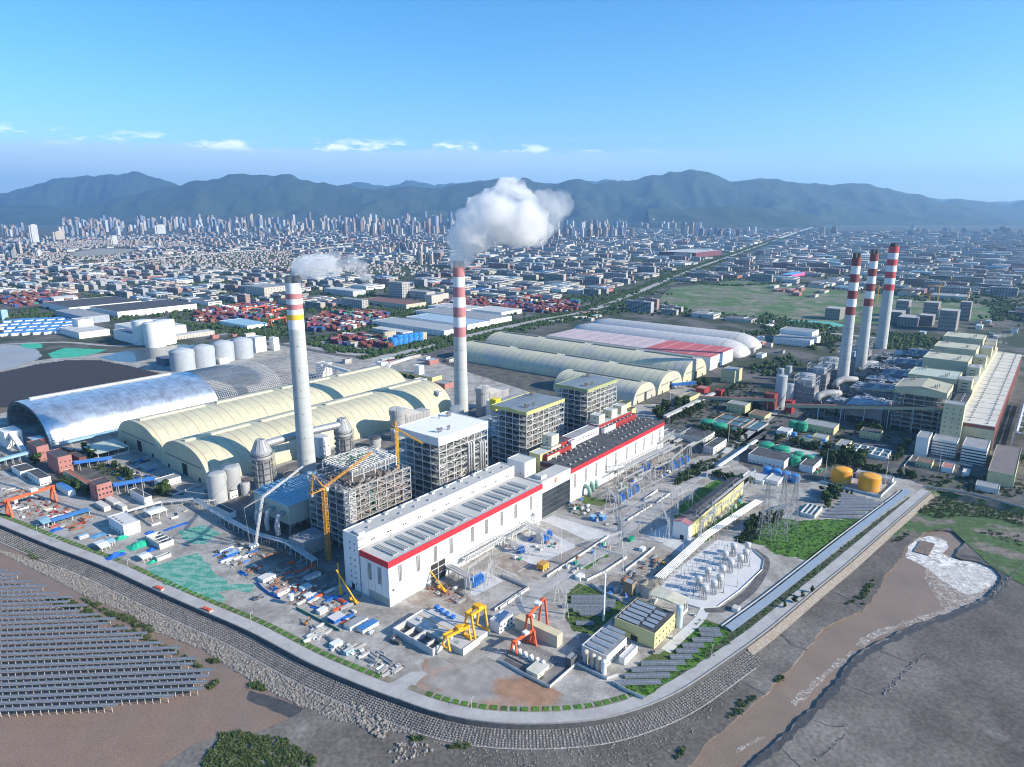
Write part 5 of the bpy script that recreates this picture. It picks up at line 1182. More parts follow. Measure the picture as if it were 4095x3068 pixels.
def mobile_crane(label,p,yaw,boom,el,mat=yelcr):
 t=thing('mobile_crane',label,'mobile crane',Vector((p.x,p.y,.08)),yaw,'yellow mobile cranes by the hall')
 cube('chassis',t,-5,-1.3,.9,5,1.3,1.7,mat);cube('cab',t,3.4,-1.2,1.7,5.2,1.2,3.0,mat);cube('turret',t,-3,-1.2,1.7,0,1.2,3.1,mat);bar('boom',t,(-1.5,0,3),(-1.5+boom*cos(el),0,3+boom*sin(el)),1.0,mat)
 for x in(-4,-2.4,2,3.8):
  for y in(-1.2,1.2):tube('wheel',t,(x,y-.2,.55),(x,y+.2,.55),.55,darksteel)
mobile_crane('yellow mobile crane with boom raised at the hall end wall',g('Q',860,295),2.5,30,.75);mobile_crane('yellow mobile crane low boomed at the hall opening',g('Q',1590,195),2.35,20,.5);mobile_crane('yellow mobile crane parked deep in the hall end shade',g('Q',750,215),1.9,24,.85)
def excavator(label,p,yaw,mat=yelcr):
 t=thing('excavator',label,'excavator',Vector((p.x,p.y,.08)),yaw,'excavators')
 cube('track',t,-2,-1.5,0,2,-.8,.9,darksteel);cube('track',t,-2,.8,0,2,1.5,.9,darksteel);cube('body',t,-2,-1.2,.9,1.2,1.2,2.2,mat);cube('cab',t,.2,-1.2,2.2,1.4,-.1,3.2,glassm);bar('boom',t,(1,.4,2),(4.5,.4,4.4),.5,mat);bar('arm',t,(4.5,.4,4.4),(6,.4,1.2),.4,mat);cube('bucket',t,5.4,-.1,.5,6.5,.9,1.4,darksteel)
excavator('excavator working on the pale lot near the net',g('Q',50,270),.4,darksteel);excavator('excavator with raised arm above the dike verge',g('Q',465,475),1.2,M('dull_orange',(.4,.2,.08),.6));excavator('yellow excavator on the torn up lot',g('R',1350,530),2.4)
vehicle('van','white van parked at the crew cabins',g('Q',1005,550),GA+.25,whitep)
vehicle('truck','small dark truck beside the pump house',g('Q',1212,630),GA+pi/2,darksteel,'trucks at the pump house');vehicle('truck','dark truck with white drums at the pump house corner',g('Q',1190,595),GA+.4,darksteel,'trucks at the pump house')
for lab,v,x,y,m in(('white car by the white workshop','A',885,860,whitep),('white car below filter rack','A',1600,745,whitep),('small white pickup near tarpaulin heap','A',945,955,whitep),('dark car below the yellow panel building','R',1265,1265,darksteel),('white car beside the yellow panel building','R',1415,1145,whitep),('white car by the blue silo','R',1595,955,whitep),('white car by the blue kiosks','C',920,1290,whitep),('dark car by the blue kiosks','C',1000,1290,darksteel),('dark car on the works road','R',665,550,darksteel),('silver car parked by the carports','C',1745,680,alu),('white car parked by carports','C',1640,660,whitep)):
 vehicle('car',lab,g(v,x,y),GA+rs.choice((0,pi/2)),m,'cars about the works')
def barge_load(label,p,yaw):
 t=thing('pipe_trailer',label,'trailer load',Vector((p.x,p.y,.1)),yaw,'orange loads on the dike road')
 cube('flatbed',t,-5,-1.6,.2,5,1.6,.8,whitep)
 for k in range(5):cube('orange_box',t,-4.6+k*1.9,-1.4,.8,-3.0+k*1.9,1.4,1.9+.3*(k%2),M('vermilion',(.55,.1,.06),.6,.15))
barge_load('orange boxes on a flatbed on the dike road, farther one',g('A',1370,1415),-.45);barge_load('orange boxes on a flatbed on the dike road, nearer one',g('A',1785,1600),-.45)
greenfence=M('green_site_fence',(.04,.2,.15),.7,.15,.3)
fence_wall('green site hoarding bordering crew cabins',px('Q',[(380,345),(560,440),(640,480),(740,535)]),2.2,.15,greenfence,name='site_hoarding');fence_wall('blue hoarding curving round the cabin lot',px('Q',[(55,130),(100,180),(170,235),(250,270)]),2.2,.15,bl,name='site_hoarding')
for lab,v,pts in(('white concrete wall along the left yard road','A',[(0,505),(130,535),(400,640),(760,760),(930,800)]),('white wall round the canopy court','A',[(1195,790),(1310,875),(1390,850)]),('white wall right of the canopy court','A',[(1480,815),(1540,795),(1530,760)]),('white wall of the garden below the cream store','A',[(1440,590),(1500,610),(1730,520)]),('panel wall by the works road at the transformer yard','N',[(1500,1200),(1800,1000)]),('panel wall at the top of the transformer yard','N',[(1560,890),(1700,950),(1790,1000)]),('panel wall beside the works road','R',[(0,905),(240,740),(20,640)]),('panel wall facing the works road, upper','R',[(390,640),(700,440),(910,300)]),('low wall along the tank lot','R',[(650,650),(720,672),(870,600),(1050,480)]),('green panel wall along torn up lot','R',[(1040,590),(1160,500),(1280,400)]),('pale panel wall by slurry tanks','R',[(750,700),(850,770),(1000,840)]),('white panel wall between the transformer yards','C',[(1100,1260),(1310,1130)]),('white panel wall by the bare court','C',[(1240,1080),(1360,1000),(1470,1020)]),('white panel wall of the bare court, near side','C',[(1350,1110),(1465,1030)]),('pump yard wall beside the red soil lot','R',[(0,1340),(200,1455),(410,1560),(640,1360)]),('fence wall at the white panel building corner','R',[(640,1370),(760,1430),(880,1490),(980,1460)]),('low wall at the end of the panel field','R',[(930,1520),(1050,1590),(1190,1650)])):
 fence_wall(lab,px(v,pts))
deck=M('pump_deck_concrete',(.5,.5,.49),.85,.08,.08,wear=((.38,.37,.35),.1,.55,.6))
t=thing('pump_house','new concrete pump house deck with dark open screen pits, under the yellow cranes','pump house',UV(-24,-91),GA)
cube('deck',t,14,0,0,33,61,5.0,deck);cube('deck',t,33.02,2,0,47,58,4.2,deck)
cube('pit_floor',t,1,18,.02,14,61,.6,darksteel)
for y0,y1 in((0,1),(17.5,18.5),(38,39.5),(60,61)):cube('pit_wall',t,0 if y0>10 else 14,y0,0,14.0,y1,5.6,deck)
cube('pit_wall',t,0,18.5,0,.8,60,5.6,deck)
for y in(28,50):cube('pit_wall',t,.8,y-.3,0,14,y+.3,4.4,deck)
for a in((14,-.02,33,.35),(14,60.7,33,61.02),(32.7,.4,33.02,60.6)):cube('parapet',t,a[0],a[1],5.0,a[2],a[3],5.9,whitep)
for k in range(6):cube('hatch',t,17+3*(k%2),8+k*8.6,5.0,20+3*(k%2),11.5+k*8.6,6.4 if k>2 else 5.4,paleconc if k>3 else M('grey_green_box',(.3,.36,.33),.7))
cube('crane_rail',t,26,2,5.0,26.6,59,5.25,yelcr)
for k,(x,y)in enumerate(((990,1215),(1030,1245),(1075,1275),(1130,1305))):
 p=g('N',x,y);tt=thing('pump_motor',('blue pump motor, nearest the hall','blue pump motor, second from the hall','blue pump motor, third from the hall','blue pump motor, beside the yellow crane')[k],'pump',p,GA,'blue pump motors')
 for s in((-1.2,-1.2),(1.2,-1.2),(1.2,1.2),(-1.2,1.2)):bar('leg',tt,(*s,0),(*s,3.2),.5,bluep)
 cube('motor',tt,-1.6,-1.6,3.2,1.6,1.6,6.4,bluep);tube('cooler',tt,(-2.1,0,5.4),(2.1,0,5.4),.9,bluep);cube('base_frame',tt,-1.9,-1.9,2.8,1.9,1.9,3.2,bluep)
def crane_on(label,v,a,b,top,z0,w,mat,gw,**k):
 A,B=g(v,*a,z0),g(v,*b,z0);H=hgt(v,a,top)if z0==0 else None
 if H is None:
  oy,s=VIEWS[v][1:];bb=(oy+top[1]/s-1534)/FPX;H=CAM_H-(SP+bb*CP)*A.y/(CP-bb*SP)
 t=gantry_crane(label,A,B,H-z0,w,mat,'gantry cranes',gw=gw,**k);t.location.z=z0;return t
crane_on('yellow gantry crane nearest the camera on the pump deck','N',(1070,1530),(1255,1435),(1055,1410),5,9,yelcr,2.0,beams=2)
crane_on('yellow gantry crane beyond its twin on the pump deck','N',(1275,1430),(1390,1350),(1245,1215),4.2,12,yelcr,2.2,beams=2)
crane_on('orange red gantry crane over the old pump yard, nearer one','N',(1670,1590),(1835,1490),(1668,1460),0,7,orange,2.0,beams=1)
crane_on('orange red gantry crane over the old pump yard, taller one behind','N',(1800,1480),(1925,1330),(1780,1230),0,8,orange,2.2,beams=1)
t=thing('old_pump_yard','walled old pump yard with dark channels beside the red soil lot','pump yard',g('R',415,1400),GA)
pA,pB,pC=gu('R',415,1560),gu('R',640,1370),gu('R',0,1300);L0,W0=pB[0]-pA[0],pC[1]-pA[1]
t.location=UV(*pA)
cube('slab',t,0,0,0,L0,W0,.12,M('oily_concrete',(.22,.21,.2),.9,.2,.15));cube('channel',t,3,10,.13,7,W0-4,.16,darksteel);cube('deck',t,9,12,.12,25,W0-4,1.2,M('worn_deck',(.27,.255,.235),.9,.2,.2))
for k in range(15):
 cube('rail_post',t,9.2,13+k*2.6,1.2,9.4,13.2+k*2.6,2.4,steel);cube('rail_post',t,24.6,13+k*2.6,1.2,24.8,13.2+k*2.6,2.4,steel)
for k in range(6):cube('motor_cover',t,14,16+k*5.4,1.2,16.6,18.8+k*5.4,4.0,whitep);tube('cover_top',t,(14,17.4+k*5.4,4.0),(16.6,17.4+k*5.4,4.0),1.38,whitep)
cabin('white flat roofed hut at the near corner of the pump yard',g('R',310,1490),14,10,4,M('cream_hut',(.6,.58,.48),.7),M('cream_hut'),n=2)
pbld('long beige pump hall with pale roof beside the orange cranes','building','R',(470,1228),(520,1190),(155,1040),10,wall=M('beige_wall',(.5,.47,.37),.8,.08),roof=M('straw_roof',(.6,.53,.35),.7,.06),par=0)
pbld('white control house with flat roof beside the yellow cranes','building','N',(1540,1405),(1645,1310),(1460,1360),9,wall=white,roof=M('sky_grey_roof',(.45,.48,.52),.7),wf=(2,4),par=.4,ww=2)
pbld('grey shelter with slatted roof by the four silos','shelter','R',(585,1400),(650,1345),(545,1370),7,wall=darksteel,roof=greyroof)
for k,(x,y)in enumerate(((705,1350),(765,1385),(810,1408),(857,1435))):
 silo(('tan chemical silo nearest the shelter','tan chemical silo, second from shelter','tan chemical silo, third from shelter','white chemical silo at the yard corner')[k],g('R',x,y),2.1,10,M('tan_tank',(.5,.45,.36),.6,.1)if k<3 else whitep,.5,'four chemical silos',rail=False,n=16)
for k in range(4):cabin(('small blue pump skid under the first tan silo','small blue pump skid between tan silos','small blue pump skid before the third silo','small blue pump skid at the white silo')[k],g('R',690+k*50,1372+k*25),2.4,1.6,1.4,bluep,bluep,group='blue pump skids',name='pump_skid',n=0)
def roof_solar(t,rows,mat=solarm):
 for x0,y0,x1,y1,z in rows:
  mb=MB();mb.add([(x0,y0,z+.3),(x1,y0,z+1.2),(x1,y1,z+1.2),(x0,y1,z+.3),(x0,y0,z+.4),(x1,y0,z+1.3),(x1,y1,z+1.3),(x0,y1,z+.4)],[(3,2,1,0),(4,5,6,7),(0,1,5,4),(1,2,6,5),(2,3,7,6),(3,0,4,7)])
  mb.build('solar_panel',mat,t)
roofpv=M('pale_solar_glass',(.3,.34,.38),.3,.1,.3,spec=.6)
yb=pbld('yellow hall with rows of roof solar panels and dark roof','building','R',(1275,1235),(1460,1065),(972,1070),12.8,wall=yellow,roof=darkroof,wf=(2,6),wu=(0,0),ww=1.6,wh=1.8,par=.4)
A_=gu('R',1275,1235);Ly,Wy=gu('R',1460,1065)[0]-A_[0],gu('R',972,1070)[1]-A_[1]
roof_solar(yb,[(2+k*6.4,15,5.6+k*6.4,Wy-2,13)for k in range(5)]+[(5+k*6.4,4,8.4+k*6.4,13.5,13)for k in range(4)],roofpv)
cube('canopy_band',yb,-.3,16,5.2,.02,34,5.8,M('olive_band',(.35,.33,.12),.7));cube('door',yb,-.1,14,0,.05,20,4.5,doorm)
wb=pbld('white hall with rows of roof solar panels, behind four tan silos','building','R',(880,1385),(1058,1230),(700,1265),8.6,wall=whitep,roof=greyroof,wf=(1,7),par=.4)
Aw=gu('R',880,1385);Lw,Ww=gu('R',1058,1230)[0]-Aw[0],gu('R',700,1265)[1]-Aw[1]
roof_solar(wb,[(2+k*7,3,5+k*7,Ww-3,8.8)for k in range(5)],roofpv)
pbld('low white flat block beside the white panel hall','building','R',(1030,1370),(1140,1265),(985,1345),5,wall=whitep,roof=M('offwhite_roof'))
canopy('tall cream roofed open shed behind the yellow panel hall','R',(1490,985),(1570,925),(1290,845),12,M('cream_roof',(.58,.55,.43),.6),nx=4,walls=3)
silo('pale blue lime silo at the yellow hall corner',g('R',1480,1050),2.6,18,M('pale_blue_tank',(.5,.6,.64),.5,.06),.3,None,rail=False)
for k,(x,y)in enumerate(((1145,740),(1230,775))):
 silo(('open topped slurry thickener tank, left one','open topped slurry thickener tank, right one')[k],g('R',x,y),8,9,paleconc,-.12,'slurry tanks',topm=M('slurry',(.22,.2,.16),.6))
pbld('rusty brown dewatering frame beside slurry tanks','building','R',(1090,800),(1135,770),(1030,760),11,wall=M('brown_cladding',(.28,.22,.15),.8,.2),roof=greyroof)
t=thing('telecom_mast','white telecom monopole between panel rows and yellow hall','mast',g('R',857,1000));mb=MB();mb.lathe([(.9,0),(.5,42)],12);mb.build('pole',whitep,t,True)
for z in(38,40.5):cube('antenna',t,-1.2,-.3,z,1.2,.3,z+1.8,whitep)
t=thing('orange_kiosk','orange boarded equipment kiosk on white blocks by the works road','kiosk',g('N',1925,855),GA);cube('body',t,0,0,1.4,9,7,6,M('orange_boards',(.7,.33,.03),.6,.1));cube('roof',t,-.3,-.3,6,9.3,7.3,6.3,M('orange_roof',(.5,.28,.1),.7))
for x in(.5,4.5,8.5):
 for y in(.4,6.6):cube('block',t,x-.5,y-.5,0,x+.5,y+.5,1.4,whitep)
def bus_duct(label,a,b,z,n=3,r=1.1):
 p,q=g(*a),g(*b);d=q-p;t=thing('bus_duct',label,'duct',p,atan2(d.y,d.x),'bus ducts from the halls');L=d.length;s=2.6*r
 for k in range(n):tube('duct',t,(0,(k-(n-1)/2)*s,z),(L,(k-(n-1)/2)*s,z),r,alu)
 for f in(.15,.55,.92):
  for y in(-s*1.3,s*1.3):bar('post',t,(L*f,y,0),(L*f,y,z-r),.5,steel)
  bar('crossbeam',t,(L*f,-s*1.4,z-r-.2),(L*f,s*1.4,z-r-.2),.5,steel)
 return t
def tpix(v,x,y):p=g(v,x,y);return p
transformer('blue power transformer by the hall opening, nearest the camera',tpix('N',1305,1010),16,6,6.5);bus_duct('silver bus ducts reaching the nearest blue transformer',('N',1090,880),('N',1300,985),9)
transformer('blue power transformer small and dark in the middle yard',tpix('N',1725,705),7,5,5,group='blue power transformers',fire=False);bus_duct('silver bus ducts to the middle blue transformer',('N',1560,610),('N',1715,690),7,3,.7)
transformer('blue power transformer on the far concrete apron of the new hall',tpix('N',1930,605),16,6,6.5);bus_duct('silver bus ducts to the apron transformer',('N',1760,490),('N',1930,590),9)
for lab,x,y in(('blue transformer cell nearest the green tubes',1045,1105),('blue transformer cell in the middle of the first three',1110,1065),('blue transformer cell farthest of first three',1170,1025),('blue transformer pair under the second gantry, left',1225,865),('blue transformer pair under the second gantry, right',1275,830),('blue transformer cell at the far gantry, left',1500,825),('blue transformer cell at the far gantry, middle',1555,795),('blue transformer cell at the far gantry, right',1610,765)):
 transformer(lab,tpix('C',x,y),8,6,7,group='blue transformer cells')
for lab,x,y in(('blue kiosk with open front beside parked cars',885,1262),('blue roofed kiosk left of its twin',800,1262)):cabin(lab,g('C',x,y),7,5,4.5,M('kiosk_blue',(.05,.2,.5),.6),cyanroof,name='kiosk',group='blue kiosks')
for k,(x,y)in enumerate(((770,1045),(800,1005),(830,975))):
 p=g('C',x,y);t=thing('vent_tube',('green bent vent tube, nearest of three','green bent vent tube, middle of three','green bent vent tube, farthest of three')[k],'vent',p,-.7,'green bent tubes at the hall');mb=MB();gt=M('pale_green_tube',(.22,.36,.3),.5)
 pts=[(0,0,0),(0,0,6),(-1,0,9),(-4,0,11),(-8,0,11)];pipe(mb,pts,2.4,14);mb.build('tube',gt,t,True)
def walkway(label,v,a,b,z,w=6,h=4):
 p,q=g(v,*a),g(v,*b);d=q-p;t=thing('pipe_bridge',label,'pipe bridge',p,atan2(d.y,d.x),'trussed pipe bridges along the halls');L=d.length
 mb=MB();lattice(mb,(0,-w/2,z+h/2),(L,-w/2,z+h/2),.4,int(L/4),.3,h=h);lattice(mb,(0,w/2,z+h/2),(L,w/2,z+h/2),.4,int(L/4),.3,h=h);mb.build('truss',steel,t)
 cube('deck',t,0,-w/2,z-.2,L,w/2,z,paleroof)
 for k in range(4):tube('pipe',t,(0,-w*.35+k*w*.22,z+.6),(L,-w*.35+k*w*.22,z+.6),.45,alu)
 for k in range(max(2,int(L/14))+1):
  for y in(-w/2,w/2):x=L*k/max(2,int(L/14));bar('post',t,(x,y,0),(x,y,z),.6,steel)
 return t
walkway('trussed pipe bridge along the new hall with grey cabins','N',(1230,830),(1560,640),9);walkway('trussed pipe bridge reaching the far end of new hall','N',(1560,640),(1780,520),8,5,3)
walkway('long pipe bridge along the older hall, lower run','C',(905,920),(1060,880),14,10,8);walkway('long pipe bridge along the older hall, upper run','C',(1060,890),(1480,680),12,9,4);walkway('tall pipe frame at the older hall far corner','C',(1350,670),(1470,600),14,10,8)
t=thing('escape_stair','arched white steel stair cage on the new hall wall','stair',g('N',1850,440),GA)
mb=MB();lattice(mb,(0,-3,0),(0,-3,14),5,6,.3,Vector((0,1,0)));mb.build('frame',whitep,t);cube('top',t,-3,-6,14,3,0,14.5,whitep)
GAN=[('N',(1265,1040),(1455,900),34),('C',(930,1150),(990,1240),34),('C',(1120,1070),(1220,1010),26),('C',(1470,850),(1620,720),28),('C',(1640,700),(1760,640),22),('R',(470,840),(545,985),26),('R',(780,560),(1010,630),30),('R',(1150,270),(1395,330),32),('C',(1380,1260),(1440,1450),32),('C',(1520,1190),(1640,1130),30),('C',(1780,950),(1970,900),26),('C',(1740,1440),(1840,1290),30),('C',(1980,1230),(2130,1080),32),('R',(1650,350),(1760,250),30),('N',(1920,660),(2070,740),26),('N',(1425,1040),(1480,915),26)]
ends=[]
XG=[('C',(1010,960),(1170,880),24),('C',(1060,1000),(1230,910),20),('C',(1250,850),(1420,760),22),('C',(1330,900),(1480,830),20),('C',(1400,790),(1560,710),24),('C',(1010,1110),(1090,1070),20),('C',(1190,960),(1290,910),18),('C',(1680,1350),(1900,1170),22),('C',(1740,1380),(1960,1190),20),('C',(1820,1250),(2060,1040),24),('C',(1900,1180),(2150,960),22),('C',(1240,1230),(1390,1160),24),('C',(1470,1120),(1560,1080),22),('N',(1650,640),(1800,570),18),('R',(900,420),(1000,380),20),('C',(2000,1100),(2190,960),26)]
for k,(v,a,b,h)in enumerate(XG):A,B=g(v,*a),g(v,*b);aframe(f'smaller white line gantry in the switchyard, {("over blue cells left", "before blue cells left", "over second cells", "before second cells", "by far cells", "at the green tubes", "between the cells", "inner yellow hall row", "outer yellow hall row", "yellow hall middle", "yellow hall far row", "on the bare court", "on the lawn edge", "on far apron", "by the tank lot", "at the pipe bank end")[k]}',A,B,h*.8,steel,5)
WHERE=['by the hall opening','in front of glass link','over the first blue cells','over the far blue cells','by the carports','beside the orange crane','across the works road','on the blue apron','left of the long yellow hall','behind the long yellow hall','beyond the green lawn','beside the long yellow hall','at the far end of yellow hall','in front of yellow hall','on the far apron','right of the nearest transformer']
for k,(v,a,b,h)in enumerate(GAN):
 A,B=g(v,*a),g(v,*b);aframe(f'white A-legged line gantry {WHERE[k]}',A,B,h*.72,steel,h*.3);ends.append((A,B,h*.72))
rs2=random.Random(5)
for lab,v,x,y,h in(('slim lightning mast on the lawn','C',1655,1135,34),('slim lightning mast left of long hall','C',1525,1210,36),('slim mast beside green tanks','C',1968,575,44),('slim mast by the near dome end','C',1465,250,38),('lightning mast at the torn lot','R',1500,620,34),('lightning mast at the reactor pad edge','R',1965,720,30),('lightning mast by the far apron','N',2085,700,30),('mast by orange tanks right','D',1085,1320,42),('mast by orange tanks left','D',600,1260,42),('mast beside office compound','D',1520,1180,30),('mast in front of pipe gallery','N',1310,1000,28),('mast at filter lane','A',1255,720,44)):
 mast(lab,g(v,x,y),h)
pairs=[]
def head(k,e):return Vector((ends[k][e].x,ends[k][e].y,ends[k][2]-.8))
for a,b in((1,7),(2,8),(3,9),(6,5),(14,6),(8,13),(4,10),(9,11),(10,12),(0,14),(5,6)):
 for f in(.1,.5,.9):pairs.append((head(a,0).lerp(head(a,1),f),head(b,0).lerp(head(b,1),f)))
wires('thin overhead conductors strung between the switchyard gantries',pairs)
fac=[]
for k,(x,z)in enumerate(((UV(60,0,36),0),(UV(150,0,36),0),(UV(180,0,36),0),(UV(300,1,34),2),(UV(340,1,34),2),(UV(430,1,34),3))):
 fac.append((x,head((0,14,14,2,2,3)[k],.5>0)))
wires('thin conductors from the hall walls to the first gantries',fac)
SK=[((bluep,'blue'),(steel,'grey'),(whitep,'white'),(tankgreen,'green'),(rust,'rusty'),(concrete,'concrete'))]
for where_,v,poly,n in(('among the first blue cells','C',[(900,1000),(1200,860),(1330,920),(1010,1120)],16),('among the far blue cells','C',[(1250,840),(1560,690),(1650,760),(1360,920)],16),('on the court before glass link','C',[(520,1130),(700,1080),(960,1240),(800,1290)],18),('beside the yellow switch hall','C',[(1660,1420),(2100,1020),(2190,1080),(1760,1460)],20),('along the works road','R',[(400,640),(880,330),(960,380),(520,680)],14),('on the apron of the new hall','N',[(1480,700),(1850,520),(2150,640),(1800,780)],14),('round the slurry tanks','R',[(860,780),(1080,700),(1300,820),(1060,900)],12),('among green tanks','D',[(0,1040),(600,1180),(560,1260),(0,1180)],14)):
 P_=[g(v,*p)for p in poly];xs=[p.x for p in P_];ys=[p.y for p in P_];k=0
 while k<n:
  p=Vector((rs2.uniform(min(xs),max(xs)),rs2.uniform(min(ys),max(ys)),.05))
  if not inside(p,P_):continue
  k+=1;m,cn=rs2.choice(SK[0]);L_,W_,H_=rs2.uniform(1.5,6),rs2.uniform(1.2,3),rs2.uniform(1,3.2)
  t=thing('equipment_skid',f'{cn} equipment skid standing {where_}','equipment',p,GA,f'equipment skids {where_}');cube('base',t,-.3,-.3,0,L_+.3,W_+.3,.3,concrete);cube('cabinet',t,0,0,.3,L_,W_,H_,m);tube('duct',t,(L_*.3,W_*.5,H_),(L_*.3,W_*.5,H_+1.2),.25,steel)
pth=M('footpath_slab',(.5,.49,.47),.9,.12,.3)
for v,a,b in(('C',(880,1010),(1380,760)),('C',(960,1120),(1480,850)),('C',(1040,1170),(1240,1060)),('C',(1250,850),(1330,940)),('C',(1000,960),(1110,1110)),('C',(1390,760),(1480,850)),('N',(1500,800),(1700,900)),('N',(1700,860),(1880,760)),('R',(420,720),(900,430)),('R',(700,470),(760,520)),('R',(880,380),(1240,420)),('R',(560,640),(640,700)),('C',(1560,1010),(1900,780)),('D',(0,1180),(560,1270)),('D',(200,900),(640,1000))):
 strip('footpath',[g(v,*a),g(v,*b)],1.6,pth,RZ[0]);RZ[0]+=.006
pim=M('insulator_porcelain',(.35,.33,.31),.4)
def post_row(v,pts,n,h,where):
 P_=[g(v,*p)for p in pts];
 for k in range(n):
  f=k/(n-1);p=P_[0].lerp(P_[1],f)
  t=thing('insulator_post',f'slim insulator post standing {where}','insulator post',p,GA,f'insulator posts {where}')
  bar('stand',t,(0,0,0),(0,0,h*.55),.35,steel);tube('insulator',t,(0,0,h*.55),(0,0,h),.26,pim);cube('clamp',t,-.5,-.2,h,.5,.2,h+.25,steel)
for k in range(4):post_row('R',((1360+k*60,700-k*10+k*45),(1800+k*40,330+k*45)),14,7.5,f'on the white reactor pad, rank {("nearest the pipes", "second from pipes", "third from pipes", "nearest the reactors")[k]}')
for k in range(3):post_row('C',((1700+k*25,1370-k*10),(2080+k*30,1010-k*15)),10,8,f'along the yellow hall, {("inner", "middle", "outer")[k]} rank')
for k in range(2):post_row('C',((1300+k*35,900-k*20),(1420+k*35,850-k*20)),5,6.5,f'by the second blue cells, {("near", "far")[k]} rank');post_row('N',((1740+k*60,760-k*30),(1900+k*50,690-k*30)),4,7,f'on the middle apron, {("near", "far")[k]} rank')
post_row('R',((1250,290),(1350,330)),4,7,'on the blue apron');post_row('N',((1380,1010),(1640,870)),5,8,'by the nearest transformer')
yl=pbld('long yellow switchgear hall with dark roof and white gable','building','C',(1615,1430),(2030,1010),(1480,1395),16.5,wall=yellow,roof=darkroof,gable=2.2,axis='u',wf=(1,24),wz=9,ww=1.4,wh=1.6)
A_=gu('C',1615,1430);Wl=gu('C',1480,1395)[1]-A_[1]
mb=MB();mb.box(-.3,-.1,0,9,Wl+.1,16.45);mb.add([(-.31,-.1,16.45),(-.31,Wl+.1,16.45),(-.31,Wl/2,18.6)],[(0,2,1)]);mb.build('white_gable',whitep,yl);cube('door',yl,-.4,4,0,-.2,8,4.5,doorm)
mb=MB();mb.add([(-.5,-.6,16.6),(10,-.6,16.6),(10,Wl/2,19.05),(-.5,Wl/2,19.05),(10,Wl+.6,16.6),(-.5,Wl+.6,16.6)],[(0,1,2,3),(3,2,4,5)]);mb.build('red_roof_end',M('faded_red_roof',(.36,.16,.17),.7,.1),yl)
gp=[g('R',1310,690),g('R',1700,330),g('R',2140,40)]
t=thing('gas_duct_bank','bank of long white gas insulated pipes edging the reactor pad','pipe bank',gp[0]);L3=[p-gp[0]for p in gp]
for a,b in zip(L3,L3[1:]):
 d=(b-a).normalized();s=Vector((-d.y,d.x,0))
 for k in range(6):tube('pipe',t,a+s*(k*1.5-4)+Vector((0,0,5.5)),b+s*(k*1.5-4)+Vector((0,0,5.5)),.5,whitep)
 n=int((b-a).length/9)
 for k in range(n+1):
  c=a+(b-a)*k/n
  for m in(-4.5,4.5):bar('post',t,c+s*m,c+s*m+Vector((0,0,5)),.4,steel)
  bar('crossbeam',t,c+s*-5+Vector((0,0,4.9)),c+s*5+Vector((0,0,4.9)),.35,steel)
gs('reactor_pad','R',[(1330,720),(1420,600),(1800,330),(1960,350),(2100,420),(2180,500),(2170,560),(1960,770),(1800,880),(1650,890),(1370,800)],M('white_concrete',(.6,.6,.6),.8,.06,.1),.14)
for k,(x,y)in enumerate(((1690,820),(1765,780),(1815,730),(1640,745),(1715,670),(1835,650),(1905,600),(1985,560),(1860,530),(1930,465),(2030,515),(2045,455))):
 side=('front left corner','front row','front row behind','left edge','second pair left','second pair right','middle','right edge','third row left','far left','far right','farthest corner')[k]
 t=thing('air_core_reactor',f'white drum reactor on clustered columns, {side} of the pad','reactor',g('R',x,y),GA,'drum reactors on the white pad')
 mb=MB();mb.lathe([(2.6,8),(2.8,8),(2.8,12.5),(2.2,12.9),(.6,13.3)],20);mb.build('drum',M('drum_white',(.55,.55,.53),.5,.06),t,True)
 mb=MB();mb.lathe([(3.1,11.9),(3.1,12.4)],20);mb.build('cap_ring',steel,t)
 for i in range(8):a=2*pi*i/8;tube('column',t,(cos(a)*2.2,sin(a)*2.2,0),(cos(a)*2.2,sin(a)*2.2,8),.28,pim)
for k,(x,y)in enumerate(((1600,790),(1655,800),(1680,730),(1740,610),(1790,780),(1820,540),(1850,770),(1960,390),(2065,550))):mast(('thin arrester column by the front left drum','thin arrester column between front drums','thin arrester column beside second pair','thin arrester column left of the middle drums','thin arrester column by the front row','thin arrester column by third row','thin arrester column on the pad edge','thin arrester column at the far left','thin arrester column at the right edge')[k],g('R',x,y),11,pim,.45,'arrester columns','arrester_column')
fence_wall('low white rail wall round the reactor pad',px('R',[(1370,820),(1660,900),(1800,890),(1990,750),(2170,580),(2185,500),(2100,420)]),1.2,.2,whitep,every=8)
for k,(x,y,h,w)in enumerate(((560,245,62,11),(660,250,70,11),(740,180,58,9))):pylon(('lattice pylon nearest the white pad','tallest lattice pylon on the green lot','slim lattice pylon at the green lot edge')[k],g('S',x,y),h,w,M('galvanised_lattice',(.33,.34,.35),.5),yaw=GA+.6)
def dtank(lab,x,y,r,h,m,grp,v='D',cone=.12):return silo(lab,g(v,x,y),r,h,m,cone,grp,'storage tank')
dtank('orange fuel tank, left of the pair',730,1262,11.5,16,tankorange,'orange fuel tanks');dtank('orange fuel tank, right of the pair',955,1318,12,16,tankorange,'orange fuel tanks')
for lab,x,y,r,h in(('large green tank, left of the big pair',125,1030,10,13),('large green tank, right of the big pair',250,1062,10,13),('small green tank in front of large pair',358,1128,6.5,11),('small green tank behind the front one',388,1100,6.5,12),('small green tank beside the white annex',445,1118,5.5,5),('small green tank farthest right of the group',475,1115,5.5,10),('green tank by the long yellow workshop, left',345,840,7,12),('green tank by the long yellow workshop, right',418,855,7,13)):dtank(lab,x,y,r,h,tankgreen,'green water tanks')
for lab,x,y in(('green tank beside the settling basins, left',1790,455),('green tank beside the settling basins, right',1890,485)):dtank(lab,x,y,11,11,tankgreen,'green water tanks','C')
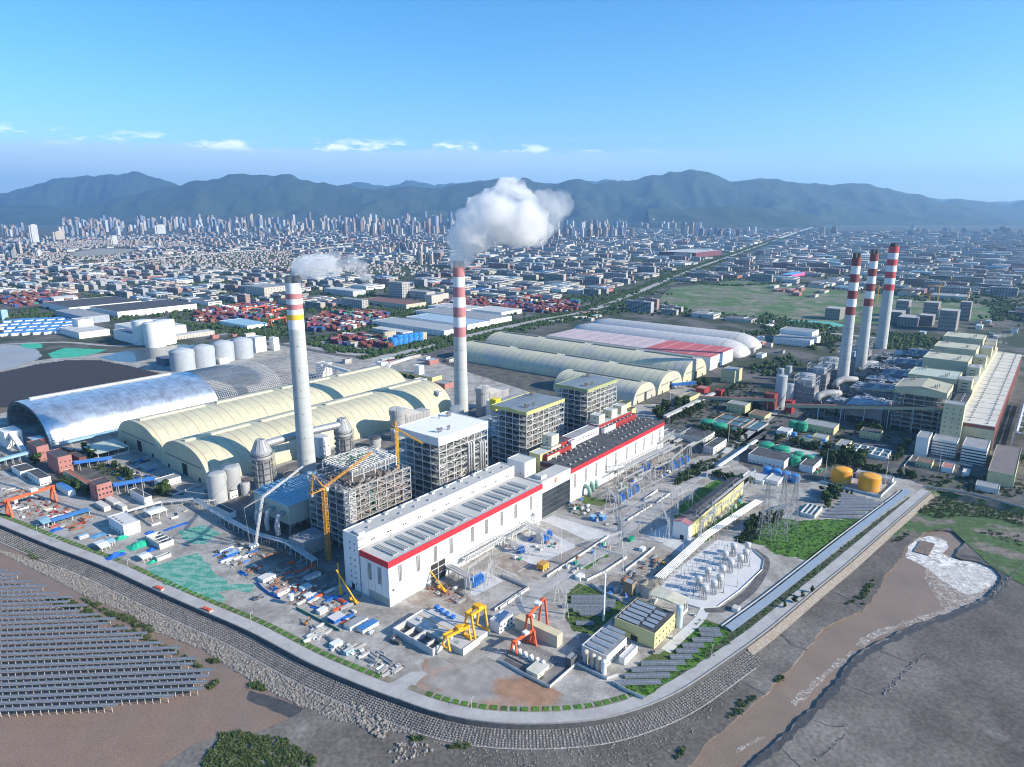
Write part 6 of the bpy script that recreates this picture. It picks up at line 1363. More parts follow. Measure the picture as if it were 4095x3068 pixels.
for k,(x,y)in enumerate(((133,1205),(210,1220),(285,1245),(362,1265))):dtank(('small blue tank, first from the left','small blue tank, second from left','small blue tank, third beside the lattice frame','small blue tank at the right end')[k],x,y,5,9,tankblue,'small blue tanks')
for k,(x,y)in enumerate(((350,900),(470,925),(590,955))):dtank(('tiny blue drum left of white clarifiers','tiny blue drum between white clarifiers','tiny blue drum right of clarifiers')[k],x,y,3.5,6,tankblue,'tiny blue drums')
for k,(x,y)in enumerate(((425,945),(530,978))):silo(('white clarifier drum, left','white clarifier drum, right')[k],g('D',x,y),11,5,whitep,-.05,'white clarifiers',topm=M('clarifier_water',(.12,.16,.14),.3))
def basin(label,v,a,b,c,h,nx,ny,wm=brick,wall=concrete):
 A,B,Cc=gu(v,*a),gu(v,*b),gu(v,*c);L,W=B[0]-A[0],Cc[1]-A[1];t=thing('settling_basin',label,'basin',UV(*A),GA,'settling basins');
 cube('water',t,.4,.4,0,L-.4,W-.4,h*.7,M('basin_water',(.07,.11,.11),.12,.1,.1,spec=.5))
 for i in range(nx+1):cube('side_wall',t,L*i/nx-.5,0,0,L*i/nx+.5,W,h,wall)
 for j in range(ny+1):cube('side_wall',t,.5,W*j/ny-.5,0,L-.5,W*j/ny+.5,h+.02,wall)
 return t
basin('group of rusty edged settling basins with dark green water','C',(2030,505),(2209,400),(1850,395),4,3,2,wall=M('rust_edged_concrete',(.4,.28,.2),.8,.2))
basin('open walled white basin below the office block','D',(1095,1095),(1145,1040),(805,1010),5,2,5,wall=whitep)
basin('small roofless basin in the solar field','D',(515,1565),(575,1490),(410,1530),4,1,3,wall=paleconc);basin('settling pond left of green tanks','D',(60,860),(140,800),(-60,800),3,1,2)
Y=dict(wall=M('cream_yellow_render',(.55,.51,.3),.8,.1))
for lab,v,a,b,c,h,k in(('long yellow workshop right of the twin green tanks','D',(670,890),(715,850),(430,830),10,dict(wu=(1,8),roof=greyroof,**Y)),('yellow building with two dark doors below the conveyor','D',(1040,935),(1065,905),(880,905),10,dict(wu=(1,6),roof=darkroof,**Y)),('white hall with dark roof in front of the big green tanks','D',(270,1165),(335,1100),(0,1085),10,dict(wu=(1,9),roof=darkroof,wall=whitep)),('yellow flat building along the green tanks','D',(520,1095),(570,1065),(180,1020),5,dict(roof=paleroof,**Y)),('white annex beside the small green tanks','D',(500,1200),(580,1120),(405,1165),8,dict(wf=(1,4),roof=darkroof,wall=whitep)),('white low building behind the lattice frame','D',(220,1300),(275,1245),(140,1260),5,dict(roof=paleroof,wall=whitep)),('long white shed with dark top along the blue tanks','D',(100,1290),(150,1240),(-60,1240),4,dict(roof=paleroof,wall=whitep)),('grey wall building behind the orange tanks','D',(1140,1290),(1155,1265),(860,1215),6,dict(roof=greyroof,wall=paleconc)),('yellow house with red roof beside the tree clump','D',(770,1025),(800,970),(690,1000),7,dict(roof=greyroof,**Y)),('yellow house in the office compound','D',(1460,1165),(1480,1130),(1335,1130),7,dict(roof=M('brown_roof',(.2,.13,.1),.8),wu=(1,4),**Y)),('red roofed house in the office compound','D',(1630,1200),(1655,1160),(1545,1165),6,dict(roof=M('rose_roof',(.4,.19,.16),.7),wall=whitep)),('pale hut in the office compound','D',(1760,1230),(1780,1200),(1710,1210),5,dict(roof=paleroof,wall=whitep)),('white workshop at left of the blue apparatus','D',(300,905),(320,870),(205,890),7,dict(roof=paleroof,wall=whitep)),('yellow house behind white clarifiers','D',(600,955),(620,920),(500,930),6,dict(roof=greyroof,**Y)),('yellow store by the left road','D',(115,770),(145,730),(0,735),6,dict(roof=M('brown_roof'),**Y)),('low white store by the dike corner','D',(2000,1370),(2025,1330),(1815,1320),6,dict(roof=greyroof,wall=paleconc)),('tall yellow ribbed hall cut by the right edge','D',(2120,1320),(2400,1130),(1905,1265),16,dict(roof=M('brown_sheet_roof',(.2,.17,.16),.7),wu=(0,0),**Y)),('yellow block behind settling basins','C',(2110,335),(2145,305),(1980,290),13,dict(roof=greyroof,wf=(2,2),wu=(2,4),**Y)),('grey low offices with courtyard beside carports','C',(1560,560),(1590,535),(1420,520),8,dict(roof=darkroof,wall=whitep,wu=(1,5))),('grey L shaped office behind carports','C',(1750,600),(1960,560),(1570,540),8,dict(roof=darkroof,wall=paleconc,wf=(2,8))),('grey two storey office by the works road','C',(1835,690),(1935,610),(1770,660),10,dict(roof=darkroof,wall=paleconc,wf=(2,6),wu=(2,3))),('cream house with olive roof by the red conveyor','C',(1600,260),(1730,200),(1540,235),9,dict(roof=M('olive_roof',(.2,.2,.15),.8),**Y)),('small red house by the conveyor','C',(1760,165),(1800,140),(1700,145),9,dict(roof=M('rose_roof'),wall=darkred)),('red transfer house at conveyor end','C',(1905,185),(1930,170),(1865,170),10,dict(roof=darkred,wall=darkred)),('yellow transfer tower near the dome ends','C',(2010,75),(2075,50),(1935,50),18,dict(roof=yellow,wf=(2,3),wu=(2,2),**Y)),('yellow square tower right of coal dome','V',(330,1515),(375,1490),(265,1490),24,dict(roof=greyroof,wf=(3,3),wu=(3,3),**Y)),('yellow long house behind the pink chimney','L',(1390,950),(1460,925),(980,835),9,dict(roof=greyroof,wall=yellow)),('low brick house by the white conveyor tower','L',(1500,1010),(1560,985),(1420,980),9,dict(roof=greyroof,wall=brick))):
 pbld(lab,'building',v,a,b,c,h,**k)
for lab,x,y in(('pale carport, left one',1530,600),('pale carport, middle one',1650,635),('pale carport, right along the road',1870,680),('pale carport at the road corner',1950,695),('pale carport behind the first',1480,580)):
 p=g('C',x,y);A=uv(p);t=thing('carport',lab,'carport',p,GA,'pale carports');cube('roof',t,0,0,3,24,7,3.25,M('carport_sheet',(.55,.54,.48),.5));
 for k in range(5):bar('post',t,(1+k*5.5,1,0),(1+k*5.5,1,3),.25,steel)
ybase=M('yellow_band_cladding',(.72,.6,.05),.6,.06)
bld('grey silo block with yellow head and round windows, behind the yellow edged boiler','silo block',(428,232),62,20,30,concrete,greyroof)
t=thing('yellow_head_house','bright yellow head house with round windows on the silo block','head house',UV(428,232,30.2),GA);cube('wall',t,0,0,0,62,20,10,ybase);cube('roof',t,0,0,10,62,20,10.4,greyroof);cube('tower',t,-8,4,0,4,16,17,ybase)
for k in range(16):tube('round_window',t,(3+k*3.7,-.12,5),(3+k*3.7,.1,5),.8,doorm)
gantry_crane('small red gantry crane by the bare coal yard',UV(475,275),UV(500,285),12,7,M('crane_red',(.5,.05,.05),.6),'gantry cranes',gw=1.6)
cg=M('olive_conveyor',(.4,.4,.28),.6,.08);cr=M('dull_red_roof',(.3,.12,.1),.7,.1)
gallery('long olive conveyor with dull red roof crossing below three chimneys',g('D',280,730),g('D',1600,900),14,40,7,5,cg,cr,7,legm=M('blue_grey_leg',(.45,.52,.6),.6))
gallery('olive conveyor coming from the dome ends',g('D',-420,640),g('D',200,690),10,16,6,4,cg,cr,5);gallery('olive conveyor behind the middle chimney',UV(905,-150),UV(905,-300),26,42,6,4,cg,greyroof,4)
pbld('red transfer tower where conveyors meet','transfer tower','D',(185,690),(215,670),(120,665),26,wall=M('transfer_red',(.2,.05,.045),.7),roof=M('transfer_red'));pbld('small red transfer house at the conveyor foot','transfer tower','D',(330,720),(350,700),(280,705),20,wall=M('bright_red_clad',(.28,.035,.035),.7),roof=darkred)
gallery('white pipe gallery running beside the tree lined road',g('C',1420,400),g('C',1840,195),6,6,6,3,paleroof,paleroof,10);gallery('blue conveyor stub left of yellow tower',g('C',1480,130),g('C',1680,120),8,10,6,4,bl,blueroof,3)
gallery('white insulated pipeline beside works road',g('C',1880,830),g('C',2209,600),5,5,3,2,whitep,whitep,8)
owall=M('old_cream_cladding',(.52,.5,.34),.7,.08,.05,wear=((.4,.36,.26),.06,.56,.6))
t=thing('turbine_hall','very long old turbine hall with pale flat roof at the right edge','turbine hall',UV(757,-354),GA)
cube('wall',t,0,0,0,616,41,33,owall);cube('red_side',t,.5,-.3,4,616,.01,33,M('dull_red_side',(.22,.09,.08),.7,.15,.2));cube('red_fascia',t,-.3,-.35,33,616,41,37.4,M('dull_red_fascia',(.25,.09,.08),.7,.1));cube('roof',t,.2,.3,37.4,616,41.5,38,M('old_pale_roof',(.6,.57,.5),.75,.06,.03,wear=((.48,.44,.38),.05,.58,.7)))
for k in range(40):cube('side_seam',t,6+k*15,-.5,0,7+k*15,-.28,33,M('dull_pink_pilaster',(.4,.22,.2),.7))
for k in range(38):
 m_=MB();m_.lathe([(1.5,38),(1.5,39.2),(.4,40.2)],10,c=(12+k*16,9));m_.build('roof_vent',domem,t);m_=MB();m_.lathe([(1.5,38),(1.5,39.2),(.4,40.2)],10,c=(15+k*16,30));m_.build('roof_vent',domem,t)
cube('end_window',t,-.1,8,19,.05,30,20.2,glassm)
for k in range(18):cube('roof_seam',t,34*k,.4,38.0,34*k+.6,41,38.3,greyroof)
pbk=[('bay_block',0,28,44,darkroof),('bay_block',28,150,46,darkroof),('bay_block',150,330,52,owall),('bay_block',330,616,48,owall)]
for nm,x0,x1,h,rm in pbk:cube('bunker_bay',t,x0,41.6,0,x1-.1,60,h,owall);cube('bunker_roof',t,x0,41.6,h,x1-.1,60,h+.3,rm)
for x0 in(150,262,370,480,575):cube('bunker_head',t,x0,44,46,x0+30,62,66,owall);cube('bunker_head_roof',t,x0,44,66,x0+30,62,66.3,greyroof)
for x0 in(150,262,370):
 for z in(50,55,60):cube('head_window',t,x0-.1,49,z,x0+.1,57,z+1.3,glassm)
for k in range(9):m_=MB();m_.lathe([(1.6,46.3),(1.6,47.6),(.5,48.6)],10,c=(40+k*12,50));m_.build('bay_vent',domem,t)
tw=bld('tall cream lift tower at the corner of the old hall','building',(742,-318),22,24,64,owall,greyroof,(0,0),(7,3),wz=18)
obase=M('old_boiler_steel',(.4,.39,.34),.6,.12)
for k,(u,h,lab,rf,fh)in enumerate(((800,66,'old boiler house with tan pitched roof, nearest the camera',M('tan_roof',(.42,.4,.3),.7,.1),9),(905,66,'old boiler house with flat pale green roof, second in line',M('pale_mint_roof',(.45,.5,.42),.7,.1),7),(1045,70,'old boiler house with weathered cream top, third in line',M('weathered_cream_roof',(.5,.48,.37),.8,.15),22),(1165,72,'old boiler house steaming at its roof, fourth in line',MATS['weathered_cream_roof'],22),(1290,74,'old boiler house farthest in line, cream walls',MATS['weathered_cream_roof'],24))):
 boiler_house(lab,u,-290,66,66,h,rf,owall,fh,6,6,8,.9,colm=obase,seed=20+k,slope=5 if k==0 else 0,group='old boiler houses')
 precip(('old precipitator nearest the conveyor','old precipitator with blue top, second','old precipitator, third in line','old precipitator, fourth in line','old precipitator farthest away')[k],u-4,-212,74,52,30 if k else 26,M('dark_blue_grey_roof',(.13,.15,.2),.7,.2)if k else M('grey_blue_plate',(.3,.34,.42),.6,.2),5,M('old_grey_casing',(.22,.22,.23),.7,.15))
bld('cream wall block under the old bunker bay','building',(775,-300),26,10,40,owall,greyroof)
for k,(u,v)in enumerate(((845,-100),(905,-92),(955,-90),(1010,-95),(1080,-90),(1150,-95),(1240,-100))):
 absd=('grey desulphurisation block with roof frames','grey round scrubber with fan roof','blue topped scrubber block')[k%3]
 wh=('left of the first chimney','behind the first chimney','between first and second chimneys','behind the second chimney','between second and third chimneys','left of the widest chimney','behind the widest chimney')[k]
 if k%3==1:silo(f'{absd} {wh}',UV(u,v+22),14,42,ducts,.12,'old scrubbers','scrubber')
 else:
  t=thing('scrubber_block',f'{absd} {wh}','scrubber',UV(u,v),GA,'old scrubbers');cube('casing',t,0,0,0,26,34,34,M('old_grey_casing'));cube('top_house',t,5,6,34,22,26,44,M('grey_blue_plate')if k%3 else ducts)
  mb=MB()
  for x in(0,13,26):
   for y in(0,17,34):mb.bar((x,y,34),(x,y,50),.6)
  for z in(42,50):
   for x in(0,13,26):mb.bar((x,0,z),(x,34,z),.5)
   for y in(0,17,34):mb.bar((0,y,z),(26,y,z),.5)
  mb.build('roof_frame',steel,t)
  for z in(8,16,24):cube('walkway',t,-1.2,-1.2,z,27.2,0,z+.3,steel);cube('walkway',t,-1.2,0,z,0,34,z+.3,steel)
rq=random.Random(15)
for k,(u,v,L_,W_,H_)in enumerate(((840,-205,30,40,26),(930,-165,50,30,24),(1000,-205,36,60,28),(1090,-170,50,50,30),(1180,-190,60,50,28),(1270,-200,50,60,30),(805,-215,28,60,22),(880,-300,20,40,40),(985,-300,50,50,44),(1120,-300,40,50,46),(825,-150,40,26,20),(1240,-140,50,30,26))):
 t=thing('process_frame',f'grey pipework frame crowding the old works, {("before the first chimney", "between first and middle chimneys", "behind the middle chimney", "before the widest chimney", "behind the widest chimney", "farthest back", "at the conveyor leg", "between the first two boilers", "beside the second boiler", "between third and fourth boilers", "nearest the conveyor", "beyond the chimneys")[k]}','process frame',UV(u,v),GA,'pipework frames of the old works')
 for x in(0,L_/2,L_):
  for y in(0,W_/2,W_):bar('column',t,(x,y,0),(x,y,H_),.8,obase)
 for z in(H_*.4,H_*.7,H_):cube('platform',t,0,0,z-.3,L_,W_,z,greysteel)
 mb=MB();m2=MB()
 for _ in range(70):x,y,z=rq.uniform(0,L_*.8),rq.uniform(0,W_*.8),rq.choice((H_*.1,H_*.4,H_*.7,H_));mb.obox((x,y,z),(rq.uniform(1,7),0,0),(0,rq.uniform(1,7),0),(0,0,rq.uniform(.8,4)))
 for _ in range(60):x,y,z=rq.uniform(-2,L_),rq.uniform(-2,W_*.7),rq.uniform(2,H_+5);m2.bar((x,y,z),(x+rq.choice((0,8)),y+rq.choice((0,10)),z+rq.choice((0,4))),rq.uniform(.3,1))
 struct(mb.build('equipment',rq.choice((ducts,M('old_grey_casing'),M('grey_blue_plate'))),t),'stuff');struct(m2.build('pipework',alu,t),'stuff')
for k in range(4):silo(('tall blue grey silo pair before the conveyor, left','tall blue grey silo pair, right','twin silo on stilts, left','twin silo on stilts, right')[k],g('D',*((235,650),(305,640),(240,440),(305,420))[k]),(9,7,6,6)[k],(52,36,22,22)[k],M('blue_grey_silo',(.38,.42,.46),.6,.08),.1,'blue grey silos')
for k,(u,v)in enumerate(((868,-118),(992,-116),(1165,-116))):
 p=UV(u,v);t=thing('chimney_duct',('curved duct into the first right chimney','curved duct into the middle right chimney','curved duct into the widest chimney')[k],'duct',p,GA,'curved chimney ducts');mb=MB();pipe(mb,[(-22,14,12),(-8,14,18),(0,6,22),(10,-4,22),(20,-12,20)],6,12);mb.build('duct',ducts,t,True);cube('support',t,-14,8,0,-8,18,10,concrete)
od=pbld('white five storey office with window bands, right wing','office block','D',(1890,1140),(1985,1075),(1700,1080),22,wall=whitep,roof=greyroof,wu=(5,16),ww=2.0,wh=1.7)
pbld('white five storey office with window bands, left wing','office block','D',(1650,1075),(1690,1040),(1465,1020),22,wall=whitep,roof=greyroof,wu=(5,12),ww=2.0,wh=1.7);pbld('white office stair block at the left end','office block','D',(1420,1065),(1470,1020),(1325,1040),26,wall=whitep,roof=greyroof,wf=(5,2))
fence_wall('pale wall round the office compound',px('D',[(1240,1145),(1310,1060),(1560,1100),(1790,1145)]),2.5);fence_wall('pale blue wall round the orange tanks',px('D',[(570,1275),(820,1340),(1050,1395),(1175,1275)]),3,mat=M('pale_blue_wall',(.5,.58,.6),.7));fence_wall('pale wall at the head of the dike road',px('D',[(1390,1310),(1560,1330),(1800,1370),(2210,1480)]),2,mat=concrete)
t=thing('pipe_trestle','white pipe frames along the old hall outer side at the right edge','pipe frame',UV(800,-400),GA)
for k in range(9):
 x=k*34
 for y in(-14,0,26):bar('leg',t,(x,y,0),(x+2,y,24),1.2,whitep)
 bar('crossbeam',t,(x+1,-14,24),(x+1,26,24),1.6,whitep);bar('brace',t,(x,0,2),(x+30,0,22),.7,whitep)
for y in(-12,-4,4,14,22):bar('long_pipe',t,(0,y,25),(290,y,25),2.2,whitep)
def solar_rack(label,p,q,width,zlo,zhi,every=5.0,group='solar rows',seg=5.0,back=1,pile=.32,zb=0.0,cat='solar row',face=None,coarse=False):
 d=Vector((q.x-p.x,q.y-p.y,0));L=d.length
 t=thing('solar_row',label,cat,(p.x,p.y,zb),atan2(d.y,d.x),group)
 n=max(1,int(L/seg));cl=width*.96
 key=('pv',round(width,2),round(zlo,2),round(zhi,2),round(L/n,1))
 if key not in UNIT:
  mb=MB();w=L/n-.1;
  mb.add([(0,0,zlo),(w,0,zlo),(w,cl,zhi),(0,cl,zhi),(0,0,zlo+.12),(w,0,zlo+.12),(w,cl,zhi+.12),(0,cl,zhi+.12)],[(3,2,1,0),(4,5,6,7)],0)
  mb.add([(0,0,zlo),(w,0,zlo),(w,cl,zhi),(0,cl,zhi),(0,0,zlo+.12),(w,0,zlo+.12),(w,cl,zhi+.12),(0,cl,zhi+.12)],[(0,1,5,4),(1,2,6,5),(2,3,7,6),(3,0,4,7)],1)
  for k in range(int(w/1.1)):
   x=1.1*k+.02;e=.02;mb.add([(x,0,zlo+.12+e),(x+.07,0,zlo+.12+e),(x+.07,cl,zhi+.12+e),(x,cl,zhi+.12+e)],[(0,1,2,3)],1)
  x=cl/2;zz=(zlo+zhi)/2+.14;mb.add([(0,x-.05,zz-.015),(w,x-.05,zz-.015),(w,x+.05,zz+.015),(0,x+.05,zz+.015)],[(0,1,2,3)],1)
  UNIT[key]=mb.mesh('panel_table',[solarm,white_frame])
 for k in range(n):o=link('panel_table',UNIT[key],t);o.location=(L*k/n,0,0)
 m=max(2,int(L/every)+1)
 for k in range(m):
  x=L*(k+.15)/m if m>2 else L*(k+.25)/2
  tube('pile',t,(x,cl*.55,0),(x,cl*.55,(zlo+zhi)/2-.05),pile,pileconc)
  if back and not coarse:bar('rafter',t,(x,.3,zlo-.1),(x,cl-.3,zhi-.1),.16,whitep)
 return t
ENDS=[(45,20),(165,45),(125,80),(250,110),(380,145),(335,180),(470,210),(600,240),(560,280),(705,310),(655,355),(805,385),(945,420),(900,460),(1060,500),(1210,540),(1170,580),(1335,620),(1490,660),(1455,705),(1625,750),(1595,795),(1765,845),(1730,895),(1705,945),(1675,1000),(1430,1060),(965,1135)]
zt_=SEA+7.2
r0,r1=g('E',0,1178,zt_),g('E',965,1135,zt_);rd=(r0-r1).normalized()
for k,(x,y)in enumerate(ENDS):
 p=g('E',x,y,zt_);Lr=max(26,(p.x+.78*(p.y*.97+78)+22)/abs(rd.x))
 q=p+rd*Lr
 j=len(ENDS)-1-k
 lab=('pile mounted solar row nearest the camera over brown water' if j==0 else f'pile mounted solar row over brown water, {["", "second", "third", "fourth", "fifth", "sixth", "seventh", "eighth", "ninth", "tenth", "eleventh", "twelfth", "thirteenth", "fourteenth", "fifteenth", "sixteenth", "seventeenth", "eighteenth", "nineteenth", "twentieth", "twenty-first", "twenty-second", "twenty-third", "twenty-fourth", "twenty-fifth", "twenty-sixth", "twenty-seventh", "twenty-eighth"][j]} counting from the camera')
 solar_rack(lab,Vector((q.x,q.y,0)),Vector((p.x,p.y,0)),2.9,5.6,6.1,5.1,'solar rows standing in the water',10.2,1,.26,SEA)
def small_rows(v,rows,grp,lab,z=1.6):
 nm=['nearest the camera','second','third','fourth','fifth','sixth','seventh','eighth','ninth','tenth','eleventh','twelfth','thirteenth','fourteenth']
 for k,(a,b)in enumerate(rows):solar_rack(f'{lab}, {nm[k]}'+('' if k==0 else ' from the camera'),g(v,*a,z),g(v,*b,z),3.8,.9,2.5,4.5,grp,4.6,1,.16)
small_rows('R',[((955,1528),(1340,1518)),((1035,1472),(1415,1462)),((1092,1418),(1470,1408)),((1172,1366),(1542,1357)),((1415,1312),(1600,1308)),((1465,1262),(1650,1260)),((1515,1216),(1698,1214)),((1598,1168),(1778,1170)),((1665,1122),(1845,1126)),((1648,1080),(1825,1086))],'solar rows on the dike grass','solar row on grass beside the dike')
small_rows('R',[((630,1030),(780,1030)),((660,950),(850,950)),((605,918),(910,914)),((515,886),(960,884)),((590,848),(962,846)),((590,812),(885,812))],'solar rows behind the orange cranes','solar row on grass behind the orange cranes')
small_rows('D',[((590,1545),(880,1560)),((610,1520),(940,1525)),((640,1495),(1000,1492)),((680,1470),(1050,1465)),((720,1445),(1100,1440)),((740,1425),(1010,1418)),((700,1400),(940,1400)),((520,1385),(860,1385)),((500,1360),(800,1365)),((490,1338),(700,1345))],'solar rows below the orange tanks','solar row in the field below orange tanks')
small_rows('D',[((160,1505),(300,1480)),((200,1480),(350,1450)),((0,1440),(110,1430)),((0,1420),(120,1410)),((0,1395),(130,1385))],'solar rows beside the pylons','short solar row beside the pylons')
sA=[g('S',x,y)for x,y in[(345,830),(600,640),(850,440),(1100,240),(1400,10),(1480,-55)]]
sl=smooth_line(offset_line(sA,4),9.0)
t=thing('dike_solar_strip','unbroken blue grey solar strip along the inner dike slope','solar strip',sl[0])
for i in range(len(sl)-1):
 a,b=sl[i]-sl[0],sl[i+1]-sl[0];d=(b-a).normalized();s=Vector((d.y,-d.x,0));mb=MB();b=b-d*.08
 q=[a+Vector((0,0,2.6)),b+Vector((0,0,2.6)),b+s*6.5+Vector((0,0,1.0)),a+s*6.5+Vector((0,0,1.0))]
 mb.add(q+[v-Vector((0,0,.15))for v in q],[(0,1,2,3),(7,6,5,4),(0,4,5,1),(1,5,6,2),(2,6,7,3),(3,7,4,0)]);mb.build('panel_table',M('dike_solar_glass',(.22,.27,.33),.25,.06,.4,spec=.6),t)
 if i%2==0:
  bar('post',t,a+s*.6,a+s*.6+Vector((0,0,2.5)),.25,steel);bar('post',t,a+s*6,a+s*6+Vector((0,0,1.0)),.25,steel)
pl=offset_line(sl,3.2);fence_wall('long pale pipe wall beside the dike solar strip',[Vector((p.x,p.y,0))for p in pl[::2]],1.6,.8,paleconc,posts=False)
gs('solar_slope_soil','S',[(330,860),(420,790),(900,420),(1300,110),(1480,-20),(1510,0),(1240,190),(900,470),(500,790),(200,1020),(-50,1180),(-120,1180),(60,1050)],M('dark_slope',(.075,.085,.06),.95,.3,.3,bump=.2),.045)
for k,f in enumerate((.1,.2,.3,.42,.55,.68,.8,.9)):
 i=int(f*(len(WT)-1));p=offset_line(WT,9.4)[i]
 if-560<p.x<420:lamp(f'slim lamp post on the dike road verge, {("far left", "by the net", "left of orange load", "before the stone stacks", "at the concrete lane", "at the bend", "past the bend", "by the panel rows")[k]}',p,8,GA)
leaf_m=M('foliage',(.045,.085,.022),.8,.4,.25,col2=(.075,.115,.035),edge=(.42,.6),spec=.2)
leaf_d=M('dark_foliage',(.028,.06,.02),.8,.4,.2,col2=(.05,.085,.028),edge=(.42,.6),spec=.2)
rt=random.Random(21)
def crown_mesh(n,rx,rz,clumps):
 mb=MB();cs=[(rt.uniform(-.6,.6)*rx,rt.uniform(-.6,.6)*rx,rz*(1+rt.uniform(-.55,.75)))for _ in range(clumps)]
 for c in cs:
  r=rx*rt.uniform(.4,.62)
  for _ in range(n//clumps):
   d=Vector((rt.gauss(0,1),rt.gauss(0,1),rt.gauss(0,.8))).normalized()*r*rt.uniform(.55,1.05);p=Vector(c)+d
   a=Vector((rt.gauss(0,1),rt.gauss(0,1),rt.gauss(0,1))).normalized()*rx*.17;b=a.cross(d.normalized()).normalized()*rx*.17
   mb.add([p-a-b,p+a-b,p+a+b,p-a+b],[(0,1,2,3)])
 return mb
TREES=[]
for k in range(5):
 cm=crown_mesh(330,2.6,4.2,7+k%3).mesh('crown',leaf_m if k%2 else leaf_d)
 mb=MB();mb.cyl((0,0,0),(0,0,3.4),.24,.15,7)
 for a in(.4,2.4,4.4):mb.cyl((0,0,2.4),(cos(a)*1.2,sin(a)*1.2,4.6),.12,.05,5)
 TREES.append((cm,mb.mesh('trunk',trunkm)))
def tree(p,s,label,group):
 cm,tm=rt.choice(TREES);t=thing('tree',label,'tree',Vector((p.x,p.y,0)),rt.uniform(0,6.28),group);t.scale=(s*rt.uniform(.9,1.25),s*rt.uniform(.9,1.25),s)
 link('crown',cm,t);link('trunk',tm,t)
def grove(where,v,pts,n,smin,smax,line=False):
 P_=[g(v,*q)for q in pts];k=0
 if line:
  L=smooth_line(P_,2)
  for i in range(n):
   p=L[int(i*(len(L)-1)/max(1,n-1))];tree(p+Vector((rt.uniform(-1,1),rt.uniform(-1,1),0)),rt.uniform(smin,smax),f'green tree growing {where}',f'trees {where}')
  return
 xs=[p.x for p in P_];ys=[p.y for p in P_]
 while k<n:
  p=Vector((rt.uniform(min(xs),max(xs)),rt.uniform(min(ys),max(ys)),0))
  if inside(p,P_):k+=1;tree(p,rt.uniform(smin,smax),f'green tree growing {where}',f'trees {where}')
for a in(('in the clump above the orange tanks','D',[(580,1080),(700,1030),(960,1060),(970,1110),(860,1150),(600,1120)],30,1.2,2.1),('below the orange tank road','D',[(760,1130),(900,1160),(1090,1200),(1080,1240),(900,1190)],14,1,1.6),('in the solar field clump','D',[(600,1370),(720,1350),(730,1420),(620,1480),(590,1420)],14,1.2,1.8),('on the office avenue','D',[(1150,1110),(1200,1110),(1290,960),(1250,950)],16,1,1.5),('around the white clarifiers','D',[(150,920),(250,960),(480,1010),(650,1010),(640,980),(480,990),(300,930)],20,.9,1.5),('along the dark conveyor foot','D',[(840,820),(1100,860),(1090,900),(860,850)],14,1,1.6),('in the corner by the right office','D',[(2100,1110),(2210,1080),(2210,1130),(2120,1150)],8,1.2,1.8),('beside the ribbed yellow hall','D',[(1160,1190),(1330,1230),(1360,1260),(1200,1220)],8,.9,1.4),('by the dome ends','C',[(1680,80),(1800,70),(1850,100),(1700,120)],12,1.2,1.8),('in the wood past the older hall','C',[(1320,300),(1540,250),(1640,240),(1560,320),(1420,370),(1330,370)],30,1.2,2.0),('between settling basins and offices','C',[(1640,500),(1900,540),(2080,570),(2150,540),(1950,510),(1740,470)],26,1.0,1.7),('lining the works road upper side','C',[(1430,420),(1500,440),(2100,110),(2060,90)],26,.9,1.4),('below green lawn fence','C',[(1480,930),(1560,950),(1760,760),(1720,750)],18,.6,1.0),('on the hedge by the white pipes','C',[(1820,850),(2200,930),(2200,970),(1830,880)],20,.8,1.3),('on the green lot by the pylons','S',[(420,210),(470,160),(560,120),(680,130),(600,160),(500,190)],20,1.0,1.7),('in the garden below the cream stores','A',[(1320,590),(1440,570),(1450,610),(1350,640)],8,1.2,1.9),('in the shade by the long pink house','A',[(470,460),(560,480),(760,590),(740,610),(560,530)],10,1,1.5),('at the open shed','A',[(700,210),(760,230),(860,300),(800,300)],8,1,1.6),('by the first pink house','A',[(280,310),(340,310),(340,350),(290,340)],5,1.2,1.7),('between coal store and pit road','A',[(960,340),(1150,440),(1180,480),(1000,400)],12,.7,1.1)):
 grove(*a)
for a in(('in the row beside the solar lot','D',[(560,1330),(820,1370)],8,.5,.8,True),('in a row along the dike slope strip','S',[(700,680),(870,585)],4,.6,.9,True)):grove(*a)
def clumps(name,mat,pts,smin,smax,flat=.8,kind='stuff'):
 its=[]
 for p in pts:
  s=rt.uniform(smin,smax);its.append((*rt.choice(rocks),Matrix.Translation((p[0],p[1],p[2]+s*.35))@Matrix.Rotation(rt.uniform(0,6.28),4,'Z')@Matrix.Diagonal((s,s,s*flat,1))))
 return joined(name,mat,its,kind)
def leafy(name,mat,pts,smin,smax):
 mb=MB()
 for p in pts:
  s=rt.uniform(smin,smax)
  for _ in range(22):
   d=Vector((rt.gauss(0,1),rt.gauss(0,1),abs(rt.gauss(0,.6)))).normalized()*s*rt.uniform(.3,1.2);c=Vector(p)+d
   a=Vector((rt.gauss(0,1),rt.gauss(0,1),rt.gauss(0,.6))).normalized()*s*.26;b=a.cross(Vector((rt.gauss(0,1),rt.gauss(0,1),1))).normalized()*s*.26
   mb.add([c-a-b,c+a-b,c+a+b,c-a+b],[(0,1,2,3)])
 return struct(mb.build(name,mat),'stuff')
def pts_in(v,poly,n,z=0.0):
 P_=[g(v,x,y,z)for x,y in poly];xs=[p.x for p in P_];ys=[p.y for p in P_];out=[];tr=0
 while len(out)<n and tr<n*60:
  tr+=1;p=(rt.uniform(min(xs),max(xs)),rt.uniform(min(ys),max(ys)),z)
  if inside(p,P_)and(z==0 or mnoise.noise(Vector((p[0]*.17,p[1]*.17,2)))>-.3):out.append(p)
 return out
scrub=[]
